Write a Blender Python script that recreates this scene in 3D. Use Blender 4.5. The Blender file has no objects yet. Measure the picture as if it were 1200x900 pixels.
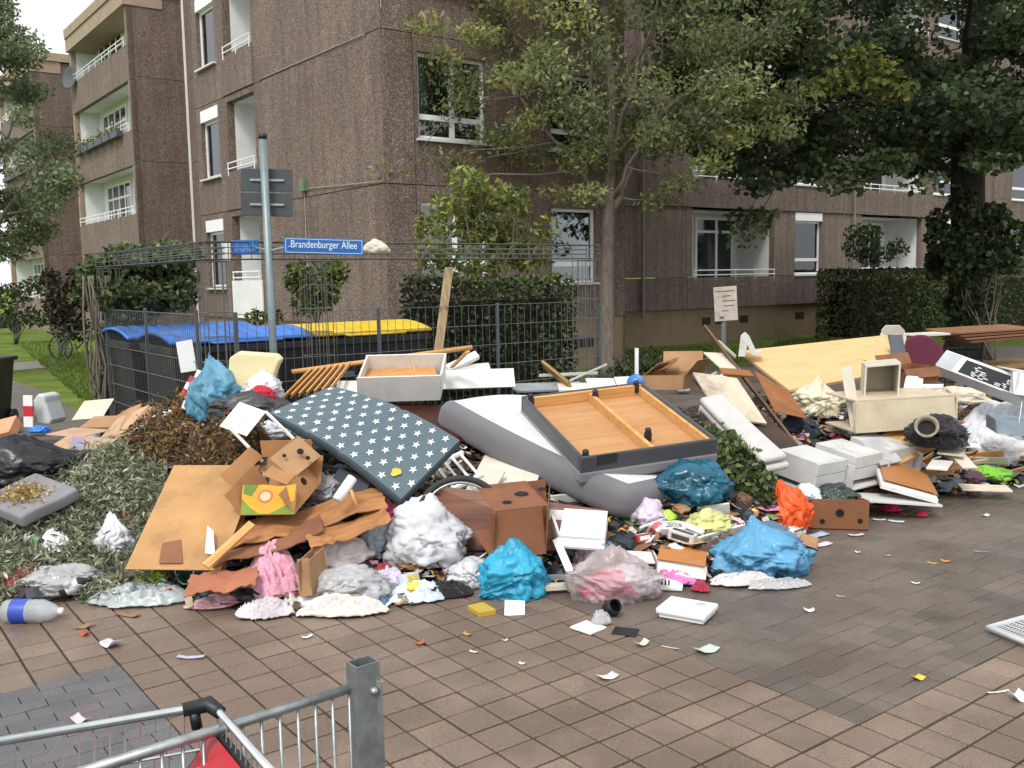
import bpy, bmesh, math, random
import numpy as np
from mathutils import Vector, Matrix, noise
R_ = math.radians
random.seed(7)
rng = np.random.default_rng(7)
S = bpy.context.scene
COL = S.collection

# ------------------------------------------------------------------ camera
CAM_H = 2.0
F_PX, PITCH, ROLL = 1119.187, 0.1109426, -0.0168484
GRID_YAW, TILE = 0.641685, 0.2010706
GRID_O = Vector((-0.132928, 4.580742, 0))
FW = Vector((0, math.cos(PITCH), -math.sin(PITCH)))
_r0 = Vector((1, 0, 0)); _d0 = Vector((0, -math.sin(PITCH), -math.cos(PITCH)))
RT = _r0*math.cos(ROLL) - _d0*math.sin(ROLL)
DN = _r0*math.sin(ROLL) + _d0*math.cos(ROLL)
EYE = Vector((0, 0, CAM_H))
cam_d = bpy.data.cameras.new('camera'); cam = bpy.data.objects.new('camera', cam_d); COL.objects.link(cam)
cam_d.sensor_width = 36; cam_d.lens = F_PX/1200*36; cam_d.clip_start = .05; cam_d.clip_end = 2000
m3 = Matrix((RT, -DN, -FW)).transposed()
cam.matrix_world = Matrix.Translation(EYE) @ m3.to_4x4()
S.camera = cam

# ------------------------------------------------------------------ sky, sun, exposure
SUN_EL, SUN_AZ = R_(52), R_(200)      # soft, almost hidden sun behind the left shoulder
world = bpy.data.worlds.new('World'); S.world = world; world.use_nodes = True
nt = world.node_tree; nt.nodes.clear()
sky = nt.nodes.new('ShaderNodeTexSky'); sky.sky_type = 'NISHITA'; sky.sun_disc = False
sky.sun_elevation = SUN_EL; sky.sun_rotation = SUN_AZ
sky.dust_density = 4; sky.air_density = 1.0; sky.ozone_density = 1.0
hs = nt.nodes.new('ShaderNodeHueSaturation'); hs.inputs['Saturation'].default_value = .12
ov = nt.nodes.new('ShaderNodeMix'); ov.data_type = 'RGBA'; ov.inputs[0].default_value = .72
ov.inputs[7].default_value = (8.3, 8.5, 8.9, 1)      # even cloud deck
bg = nt.nodes.new('ShaderNodeBackground'); bg.inputs[1].default_value = .1
wo = nt.nodes.new('ShaderNodeOutputWorld')
nt.links.new(sky.outputs[0], hs.inputs['Color']); nt.links.new(hs.outputs[0], ov.inputs[6])
nt.links.new(ov.outputs[2], bg.inputs[0]); nt.links.new(bg.outputs[0], wo.inputs[0])
sl = bpy.data.lights.new('sun', 'SUN'); so = bpy.data.objects.new('sun', sl); COL.objects.link(so)
sl.energy = 1.3; sl.angle = R_(16); sl.color = (1, .96, .9)
sd = Vector((math.sin(SUN_AZ)*math.cos(SUN_EL), math.cos(SUN_AZ)*math.cos(SUN_EL), math.sin(SUN_EL)))
so.rotation_euler = sd.to_track_quat('Z', 'Y').to_euler()
so.location = (-8, -10, 30)
S.view_settings.view_transform = 'Standard'; S.view_settings.look = 'None'
S.view_settings.exposure = 0.8; S.view_settings.gamma = 1
S.cycles.use_denoising = True
S.cycles.max_bounces = 6; S.cycles.transparent_max_bounces = 12
S.cycles.diffuse_bounces = 3; S.cycles.glossy_bounces = 3

# ------------------------------------------------------------------ geometry helpers
def ray(x, y): return FW*F_PX + RT*(x-600) + DN*(y-450)
def at(x, y, Y):
    d = ray(x, y); return EYE + d*(Y/d.y)
def gz(x, y, z=0.0):
    d = ray(x, y); return EYE + d*((z-CAM_H)/d.z)
E1 = Vector((math.cos(GRID_YAW), math.sin(GRID_YAW), 0))      # paving / building axes
E2 = Vector((-math.sin(GRID_YAW), math.cos(GRID_YAW), 0))
UP = Vector((0, 0, 1))
def gp(i, j, z=0.0): return GRID_O + E1*(i*TILE) - E2*(j*TILE) + UP*z

WLOC = {}
def V(*a): return Vector(a)

class MB:
    def __init__(s): s.v = []; s.f = []; s.c = []
    def quad(s, a, b, c, d, col=None):
        n = len(s.v); s.v += [a, b, c, d]; s.f.append((n, n+1, n+2, n+3)); s.c.append(col)
    def poly(s, pts, col=None):
        n = len(s.v); s.v += list(pts); s.f.append(tuple(range(n, n+len(pts)))); s.c.append(col)
    def obox(s, p, u, v, w, col=None):
        n = len(s.v)
        s.v += [p, p+u, p+u+v, p+v, p+w, p+u+w, p+u+v+w, p+v+w]
        fs = [(0,3,2,1),(4,5,6,7),(0,1,5,4),(1,2,6,5),(2,3,7,6),(3,0,4,7)]
        if u.cross(v).dot(w) < 0: fs = [f[::-1] for f in fs]
        s.f += [tuple(n+i for i in f) for f in fs]; s.c += [col]*6
        return s
    def box(s, c, size, rz=0, col=None, rot=None):
        m = rot if rot is not None else Matrix.Rotation(rz, 3, 'Z')
        u = m @ V(size[0],0,0); v = m @ V(0,size[1],0); w = m @ V(0,0,size[2])
        return s.obox(V(*c)-(u+v+w)/2, u, v, w, col)
    def tube(s, pts, rad, n=8, closed=False, cap=True, col=None):
        pts = [V(*p) for p in pts]; m = len(pts)
        rad = rad if isinstance(rad, (list, tuple)) else [rad]*m
        base = len(s.v); ref = None
        for k, p in enumerate(pts):
            if closed: t = pts[(k+1) % m]-pts[k-1]
            else: t = pts[min(k+1, m-1)]-pts[max(k-1, 0)]
            t = t.normalized() if t.length > 1e-9 else V(0,0,1)
            if ref is None: ref = V(0,0,1) if abs(t.z) < .9 else V(1,0,0)
            a = (ref - t*ref.dot(t))
            a = a.normalized() if a.length > 1e-6 else t.orthogonal().normalized()
            ref = a; b = t.cross(a)
            for i in range(n):
                g = 2*math.pi*i/n; s.v.append(p + (a*math.cos(g)+b*math.sin(g))*rad[k])
        for k in range(m if closed else m-1):
            o, q = base+k*n, base+((k+1) % m)*n
            for i in range(n):
                j = (i+1) % n; s.f.append((o+i, o+j, q+j, q+i)); s.c.append(col)
        if cap and not closed:
            s.f.append(tuple(base+i for i in range(n))[::-1]); s.c.append(col)
            s.f.append(tuple(base+(m-1)*n+i for i in range(n))); s.c.append(col)
        return s
    def lathe(s, prof, n=20, m=None, col=None):
        """prof: list of (r,z); m: 4x4 placing matrix"""
        base = len(s.v)
        for r, z in prof:
            for i in range(n):
                g = 2*math.pi*i/n; p = V(r*math.cos(g), r*math.sin(g), z)
                s.v.append(m @ p if m is not None else p)
        for k in range(len(prof)-1):
            for i in range(n):
                j = (i+1) % n
                s.f.append((base+k*n+i, base+k*n+j, base+(k+1)*n+j, base+(k+1)*n+i)); s.c.append(col)
        return s
    def prism(s, pts, w, col=None):
        """closed outline pts extruded by vector w"""
        n = len(s.v); k = len(pts); s.v += list(pts) + [p+w for p in pts]
        s.f.append(tuple(n+i for i in range(k))[::-1]); s.f.append(tuple(n+k+i for i in range(k)))
        s.c += [col, col]
        for i in range(k):
            j = (i+1) % k; s.f.append((n+i, n+j, n+k+j, n+k+i)); s.c.append(col)
        return s
    def build(s, name, mat, parent=None, smooth=False, bevel=0, label=None, cat=None, group=None, kind=None, loc=None):
        xs = [p.x for p in s.v]; ys = [p.y for p in s.v]; zs = [p.z for p in s.v]
        o = V((min(xs)+max(xs))/2, (min(ys)+max(ys))/2, min(zs)) if loc is None else V(*loc)
        me = bpy.data.meshes.new(name)
        me.from_pydata([tuple(p-o) for p in s.v], [], s.f); me.update()
        if any(c is not None for c in s.c):
            ca = me.color_attributes.new('Col', 'FLOAT_COLOR', 'CORNER'); buf = []
            for f, c in zip(s.f, s.c): buf += list((*(c or (.5,.5,.5)), 1))*len(f)
            ca.data.foreach_set('color', buf)
        return mkobj(name, me, mat, parent, o, smooth, bevel, label, cat, group, kind)

def mkobj(name, me, mat, parent=None, o=V(0,0,0), smooth=False, bevel=0, label=None, cat=None, group=None, kind=None):
    if mat is not None: me.materials.append(mat)
    if smooth: me.polygons.foreach_set('use_smooth', [True]*len(me.polygons))
    ob = bpy.data.objects.new(name, me); COL.objects.link(ob)
    if parent is not None:
        ob.parent = parent; ob.location = o - WLOC[parent]
    else: ob.location = o
    WLOC[ob] = o.copy()
    if bevel:
        b = ob.modifiers.new('bevel', 'BEVEL'); b.width = bevel; b.segments = 2; b.limit_method = 'ANGLE'; b.angle_limit = R_(40)
    tag(ob, label, cat, group, kind)
    return ob

def tag(ob, label=None, cat=None, group=None, kind=None):
    if label: ob['label'] = label
    if cat: ob['category'] = cat
    if group: ob['group'] = group
    if kind: ob['kind'] = kind
    return ob

def thing(name, label, cat, loc, group=None):
    e = bpy.data.objects.new(name, None); COL.objects.link(e); e.location = loc; e.empty_display_size = .1
    WLOC[e] = V(*loc)
    return tag(e, label, cat, group)

def np_quads(name, verts, cols, mat, parent=None, o=V(0,0,0), n=4, **kw):
    """verts (N,n,3) unshared n-gons with one colour each (N,3)"""
    N = len(verts); me = bpy.data.meshes.new(name)
    me.vertices.add(N*n); me.vertices.foreach_set('co', (verts.reshape(-1,3)-np.array(o)).astype(np.float32).ravel())
    me.loops.add(N*n); me.loops.foreach_set('vertex_index', np.arange(N*n, dtype=np.int32))
    me.polygons.add(N); me.polygons.foreach_set('loop_start', np.arange(0, N*n, n, dtype=np.int32))
    me.update(calc_edges=True)
    if cols is not None:
        ca = me.color_attributes.new('Col', 'FLOAT_COLOR', 'POINT')
        c4 = np.ones((N, n, 4), np.float32); c4[:, :, :3] = cols[:, None, :]
        ca.data.foreach_set('color', c4.ravel())
    return mkobj(name, me, mat, parent, V(*o), **kw)

# ------------------------------------------------------------------ materials
def lin(h):
    h = h.lstrip('#'); c = [int(h[i:i+2], 16)/255 for i in (0, 2, 4)]
    return tuple(x/12.92 if x <= .04045 else ((x+.055)/1.055)**2.4 for x in c)
MATS = {}
def nodes(name):
    m = bpy.data.materials.new(name); m.use_nodes = True; t = m.node_tree
    return m, t, t.nodes['Principled BSDF']
def _noise(t, vec, scale, detail=3, rough=.55):
    n = t.nodes.new('ShaderNodeTexNoise'); n.inputs['Scale'].default_value = scale
    n.inputs['Detail'].default_value = detail; n.inputs['Roughness'].default_value = rough
    t.links.new(vec, n.inputs['Vector']); return n.outputs['Fac']
def _ramp(t, fac, stops):
    r = t.nodes.new('ShaderNodeValToRGB'); e = r.color_ramp.elements
    while len(e) < len(stops): e.new(.5)
    for el, (p, c) in zip(e, stops): el.position = p; el.color = (*c, 1) if len(c) == 3 else c
    t.links.new(fac, r.inputs[0]); return r.outputs[0]
def _mix(t, fac, a, b, mode='MIX'):
    m = t.nodes.new('ShaderNodeMix'); m.data_type = 'RGBA'; m.blend_type = mode
    for sock, val in ((0, fac), (6, a), (7, b)):
        if isinstance(val, (int, float)): m.inputs[sock].default_value = val
        elif isinstance(val, tuple): m.inputs[sock].default_value = (*val, 1)
        else: t.links.new(val, m.inputs[sock])
    return m.outputs[2]
def _bump(t, p, fac, strength, dist=.01):
    b = t.nodes.new('ShaderNodeBump'); b.inputs['Strength'].default_value = strength; b.inputs['Distance'].default_value = dist
    t.links.new(fac, b.inputs['Height']); t.links.new(b.outputs[0], p.inputs['Normal'])
def mat(name, col='#808080', rough=.6, var=.18, scale=5, dirt=.25, dirtcol=(.10,.08,.06), bump=.15, bscale=60,
        metal=0, spec=.5, stretch=None, trans=0, alpha=1, attr=False, sheen=0, crinkle=0, cscale=7):
    if name in MATS: return MATS[name]
    m, t, p = nodes(name); MATS[name] = m
    c = lin(col) if isinstance(col, str) else col
    tc = t.nodes.new('ShaderNodeTexCoord'); vec = tc.outputs['Object']
    mp = t.nodes.new('ShaderNodeMapping'); t.links.new(vec, mp.inputs[0])
    oi = t.nodes.new('ShaderNodeObjectInfo')
    am = t.nodes.new('ShaderNodeVectorMath'); am.operation = 'SCALE'; am.inputs[0].default_value = (31, 17, 23)
    t.links.new(oi.outputs['Random'], am.inputs['Scale']); t.links.new(am.outputs[0], mp.inputs['Location'])
    vec = mp.outputs[0]
    sv = vec
    if stretch:
        m2 = t.nodes.new('ShaderNodeMapping'); m2.inputs['Scale'].default_value = stretch; t.links.new(vec, m2.inputs[0]); sv = m2.outputs[0]
    lo = tuple(max(0, x*(1-var)) for x in c); hi = tuple(min(1, x*(1+var)) for x in c)
    n1 = _noise(t, sv, scale, 4)
    colr = _ramp(t, n1, [(.3, lo), (.7, hi)])
    if attr:
        a = t.nodes.new('ShaderNodeVertexColor'); a.layer_name = 'Col'
        colr = _mix(t, 1.0, a.outputs[0], _ramp(t, n1, [(.3, (1-var,)*3), (.7, (1, 1, 1))]), 'MULTIPLY')
    if dirt:
        n2 = _noise(t, vec, scale*.6+1.3, 6, .7)
        colr = _mix(t, _ramp(t, n2, [(.5, (0,0,0)), (.78, (dirt,)*3)]), colr, dirtcol)
    t.links.new(colr, p.inputs['Base Color'])
    p.inputs['Roughness'].default_value = rough; p.inputs['Metallic'].default_value = metal
    p.inputs['Specular IOR Level'].default_value = spec
    if sheen: p.inputs['Sheen Weight'].default_value = sheen
    if crinkle:      # sharp creases, as in film or cloth
        hts = []
        wn = t.nodes.new('ShaderNodeTexNoise'); wn.inputs['Scale'].default_value = cscale*.5; t.links.new(vec, wn.inputs['Vector'])
        wv = t.nodes.new('ShaderNodeMix'); wv.data_type = 'VECTOR'; wv.inputs[0].default_value = .16
        t.links.new(vec, wv.inputs[4]); t.links.new(wn.outputs['Color'], wv.inputs[5])
        for k, w in ((1, .6), (2.3, .3), (5.1, .14)):
            f = _noise(t, wv.outputs[1], cscale*k, 1)
            a1 = t.nodes.new('ShaderNodeMath'); a1.operation = 'SUBTRACT'; a1.inputs[1].default_value = .5; t.links.new(f, a1.inputs[0])
            a2 = t.nodes.new('ShaderNodeMath'); a2.operation = 'ABSOLUTE'; t.links.new(a1.outputs[0], a2.inputs[0])
            a3 = t.nodes.new('ShaderNodeMath'); a3.operation = 'MULTIPLY'; a3.inputs[1].default_value = -w*2; t.links.new(a2.outputs[0], a3.inputs[0])
            hts.append(a3.outputs[0])
        sm = hts[0]
        for h in hts[1:]:
            ad = t.nodes.new('ShaderNodeMath'); ad.operation = 'ADD'; t.links.new(sm, ad.inputs[0]); t.links.new(h, ad.inputs[1]); sm = ad.outputs[0]
        _bump(t, p, sm, crinkle, .022)
    elif bump: _bump(t, p, _noise(t, sv, bscale, 3), bump, .006)
    if trans or alpha < 1:
        if trans:
            tr = t.nodes.new('ShaderNodeBsdfTranslucent'); t.links.new(colr, tr.inputs[0])
            mx = t.nodes.new('ShaderNodeMixShader'); mx.inputs[0].default_value = trans
            t.links.new(p.outputs[0], mx.inputs[1]); t.links.new(tr.outputs[0], mx.inputs[2])
            out = mx.outputs[0]
        else: out = p.outputs[0]
        if alpha < 1:
            tp = t.nodes.new('ShaderNodeBsdfTransparent'); mx = t.nodes.new('ShaderNodeMixShader'); mx.inputs[0].default_value = alpha
            t.links.new(tp.outputs[0], mx.inputs[1]); t.links.new(out, mx.inputs[2]); out = mx.outputs[0]
        t.links.new(out, t.nodes['Material Output'].inputs[0])
    return m

def wood(name, col, dark, rough=.5, scale=1.0, axis=0, spec=.4):
    """veneer or timber with grain along object x (axis 0), y (1) or z (2)"""
    if name in MATS: return MATS[name]
    m, t, p = nodes(name); MATS[name] = m
    tc = t.nodes.new('ShaderNodeTexCoord'); mp = t.nodes.new('ShaderNodeMapping')
    s = [14*scale]*3; s[axis] = .9*scale; mp.inputs['Scale'].default_value = s
    t.links.new(tc.outputs['Object'], mp.inputs[0])
    n = _noise(t, mp.outputs[0], 2.2, 6, .65)
    cr = _ramp(t, n, [(.32, lin(dark)), (.62, lin(col))])
    n2 = _noise(t, tc.outputs['Object'], 3, 4)
    cr = _mix(t, _ramp(t, n2, [(.55, (0,0,0)), (.8, (.3,)*3)]), cr, (.09,.06,.04))
    t.links.new(cr, p.inputs['Base Color']); p.inputs['Roughness'].default_value = rough
    p.inputs['Specular IOR Level'].default_value = spec
    _bump(t, p, n, .12, .003)
    return m

def leafmat(name, trans=.3, rough=.5):
    if name in MATS: return MATS[name]
    m, t, p = nodes(name); MATS[name] = m
    a = t.nodes.new('ShaderNodeVertexColor'); a.layer_name = 'Col'
    t.links.new(a.outputs[0], p.inputs['Base Color']); p.inputs['Roughness'].default_value = rough
    p.inputs['Specular IOR Level'].default_value = .35
    tr = t.nodes.new('ShaderNodeBsdfTranslucent'); t.links.new(a.outputs[0], tr.inputs[0])
    mx = t.nodes.new('ShaderNodeMixShader'); mx.inputs[0].default_value = trans
    t.links.new(p.outputs[0], mx.inputs[1]); t.links.new(tr.outputs[0], mx.inputs[2])
    t.links.new(mx.outputs[0], t.nodes['Material Output'].inputs[0])
    return m

def aggregate(name, dark, mid, pale, scale=34, amount=.58):
    """exposed-aggregate concrete: pebbles of three tones, rain-darkened in patches"""
    if name in MATS: return MATS[name]
    m, t, p = nodes(name); MATS[name] = m
    tc = t.nodes.new('ShaderNodeTexCoord')
    vo = t.nodes.new('ShaderNodeTexVoronoi'); vo.inputs['Scale'].default_value = scale; t.links.new(tc.outputs['Object'], vo.inputs['Vector'])
    sep = t.nodes.new('ShaderNodeSeparateColor'); t.links.new(vo.outputs['Color'], sep.inputs[0])
    c = _ramp(t, sep.outputs[0], [(0, lin(dark)), (amount*.7, lin(mid)), (amount+.14, lin(mid)), (amount+.32, lin(pale))])
    n = _noise(t, tc.outputs['Object'], .7, 5)
    c = _mix(t, 1.0, c, _ramp(t, n, [(.3, (.78,.76,.75)), (.7, (1,1,1))]), 'MULTIPLY')
    ms = t.nodes.new('ShaderNodeMapping'); ms.inputs['Scale'].default_value = (2.6, 2.6, .22); t.links.new(tc.outputs['Object'], ms.inputs[0])
    st = _noise(t, ms.outputs[0], 1.6, 5, .65)      # rain streaks
    c = _mix(t, 1.0, c, _ramp(t, st, [(.36, (.74,.73,.72)), (.55, (1,1,1)), (.75, (1.08,1.07,1.05))]), 'MULTIPLY')
    t.links.new(c, p.inputs['Base Color']); p.inputs['Roughness'].default_value = .85
    _bump(t, p, vo.outputs['Distance'], .5, .012)
    return m

def glassmat(name, tint=(.02,.025,.03), refl=.5):
    if name in MATS: return MATS[name]
    m, t, p = nodes(name); MATS[name] = m
    t.nodes.remove(p)
    g = t.nodes.new('ShaderNodeBsdfGlossy'); g.inputs['Roughness'].default_value = .03; g.inputs[0].default_value = (.9,.93,.95,1)
    tp = t.nodes.new('ShaderNodeBsdfTransparent'); tp.inputs[0].default_value = (.72,.76,.76,1)
    lw = t.nodes.new('ShaderNodeFresnel'); lw.inputs[0].default_value = 1.5
    ml = t.nodes.new('ShaderNodeMath'); ml.operation = 'MULTIPLY_ADD'; ml.inputs[1].default_value = 1.0; ml.inputs[2].default_value = .06
    t.links.new(lw.outputs[0], ml.inputs[0])
    mx = t.nodes.new('ShaderNodeMixShader'); t.links.new(ml.outputs[0], mx.inputs[0])
    t.links.new(tp.outputs[0], mx.inputs[1]); t.links.new(g.outputs[0], mx.inputs[2])
    t.links.new(mx.outputs[0], t.nodes['Material Output'].inputs[0])
    return m

# common materials
WHITE = mat('white_plastic', '#e9e9e6', .35, .04, 3, .12)
PVC = mat('white_frame_paint', '#f1f2f2', .4, .03, 2, .1, bump=0)
STEEL = mat('galvanised_steel', '#9ea3a3', .42, .22, 26, .25, metal=.75, bump=.08)
WIRE = mat('grey_wire_coating', '#63645f', .5, .12, 10, .15, bump=0, metal=.3)
DARKPL = mat('black_plastic', '#16181b', .45, .2, 6, .2, dirtcol=(.12,.11,.1))
def place(mb, name, mt, frame, parent=None, smooth=False, bevel=0, label=None, cat=None, group=None, kind=None):
    """mesh in a local frame (so grain and print follow the piece), object carries the rotation"""
    me = bpy.data.meshes.new(name); me.from_pydata([tuple(p) for p in mb.v], [], mb.f); me.update()
    if any(c is not None for c in mb.c):
        ca = me.color_attributes.new('Col', 'FLOAT_COLOR', 'CORNER'); buf = []
        for f, c in zip(mb.f, mb.c): buf += list((*(c or (.5,.5,.5)), 1))*len(f)
        ca.data.foreach_set('color', buf)
    ob = mkobj(name, me, mt, None, V(0,0,0), smooth, bevel, label, cat, group, kind)
    fr = frame.copy(); WLOC[ob] = fr.translation.copy()
    if parent is not None:
        ob.parent = parent; fr.translation = fr.translation - WLOC[parent]
    ob.matrix_local = fr
    return ob
def frame(p, u, v):
    """orthonormal frame at p with x along u, y towards v"""
    x = u.normalized(); y = (v - x*v.dot(x)).normalized(); z = x.cross(y)
    m = Matrix((x, y, z)).transposed().to_4x4(); m.translation = p
    return m

# ================================================================== GROUND
lawn_m, t, p = nodes('lawn_grass'); tc = t.nodes.new('ShaderNodeTexCoord')
c = _ramp(t, _noise(t, tc.outputs['Object'], 1.2, 8, .7), [(.3, lin('#586a2c')), (.5, lin('#728840')), (.72, lin('#8c9a52'))])
c = _mix(t, 1, c, _ramp(t, _noise(t, tc.outputs['Object'], 38, 3), [(.3, (.55,.55,.5)), (.7, (1.1,1.1,1))]), 'MULTIPLY')
t.links.new(c, p.inputs['Base Color']); p.inputs['Roughness'].default_value = .95; p.inputs['Specular IOR Level'].default_value = .1
_bump(t, p, _noise(t, tc.outputs['Object'], 60, 3), .8, .05)
b = MB(); b.quad(V(-600,-200,-.03), V(600,-200,-.03), V(600,900,-.03), V(-600,900,-.03))
b.build('ground', lawn_m, kind='structure')

# wet dark clinker for everything paved beyond the pieces that are built
def pavemat(name, c1, c2, joint, bw, bh, wet=0.4):
    m, t, p = nodes(name); tc = t.nodes.new('ShaderNodeTexCoord')
    mp = t.nodes.new('ShaderNodeMapping'); mp.inputs['Rotation'].default_value = (0, 0, -GRID_YAW); t.links.new(tc.outputs['Object'], mp.inputs[0])
    br = t.nodes.new('ShaderNodeTexBrick'); t.links.new(mp.outputs[0], br.inputs[0])
    br.inputs['Color1'].default_value = (*lin(c1), 1); br.inputs['Color2'].default_value = (*lin(c2), 1); br.inputs['Mortar'].default_value = (*lin(joint), 1)
    br.inputs['Scale'].default_value = 1; br.inputs['Mortar Size'].default_value = .004; br.inputs['Brick Width'].default_value = bw; br.inputs['Row Height'].default_value = bh
    n = _noise(t, tc.outputs['Object'], .8, 5)
    c = _mix(t, 1, br.outputs[0], _ramp(t, n, [(.35, (.7,.7,.72)), (.65, (1.05,1.03,1))]), 'MULTIPLY')
    t.links.new(c, p.inputs['Base Color'])
    t.links.new(_ramp(t, n, [(.38, (wet,)*3), (.6, (.75,)*3)]), p.inputs['Roughness'])
    return m
b = MB()
pv = [V(-9,-4,0), V(30,-4,0), V(30,18,0), gz(1190,404), gz(900,424), gz(720,441), gz(600,452), V(-3,13.6,0), gz(112,492), gz(40,452), gz(-60,425), gz(-700,480)]
for q in pv: q.z = -.024
b.poly(pv)
b.build('paved_yard', pavemat('far_clinker', '#6b6158', '#625951', '#4f4842', .2, .1), kind='structure')
b = MB(); g = [gz(-40,428), gz(75,420), gz(130,416), gz(130,423), gz(75,428), gz(-40,438)]
for q in g: q.z = -.02
b.poly(g); b.build('garden_path', mat('path_concrete', '#8d867c', .8, .15, 3), kind='structure')

def tilemat(name, cols, speck, rough=.7, wet=.35, wetlo=.44, wethi=.62):
    """paver with its own tone, fine grit, damp patches that lie across several pavers"""
    m, t, p = nodes(name); tc = t.nodes.new('ShaderNodeTexCoord'); geo = t.nodes.new('ShaderNodeNewGeometry')
    oi = t.nodes.new('ShaderNodeObjectInfo')
    a = t.nodes.new('ShaderNodeTexWhiteNoise'); a.noise_dimensions = '3D'
    fl = t.nodes.new('ShaderNodeVectorMath'); fl.operation = 'FLOOR'
    mp = t.nodes.new('ShaderNodeMapping'); mp.vector_type = 'TEXTURE'
    mp.inputs['Location'].default_value = (GRID_O.x, GRID_O.y, -.5); mp.inputs['Rotation'].default_value = (0,0,GRID_YAW); mp.inputs['Scale'].default_value = (TILE, TILE, 1)
    t.links.new(geo.outputs['Position'], mp.inputs[0]); t.links.new(mp.outputs[0], fl.inputs[0]); t.links.new(fl.outputs[0], a.inputs[0])
    c = _ramp(t, a.outputs[0], [(0, lin(cols[0])), (.5, lin(cols[1])), (1, lin(cols[2]))])
    n = _noise(t, geo.outputs['Position'], 190, 2, .8)
    c = _mix(t, 1, c, _ramp(t, n, [(.34, (.5,.49,.48)), (.5, (1,1,1)), (.68, (speck,)*3)]), 'MULTIPLY')
    n2 = _noise(t, geo.outputs['Position'], 1.05, 5, .62)
    dn = _ramp(t, n2, [(wetlo, (.74,.72,.71)), (wethi, (1,1,1))])
    c = _mix(t, 1, c, dn, 'MULTIPLY')
    n3 = _noise(t, geo.outputs['Position'], 7, 6, .7)
    c = _mix(t, _ramp(t, n3, [(.6, (0,0,0)), (.8, (.45,)*3)]), c, (.045,.04,.033))
    t.links.new(c, p.inputs['Base Color'])
    t.links.new(_ramp(t, n2, [(wetlo, (wet,)*3), (wethi, (rough,)*3)]), p.inputs['Roughness'])
    _bump(t, p, n, .25, .004)
    return m
TILE_M = tilemat('brown_paver_concrete', ('#776758', '#7f6e5f', '#867565'), 1.45, .75, .45)
BRICK_M = tilemat('dark_clinker_wet', ('#625950', '#6a6057', '#70665b'), 1.35, .6, .28, .40, .62)
GREY_M = tilemat('grey_clinker', ('#5f6062', '#6a6a6b', '#6b6264'), 1.3, .7, .5)

def slab_mesh(name, w, d, mt, gap=.0062, ch=.004, dep=.02):
    x0, y0, x1, y1 = gap, gap, w-gap, d-gap
    vs = [(x0,y0,-dep),(x1,y0,-dep),(x1,y1,-dep),(x0,y1,-dep),(x0,y0,-ch),(x1,y0,-ch),(x1,y1,-ch),(x0,y1,-ch),
          (x0+ch,y0+ch,0),(x1-ch,y0+ch,0),(x1-ch,y1-ch,0),(x0+ch,y1-ch,0)]
    fs = [(8,9,10,11)]
    for a in (0, 4):
        for i in range(4): j = (i+1) % 4; fs.append((a+i, a+j, a+4+j, a+4+i))
    me = bpy.data.meshes.new(name); me.from_pydata(vs, [], fs); me.update(); me.materials.append(mt)
    return me, np.array(vs), fs
def pave(name, pname, cells, mt, w, d):
    """cells: list of (x along E1, y along -E2, dist) lower-left corners in metres from GRID_O"""
    base = MB(); pts = np.array([[c[0], c[1]] for c in cells])
    root = bpy.data.objects.new(name, None); COL.objects.link(root); root['kind'] = 'structure'; WLOC[root] = V(0,0,0)
    me, vs, fs = slab_mesh(pname, w, d, mt) if w == d else slab_mesh(pname, w, d, mt, .002, .003)
    cells = sorted(cells, key=lambda c: c[2])
    rot = Matrix((E1, -E2, UP)).transposed()
    allv, allf = [], []
    for k, (x, y, _) in enumerate(cells):
        z = random.uniform(-.0025, .0015); o = GRID_O + E1*x - E2*y + UP*z
        tilt = (random.uniform(-.006, .006), random.uniform(-.006, .006))
        if k < 300:
            ob = bpy.data.objects.new(pname, me); COL.objects.link(ob); ob.parent = root
            m = Matrix((E1+UP*tilt[0], E2+UP*tilt[1], UP)).transposed().to_4x4(); m.translation = o - E2*d
            ob.matrix_local = m
        else:
            n = len(allv)
            for q in vs: allv.append(tuple(o - E2*d + E1*q[0] + E2*q[1] + UP*(q[2]+tilt[0]*q[0]+tilt[1]*q[1])))
            allf += [tuple(n+i for i in f) for f in fs]
    if allv:
        me2 = bpy.data.meshes.new(pname+'_field'); me2.from_pydata(allv, [], allf); me2.update()
        ob = mkobj(pname+'_field', me2, mt, None); ob.parent = root; ob['kind'] = 'stuff'
    return root
def vis(P):
    v = P-EYE; d = v.dot(FW)
    if d < .4: return None
    return 600+F_PX*v.dot(RT)/d, 450+F_PX*v.dot(DN)/d
cells = []; bricks = []; greys = []; hb = []; hg = []
for i in range(-24, 40):
    for j in range(-60, 16):
        c0 = gp(i+.5, j+.5); q = vis(c0)
        if q is None or not (-420 < q[0] < 1620 and q[1] < 1150): continue
        if c0.y > 12.5 or q[1] < 505: continue
        dist = c0.length + (0 if -25 < q[0] < 1225 and q[1] < 925 else 100)
        if i >= 5 and j < 7:
            for s in range(2):
                off = .5 if (s + 2*j) % 2 else 0
                bricks.append(((i+off)*TILE, (j+s*.5)*TILE, dist))
                if i == 5 and off: hb.append((i*TILE, (j+s*.5)*TILE, dist))
        elif i < -7 and j >= -7:
            for s in range(2):
                off = -.5 if s else 0
                if i == -8 and s: hg.append((-7.5*TILE, (j+.5)*TILE, dist))
                greys.append(((i+off)*TILE, (j+s*.5)*TILE, dist))
        elif c0.y < 8.5: cells.append((i*TILE, j*TILE, dist))
pave('brown_pavement', 'paving_slab', cells, TILE_M, TILE, TILE)
pave('dark_clinker_paving', 'clinker_brick', bricks, BRICK_M, TILE, TILE/2)
pave('grey_clinker_paving', 'grey_brick', greys, GREY_M, TILE, TILE/2)
pave('dark_clinker_edge', 'half_brick', hb, BRICK_M, TILE/2, TILE/2.0001)
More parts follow.
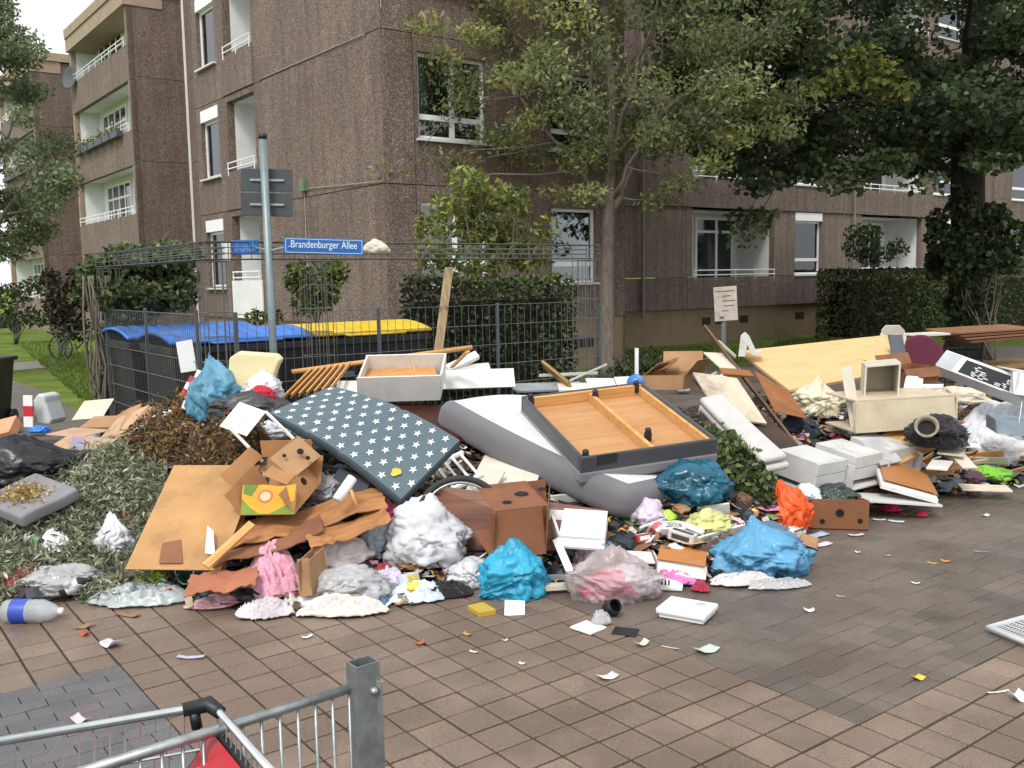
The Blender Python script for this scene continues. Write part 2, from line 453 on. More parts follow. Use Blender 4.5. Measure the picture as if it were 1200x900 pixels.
pave('grey_clinker_edge', 'half_brick', hg, GREY_M, TILE/2, TILE/2.0001)
# joint bed just under the slab tops
jb, t, p = nodes('joint_sand'); p.inputs['Base Color'].default_value = (.045,.036,.028,1); p.inputs['Roughness'].default_value = .95
b = MB(); b.quad(V(-7,-.5,-.014), V(7,-.5,-.014), V(13,12.4,-.014), V(-9,12.4,-.014)); b.build('joint_bed', jb, kind='structure')

# ================================================================== BUILDINGS
AGG = aggregate('brown_exposed_aggregate', '#58483f', '#75635a', '#ad9f95', 72)
AGG2 = aggregate('grey_brown_aggregate', '#62564c', '#84766a', '#a69889', 60)
PLINTH = mat('plinth_concrete', '#8a7760', .85, .12, 2, .3)
STUCCO = mat('white_loggia_render', '#e6e7e5', .8, .05, 2, .15)
SLABC = mat('concrete_edge', '#a08c78', .8, .12, 3, .3)
GLASS = glassmat('window_glass')
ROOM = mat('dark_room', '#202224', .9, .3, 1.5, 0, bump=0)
CURT = mat('net_curtain', '#b9bcb9', .9, .12, 2, .0, stretch=(12,12,.3), bump=0)
SILL = mat('pale_sill', '#cfd0ce', .5, .05, 4, .15)

class Face:
    """a facade plane: origin o, running direction d, outward normal n"""
    def __init__(s, o, d, n): s.o, s.d, s.n = V(*o), d, n
    def p(s, a, z, out=0): return s.o + s.d*a + s.n*out + UP*z
def wallpanel(fc, a0, a1, z0, z1, holes, mt, parent, th=.2, name='wall_panel', gap=.008, out=0):
    """one storey-high panel with openings; holes = (a0,a1,z0,z1)"""
    b = MB(); A0, A1, Z0, Z1 = a0+gap, a1-gap, z0+gap, z1-gap
    hs_ = [h for h in holes if h[1] > A0 and h[0] < A1 and h[3] > Z0 and h[2] < Z1]
    xs = sorted(set([A0, A1] + [min(max(h[k], A0), A1) for h in hs_ for k in (0, 1)]))
    zs = sorted(set([Z0, Z1] + [min(max(h[k], Z0), Z1) for h in hs_ for k in (2, 3)]))
    for i in range(len(xs)-1):
        for j in range(len(zs)-1):
            ca, cz = (xs[i]+xs[i+1])/2, (zs[j]+zs[j+1])/2
            if any(h[0] < ca < h[1] and h[2] < cz < h[3] for h in hs_): continue
            b.quad(fc.p(xs[i], zs[j], out), fc.p(xs[i+1], zs[j], out), fc.p(xs[i+1], zs[j+1], out), fc.p(xs[i], zs[j+1], out))
    def edge(pa, pb):
        b.quad(fc.p(*pa, out), fc.p(*pb, out), fc.p(*pb, out-th), fc.p(*pa, out-th))
    for q in [(A0,A1,Z0,Z1)] + [(max(h[0],A0),min(h[1],A1),max(h[2],Z0),min(h[3],Z1)) for h in hs_]:
        edge((q[0],q[2]),(q[1],q[2])); edge((q[0],q[3]),(q[1],q[3])); edge((q[0],q[2]),(q[0],q[3])); edge((q[1],q[2]),(q[1],q[3]))
    return b.build(name, mt, parent)
def fbox(fc, a0, a1, z0, z1, o0, o1, b=None):
    b = b or MB(); b.obox(fc.p(a0, z0, o0), fc.d*(a1-a0), UP*(z1-z0), fc.n*(o1-o0)); return b
def window(fc, a0, a1, z0, z1, parent, shutter=.28, mull=(), transom=None, sill=True, tilt=False, inset=.1, curtain=.5, name='window'):
    """frame, panes, curtain and sill in an opening"""
    zt = z1-shutter; fw = .07; ins = -inset
    b = MB()
    for q in ((a0, a0+fw, z0, zt), (a1-fw, a1, z0, zt), (a0+fw, a1-fw, z0, z0+fw), (a0+fw, a1-fw, zt-fw, zt)): fbox(fc, *q, ins-.06, ins, b)
    for m in mull: fbox(fc, m-.05, m+.05, z0+fw, zt-fw, ins-.058, ins+.003, b)
    if transom: fbox(fc, a0+fw, a1-fw, transom-.05, transom+.05, ins-.057, ins+.004, b)
    w = b.build(name, PVC, parent)
    if shutter: fbox(fc, a0, a1, zt+.004, z1, ins-.06, .015).build('shutter_box', PVC, w)
    if sill: fbox(fc, a0-.06, a1+.06, z0-.05, z0-.004, ins, .09).build('sill', SILL, w)
    ed = [a0+fw] + sorted(mull) + [a1-fw]; zz = [z0+fw] + ([transom] if transom else []) + [zt-fw]
    for i in range(len(ed)-1):
        for j in range(len(zz)-1):
            fbox(fc, ed[i], ed[i+1], zz[j], zz[j+1], ins-.036, ins-.03).build('pane', GLASS, w)
    if tilt:   # sash tipped into the room
        b = MB(); q = [(a0+fw+.02, z0+fw), (a1-fw-.02, z0+fw)]
        for (x0, zz0, x1, zz1, o0, o1) in ((a0+.1, z0+.1, a0+.16, zt-.1, 0, -.22), (a1-.16, z0+.1, a1-.1, zt-.1, 0, -.22)):
            b.obox(fc.p(x0, zz0, ins-.06), fc.d*.06, fc.p(x0, zz1, ins-.06+o1)-fc.p(x0, zz0, ins-.06), fc.n*-.05)
        b.obox(fc.p(a0+.16, zt-.16, ins-.27), fc.d*(a1-a0-.32), UP*.06, fc.n*-.05)
        b.build('tilted_sash', PVC, w)
    b = MB(); n = 14; cw = (a1-a0)*curtain
    for k in range(n):
        x0, x1 = a0+cw*k/n, a0+cw*(k+1)/n; d0, d1 = -.45-.05*(k % 2), -.45-.05*((k+1) % 2)
        b.quad(fc.p(x0, z0-.05, d0), fc.p(x1, z0-.05, d1), fc.p(x1, z1, d1), fc.p(x0, z1, d0))
    if curtain: b.build('curtain', CURT, w)
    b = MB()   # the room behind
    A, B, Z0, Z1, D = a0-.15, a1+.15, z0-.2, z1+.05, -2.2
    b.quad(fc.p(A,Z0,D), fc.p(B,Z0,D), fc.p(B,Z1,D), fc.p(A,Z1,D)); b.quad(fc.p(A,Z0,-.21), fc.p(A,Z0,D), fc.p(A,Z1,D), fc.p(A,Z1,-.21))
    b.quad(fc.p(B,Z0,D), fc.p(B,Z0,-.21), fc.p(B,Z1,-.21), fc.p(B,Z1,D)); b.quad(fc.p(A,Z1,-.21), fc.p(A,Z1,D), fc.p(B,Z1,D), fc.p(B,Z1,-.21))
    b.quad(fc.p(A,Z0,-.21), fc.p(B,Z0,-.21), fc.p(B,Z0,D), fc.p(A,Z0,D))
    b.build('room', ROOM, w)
    return w
def loggia(fc, a0, a1, zf, zp, zt, parent, depth=1.4, parapet=None, win=None, rail=True, name='loggia'):
    """recess from floor zf to ceiling zt; parapet top zp"""
    b = MB(); g = .012; D = -depth
    b.quad(fc.p(a0,zf,D), fc.p(a1,zf,D), fc.p(a1,zt,D), fc.p(a0,zt,D))
    b.quad(fc.p(a0,zf,-.2), fc.p(a0,zf,D), fc.p(a0,zt,D), fc.p(a0,zt,-.2)); b.quad(fc.p(a1,zf,D), fc.p(a1,zf,-.2), fc.p(a1,zt,-.2), fc.p(a1,zt,D))
    b.quad(fc.p(a0,zt,-.2), fc.p(a0,zt,D), fc.p(a1,zt,D), fc.p(a1,zt,-.2)); b.quad(fc.p(a0,zf,-.2), fc.p(a1,zf,-.2), fc.p(a1,zf,D), fc.p(a0,zf,D))
    lg = b.build(name, STUCCO, parent)
    if win:
        f2 = Face(fc.p(0,0,D+.06), fc.d, fc.n); wa, wb, wz0, wz1, mu, tr = win
        b = MB(); fw = .08
        for q in ((wa, wa+fw, wz0, wz1), (wb-fw, wb, wz0, wz1), (wa+fw, wb-fw, wz0, wz0+fw), (wa+fw, wb-fw, wz1-fw, wz1)): fbox(f2, *q, -.05, 0, b)
        for m in mu: fbox(f2, m-.05, m+.05, wz0+fw, wz1-fw, -.048, .003, b)
        if tr: fbox(f2, wa+fw, wb-fw, tr-.04, tr+.04, -.047, .004, b)
        fr = b.build('balcony_door', PVC, lg)
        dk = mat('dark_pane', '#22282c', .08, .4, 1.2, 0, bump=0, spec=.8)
        ed = [wa+fw] + list(mu) + [wb-fw]
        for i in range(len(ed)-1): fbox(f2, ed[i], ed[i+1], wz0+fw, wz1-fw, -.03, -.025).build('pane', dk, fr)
    if rail:
        b = MB(); n = max(2, int((a1-a0)/.9))
        for h in (.06, .2): b.tube([fc.p(a0, zp+h, .04), fc.p(a1, zp+h, .04)], .018, 6)
        for k in range(n+1): a = a0+.04+(a1-a0-.08)*k/n; b.tube([fc.p(a, zp-.1, .04), fc.p(a, zp+.2, .04)], .014, 6)
        b.build('railing', PVC, lg)
    return lg

SEAMS = [1.1, 3.78, 6.56, 9.34, 12.1]
# ---- main block at the crossing
C0 = Vector((-2.3, 18.0, 0)); L1, L2 = 6.1, 10.0
blk = thing('apartment_block', 'brown pebble-dash apartment block with a bare corner wall behind the leafy street tree', 'building', C0)
fr_ = Face(C0, E1, -E2); lf_ = Face(C0, E2, -E1)
holesF = []
for k, z in enumerate((1.87, 4.65, 7.43)):
    holesF += [(.78, 2.35, z, z+1.6), (3.98, 5.25, z, z+1.58)]
for k in range(4):
    for (a, b_) in ((0, .68), (.68, 3.2), (3.2, L1)):
        wallpanel(fr_, a, b_, SEAMS[k], SEAMS[k+1], holesF, AGG, blk)
for k, z in enumerate((1.87, 4.65, 7.43)):
    window(fr_, .78, 2.35, z, z+1.6, blk, shutter=0, mull=(1.6,), transom=z+.42, curtain=.3 if k == 1 else .8)
    window(fr_, 3.98, 5.25, z, z+1.58, blk, shutter=0, transom=z+.4, tilt=(k == 0), curtain=(.0, .15, .5)[k])
holesL = [(8.35, 9.6, z, z+1.75) for z in (1.87, 4.7, 7.5)] + [(6.0, 7.75, SEAMS[k]+.02, SEAMS[k+1]-.15) for k in range(4)]
for k in range(4):
    for (a, b_) in ((0, 5.9), (5.9, 7.85), (7.85, L2)):
        wallpanel(lf_, a, b_, SEAMS[k], SEAMS[k+1], holesL, AGG, blk)
for k, z in enumerate((1.87, 4.7, 7.5)):
    window(lf_, 8.35, 9.6, z, z+1.75, blk, shutter=.3, tilt=(k == 2), curtain=(.5, .0, .3)[k])
for k in range(4):
    zf = SEAMS[k]
    lg = loggia(lf_, 6.0, 7.75, zf+.02, zf+.95, SEAMS[k+1]-.15, blk, 1.5, rail=True)
    fbox(lf_, 5.95, 7.9, zf+.012, zf+.94, -.16, .03).build('parapet', STUCCO if k == 0 else AGG, lg)
for f_, L in ((fr_, L1), (lf_, L2)):
    fbox(f_, -.0 if f_ is fr_ else .1, L, -.3, 1.1, -.4, -.06).build('plinth', PLINTH, blk)
b = MB(); b.prism([fr_.p(-.02,12.1,.02), fr_.p(L1+.02,12.1,.02), fr_.p(L1+.02,12.1,-L2), fr_.p(-.02,12.1,-L2)], UP*.35); b.build('roof', SLABC, blk)
b = MB(); b.quad(fr_.p(L1,0,0), fr_.p(L1,0,-L2), fr_.p(L1,12,-L2), fr_.p(L1,12,0)); b.quad(lf_.p(L2,0,0), lf_.p(L2,0,-L1), lf_.p(L2,12,-L1), lf_.p(L2,12,0)); b.build('back_wall', AGG, blk)
PCB = mat('pale_cable', '#a39a92', .6, .05)
for pts in ([fr_.p(.02,12,.03), fr_.p(.02,6.9,.03), lf_.p(.35,6.75,.03), lf_.p(.5,6.55,.03), lf_.p(5.6,6.6,.02)], [lf_.p(3.4,1.4,.03), lf_.p(3.4,3.9,.03)], [fr_.p(.1,3.85,.03), lf_.p(.1,3.82,.03), lf_.p(3.3,3.95,.03)]):
    MB().tube(pts, .009, 5).build('cable', PCB, blk)
fbox(lf_, 3.28, 3.52, 3.9, 4.15, .0, .1).build('junction_box', mat('green_box', '#5e7a5c', .5), blk)
for a in (1.6, 4.6): fbox(fr_, a, a+.6, .45, .68, -.058, -.05).build('cellar_vent', mat('dark_vent', '#241d18', .7), blk)

# ---- far blocks with stacked loggias
def far_block(F, label, dirty=0):
    blk = thing('apartment_block', label, 'building', F)
    sd_ = Face(F, E1, -E2); bf = Face(F, E2, -E1); W = 1.9; LB = 8.2
    sm = [.4, 3.35, 6.15, 8.95, 11.7]
    for k in range(4): wallpanel(sd_, 0, W, sm[k], sm[k+1], [], AGG, blk)
    G = F + E1*W; nf = Face(G - E2*3.0, E2, -E1)
    nh = [(1.3, 1.55, z, z+1.55) for z in (1.4, 4.2, 7.0, 9.8)]
    for k in range(4): wallpanel(nf, 0, 3.0, sm[k], sm[k+1], nh, AGG, blk)
    for z in (1.4, 4.2, 7.0, 9.8): window(nf, 1.3, 1.55, z, z+1.55, blk, shutter=0, curtain=0)
    fbox(nf, 2.93, 2.99, .2, 11.8, 0, .06).build('downpipe', PVC, blk)
    for k in range(4):
        zf, zc = sm[k], sm[k+1]
        lg = loggia(bf, .3, LB-.25, zf+.1, zf+1.1, zc-.02, blk, .95, win=(3.9, 7.2, zf+.3, zc-.25, (4.7, 5.5, 6.4), zc-.8))
        fbox(bf, 0, LB, zf-.12, zf+1.05, -.18, .0).build('parapet', AGG2 if k == 0 else AGG, lg)
        for a0, a1 in ((0, .28), (LB-.2, LB)):
            fbox(bf, a0, a1, zf+1.06, zc-.13, -.2, -.012).build('pier', SLABC, lg)
        if k == 2:
            bx_ = MB()
            for q in range(6): fbox(bf, 1.2+q*1.05, 2.1+q*1.05, zf+.95, zf+1.15, .02, .22, bx_)
            bx_.build('flower_box', mat('grey_planter', '#4b5257', .6), lg)
            gq = np.random.default_rng(8); fp = np.array([list(bf.p(1.2+6.1*a, zf+1.18+.22*abs(n_), .12+.1*m_)) for a, n_, m_ in zip(gq.uniform(0,1,420), gq.normal(0,.6,420), gq.normal(0,.5,420))])
            nn = gq.normal(size=(420,3)); nn /= np.linalg.norm(nn, axis=1)[:,None]; aa = np.cross(nn, gq.normal(size=(420,3))); aa /= np.linalg.norm(aa, axis=1)[:,None]; bb_ = np.cross(nn, aa)
            fq = np.stack([fp-aa*.06, fp+bb_*.03, fp+aa*.06, fp-bb_*.03], 1); fcol = np.array([lin(c) for c in ('#55643a','#6d7a48','#c9c0c4','#b8607a')])[gq.choice(4, 420, p=(.45,.35,.12,.08))]
            np_quads('balcony_plants', fq, fcol, leafmat('balcony_leaf', .3), lg, V(*fp.mean(0)))['kind'] = 'stuff'
    fbox(bf, -.03, LB+.05, 11.25, 11.75, -1.2, .1).build('roof_fascia', SLABC, blk)
    b = MB(); b.prism([F-E1*.15-E2*.1+UP*11.75, G-E2*.1+UP*11.75, G-E2*3.0+UP*11.75, G-E2*3.0+E1*9+UP*11.75, G+E1*9+E2*9+UP*11.75, F-E1*.15+E2*LB+UP*11.75], UP*.35); b.build('roof', SLABC, blk)
    fbox(bf, 0, LB, -.3, .4, -.6, -.05).build('plinth', PLINTH, blk)
    b = MB(); b.quad(bf.p(LB,0,0), bf.p(LB,0,-9), bf.p(LB,11.7,-9), bf.p(LB,11.7,0)); b.build('end_wall', AGG, blk)
    b = MB(); b.quad(nf.p(0,0,0), nf.p(0,0,-9), nf.p(0,11.7,-9), nf.p(0,11.7,0)); b.build('end_wall', AGG, blk)
    return blk
FB = Vector((-12.65, 33, 0))
fb1 = far_block(FB, 'brown apartment block with stacked white loggias, beyond the block with the bare corner wall')
FB2 = FB + E2*12.5 - E1*.6
far_block(FB2, 'farther apartment block half hidden by the tree beside the lawn')
# satellite dish on the far block
b = MB(); n = Vector((-.5,-.85,.25)).normalized(); c0 = at(84, 92, 39)
m = n.to_track_quat('Z', 'Y').to_matrix().to_4x4(); m.translation = c0
b.lathe([(0,0),(.2,.02),(.4,.08),(.48,.12),(.4,.07),(.2,.01),(0,-.01)], 20, m); b.tube([c0, c0-n*.6+V(.4,.3,-.2)], .03, 6)
b.build('satellite_dish', mat('grey_dish', '#4a4d52', .5), None, True, label='grey satellite dish at the edge of the upper loggia of the far block', cat='satellite dish')

# ---- wing behind the lawn
RW = Vector((5.26, 28.0, 0)); wf = Face(RW, E1, -E2)
wing = thing('apartment_wing', 'grey-brown three-storey apartment wing with loggias behind the hedge and lawn', 'building', RW)
def tw(px_):
    k = (px_-600)/F_PX; return (k*28.0-5.26)/(E1.x-k*E1.y)
bands = [(1.0,1.92), (3.94,4.78), (6.75,7.6), (9.55,10.4)]
T0, T1 = -5.0, 34.0
lgs = [(tw(812), tw(907)), (tw(1008), tw(1078)), (tw(1215), tw(1245))]
wins = [(tw(931), tw(962)), (tw(1090), tw(1118)), (tw(1181), tw(1204))]
for k, (z0, z1) in enumerate(bands):
    zc = bands[k+1][0] if k < 3 else 12.0
    holes = [(a, b_, z1+.0, zc) for a, b_ in lgs] + [(a, b_, z1, zc-.0) for a, b_ in wins]
    for a, b_ in ((T0, lgs[0][0]-.25), (lgs[0][0]-.25, tw(990)), (tw(990), tw(1160)), (tw(1160), T1)):
        wallpanel(wf, a, b_, z0, z1, [], AGG, wing, out=.05, name='parapet_band')
        wallpanel(wf, a, b_, z1, zc, holes, AGG2 if k == 0 else AGG, wing)
    for a, b_ in lgs:
        loggia(wf, a, b_, z1-.9, z1, zc+.02, wing, 1.5, win=(a+(b_-a)*.46, b_-.25, z1-.5, zc-.15, (a+(b_-a)*.72,), zc-.6))
    for a, b_ in wins: window(wf, a, b_, z1+.02, zc-.02, wing, shutter=.26, transom=z1+.5, tilt=(k == 0), curtain=.45)
fbox(wf, T0, T1, -.3, 1.0, -.5, -.08).build('plinth', PLINTH, wing)
for px_ in (826, 842, 870, 935, 960): fbox(wf, tw(px_), tw(px_+10), .5, .72, -.078, -.07).build('cellar_vent', MATS['dark_vent'], wing)
for px_ in (751, 996):
    b = MB(); b.tube([wf.p(tw(px_), .8, .12), wf.p(tw(px_), 12, .12)], .05, 8); b.build('downpipe', mat('grey_pipe', '#7c756e', .5), wing)
b = MB(); b.prism([wf.p(T0,12,.15), wf.p(T1,12,.15), wf.p(T1,12,-9), wf.p(T0,12,-9)], UP*.4); b.build('roof', SLABC, wing)
b = MB(); b.quad(wf.p(T0,0,0), wf.p(T0,0,-9), wf.p(T0,12,-9), wf.p(T0,12,0)); b.build('end_wall', AGG, wing)
# ================================================================== VEGETATION
def leafquads(pos, size, aspect=.4, up=.3, seed=1, hang=0.0):
    g = np.random.default_rng(seed); N = len(pos)
    n = g.normal(size=(N,3)); n[:,2] += up; n /= np.linalg.norm(n, axis=1)[:,None]+1e-9
    a = g.normal(size=(N,3)); a[:,2] -= hang; a -= n*(a*n).sum(1)[:,None]; a /= np.linalg.norm(a, axis=1)[:,None]+1e-9
    b = np.cross(n, a); s = size*g.uniform(.65, 1.3, (N,1))
    return np.stack([pos-a*s*.5, pos+b*s*aspect*.5-a*s*.05+n*s*.06, pos+a*s*.5-n*s*.04, pos-b*s*aspect*.5-a*s*.05+n*s*.06], 1)
def leafcols(N, palette, weights, seed, jit=.25, tint=None):
    g = np.random.default_rng(seed); pal = np.array([lin(c) for c in palette])
    c = pal[g.choice(len(pal), N, p=np.array(weights)/sum(weights))]*g.uniform(1-jit, 1+jit, (N,1))
    return c if tint is None else c*tint
def limb(p0, p1, r0, r1, bow, seed, n=7):
    g = random.Random(seed); pts = []; rs = []
    side = V(g.uniform(-1,1), g.uniform(-1,1), g.uniform(-.2,.4))*bow
    for k in range(n):
        s = k/(n-1); pts.append(p0.lerp(p1, s) + side*math.sin(math.pi*s) + V(g.uniform(-1,1), g.uniform(-1,1), g.uniform(-1,1))*.03*(p1-p0).length*(0 if k in (0, n-1) else 1)); rs.append(r0+(r1-r0)*s)
    return pts, rs
BARK = mat('tree_bark', '#6a6257', .9, .35, 9, .3, bump=.8, bscale=22, stretch=(3,3,.7))
BARKD = mat('dark_bark', '#2c2823', .95, .35, 8, .2, bump=.8, bscale=20, stretch=(3,3,.7))
def tree(label, base, trunk, limbs, cl, leaf, aspect, pal, wts, seed, bark=BARK, trans=.3, name='street_tree', hang=.3, up=.3):
    """trunk: [(pos, r)...]; limbs: [[(pos, r)...]...]; cl: clusters (centre, radii, leaf count, tint)"""
    e = thing(name, label, 'tree', base)
    b = MB(); b.tube([q for q, r in trunk], [r for q, r in trunk], 12); b.build('trunk', bark, e, True)
    for l in limbs:
        b = MB(); b.tube([q for q, r in l], [r for q, r in l], 8); b.build('limb', bark, e, True)
    nodes_ = [(q, r) for l in limbs for q, r in l] + trunk[len(trunk)//2:]
    tw_ = MB(); pos = []; cols = []
    for k, (c, rad, n, tint) in enumerate(cl):
        q, r = min(nodes_, key=lambda w: (w[0]-c).length + (.8 if w[0].z > c.z+.4 else 0))
        pts, rs = limb(q, c, min(r*.45, .035), .006, .12*(c-q).length, seed*91+k, 6); tw_.tube(pts, rs, 5, cap=False)
        g = np.random.default_rng(seed*1000+k)
        d = g.normal(size=(n,3)); d /= np.linalg.norm(d, axis=1)[:,None]; d *= (g.uniform(0,1,(n,1))**.45)
        pos.append(np.array(c) + d*np.array(rad)); cols.append(leafcols(n, pal, wts, seed*77+k, .28, tint))
    if cl:
        tw_.build('twigs', bark, e, True, kind='stuff')
        pos = np.concatenate(pos); cols = np.concatenate(cols)
        o = np_quads('crown', leafquads(pos, leaf, aspect, up, seed, hang), cols, leafmat('tree_leaf_%d' % int(trans*100), trans), e, V(*pos.mean(0)))
        o['kind'] = 'stuff'
    return e

rr = random.Random(5)
# --- slender street tree with thinning autumn foliage
tb = gz(712, 441); tb.z = -.03
trunk = [(tb, .2), (tb+V(0,0,.25), .155), (tb+V(.0,0,1.5), .135), (tb+V(.02,.03,2.9), .125), (tb+V(.08,.05,4.2), .11), (tb+V(.1,.0,5.6), .10), (tb+V(.0,.1,7.2), .06)]
limbs = []
for (dx, dy, z0, z1, r) in ((-2.3,-.6,3.3,6.0,.06), (-1.2,.9,3.9,7.4,.06), (2.3,.4,3.2,6.2,.085), (3.4,-.8,4.2,6.9,.06), (1.2,-1.4,3.6,7.6,.06), (-2.6,.5,4.8,8.0,.045), (2.6,1.2,5.2,8.6,.05), (-.6,-1.2,4.6,8.6,.05), (1.0,-.3,3.5,5.6,.05)):
    pts, rs = limb(tb+V(.05,.03,z0), tb+V(dx,dy,z1), r, .018, .25, int(z0*100+dx*10), 9); limbs.append(list(zip(pts, rs)))
cl = []
for k in range(185):
    a = rr.uniform(0, 2*math.pi); q = rr.uniform(0,1)**.5
    x, y = 3.9*q*math.cos(a), 2.6*q*math.sin(a); z = rr.uniform(3.0, 10.4)
    if z < 4.4 + .12*abs(x) - (.6 if x < -.2 else 0): z = rr.uniform(4.6, 10)
    w = max(.25, 1-((z-7.2)/4.6)**2)
    c = tb + V(.45+x*w, y*w, z)
    t = rr.uniform(.65, 1.25)
    px_ = vis(c)
    dens = 1.05 if px_[0] > 740 else .8
    warm = rr.random() < .2
    cl.append((c, (rr.uniform(.45,.8), rr.uniform(.4,.7), rr.uniform(.25,.5)), int(rr.uniform(140, 250)*dens), np.array((1.2,1.08,.85) if warm else (1,1,1))*t))
for (px_, py_, n) in ((520,70,130), (560,40,150), (600,90,130), (545,120,120), (620,140,120), (515,140,90), (580,10,150), (640,60,130), (680,20,120), (500,30,90), (470,210,40), (455,200,22), (500,185,60), (690,228,90), (655,225,50), (770,235,90), (800,215,110), (835,190,120), (540,190,80), (600,165,80), (900,120,140), (915,150,120), (860,160,140)):
    cl.append((at(px_, py_, 18.6+rr.uniform(-1,1)), (.5,.5,.25), int(n*1.8), np.array((1.12,1.04,.85))*rr.uniform(.8,1.2)))
tree('slender street tree with thinning grey-green and yellow leaves in front of the brown block', tb, trunk, limbs, cl, .125, .42,
     ('#87936a', '#9ba67c', '#727f58', '#b0ac70', '#b89a5e'), (5,4,4,1.0,.25), 11, trans=.55)
# --- broad dark maple with ivy on its trunk
mb_ = V(10.45, 22.0, -.03)
trunk = [(mb_, .5), (mb_+V(0,0,.4), .4), (mb_+V(.02,0,2.5), .36), (mb_+V(-.05,0,4.0), .36), (mb_+V(-.1,.1,5.5), .28), (mb_+V(0,0,8), .15)]
limbs = []
for (dx, dy, z0, z1, r) in ((-4.4,-.6,4.0,6.0,.13), (-3.4,1.4,4.6,7.8,.12), (-2.2,-1.6,4.3,6.6,.12), (2.6,-.5,4.1,6.2,.12), (3.2,1.0,4.9,7.8,.1), (-1.0,-2.2,5.0,8.2,.1), (1.0,1.8,5,8.6,.1), (-5.6,.2,5,7.4,.09)):
    pts, rs = limb(mb_+V(-.05,0,z0), mb_+V(dx,dy,z1), r, .03, .3, int(z0*70+dx*13), 8); limbs.append(list(zip(pts, rs)))
cl = []
for k in range(235):
    a = rr.uniform(0, 2*math.pi); q = rr.uniform(.1,1)**.55
    x, y = 6.0*q*math.cos(a), 3.3*q*math.sin(a); z = rr.uniform(4.3, 10.2)
    c = mb_ + V(-1.5+x, y, z + .06*abs(x))
    edge = max(0, (-x-1.6)/4)
    cl.append((c, (rr.uniform(.6,1.0), rr.uniform(.6,.9), rr.uniform(.3,.55)), int(rr.uniform(200,320)), np.array((1+.55*edge, 1+.35*edge, 1))*rr.uniform(.7,1.25)))
for (px_, py_, n) in ((880,255,70), (890,215,90), (920,205,100), (960,195,120), (1000,200,120), (1040,190,110), (1070,185,90), (1085,215,30), (1160,190,80), (1185,180,60), (860,195,80), (875,278,25), (990,215,60), (930,120,120), (960,90,120), (1000,60,120), (905,170,100)):
    cl.append((at(px_, py_, 20.0+rr.uniform(-.8,.8)), (.6,.6,.28), int(n*2), np.array((1.1,1.05,1))*rr.uniform(.8,1.3)))
for (px_, py_, n) in ((1010,65,60), (1030,85,70), (985,95,70), (1045,105,60), (950,110,60)):
    cl.append((at(px_, py_, 19.2), (.6,.5,.25), n*2, np.array((2.0,1.6,.9))))
tree('broad dark-leaved maple with an ivy-clad trunk beside the hedge', mb_, trunk, limbs, cl, .165, .75,
     ('#4a593f', '#5a6c4b', '#3b4a34', '#777c4a'), (4,4,3,.9), 23, BARKD, .52, name='maple_tree', up=.8)
# --- tree over the lawn on the left
lb = V(-12.1, 21.5, -.03)
trunk = [(lb, .26), (lb+V(0,0,1.6), .2), (lb+V(.1,0,3.2), .17), (lb+V(.1,.1,5), .1), (lb+V(0,0,7.4), .05)]
limbs = []
for (dx, dy, z0, z1, r) in ((1.8,-.5,2.6,4.6,.07), (1.2,.6,3.2,6.0,.06), (-1.5,.2,3,5.2,.07), (2.0,.3,3.4,3.7,.05), (.3,-1.2,3.2,6.2,.05)):
    pts, rs = limb(lb+V(.08,0,z0), lb+V(dx,dy,z1), r, .015, .2, int(z0*100+dx*10), 7); limbs.append(list(zip(pts, rs)))
cl = []
for k in range(150):
    a = rr.uniform(0, 2*math.pi); q = rr.uniform(0,1)**.5; z = rr.uniform(2.7, 8.2)
    w = math.sqrt(max(.08, 1-((z-5.0)/3.5)**2))
    c = lb + V(.1+2.55*q*w*math.cos(a), 1.8*q*w*math.sin(a), z)
    cl.append((c, (rr.uniform(.35,.6), rr.uniform(.35,.6), rr.uniform(.22,.4)), int(rr.uniform(130,230)), np.array((1,1,1))*rr.uniform(.7,1.3)))
tree('dusty green tree standing on the lawn in front of the far loggias', lb, trunk, limbs, cl, .12, .5,
     ('#7c8b6a', '#929f7c', '#667457', '#a3a06a'), (4,3,4,1), 31, hang=.2, trans=.55)

def shrub(label, base, blobs, leaf, aspect, pal, wts, seed, name='shrub', stems=5, cat='shrub', group=None, stemtop=None):
    """blobs: (centre, radii, n, tint)"""
    e = thing(name, label, cat, base, group)
    b = MB(); g = random.Random(seed)
    for k in range(stems):
        c = blobs[k % len(blobs)][0]
        pts, rs = limb(V(base[0]+g.uniform(-.12,.12), base[1]+g.uniform(-.12,.12), base[2]), V(*c)+V(g.uniform(-.1,.1),0,g.uniform(-.1,.2)), .022, .006, .1, seed+k, 6); b.tube(pts, rs, 5)
    b.build('stems', BARK, e, True)
    pos = []; cols = []
    for k, (c, rad, n, tint) in enumerate(blobs):
        q = np.random.default_rng(seed*100+k); d = q.normal(size=(n,3)); d /= np.linalg.norm(d, axis=1)[:,None]; d *= q.uniform(0,1,(n,1))**.4
        pos.append(np.array(c)+d*np.array(rad)); cols.append(leafcols(n, pal, wts, seed*7+k, .3, np.array((1,1,1))*tint))
    pos = np.concatenate(pos); cols = np.concatenate(cols)
    o = np_quads('foliage', leafquads(pos, leaf, aspect, .4, seed, .2), cols, leafmat('tree_leaf', .3), e, V(*pos.mean(0))); o['kind'] = 'stuff'
    return e
def blobs_px(items, Y, jy=.2, seed=0):
    g = random.Random(seed)
    return [(at(x, y, Y+g.uniform(-jy, jy)), (rx*Y/F_PX, rx*.7*Y/F_PX, ry*Y/F_PX), n, t) for (x, y, rx, ry, n, t) in items]
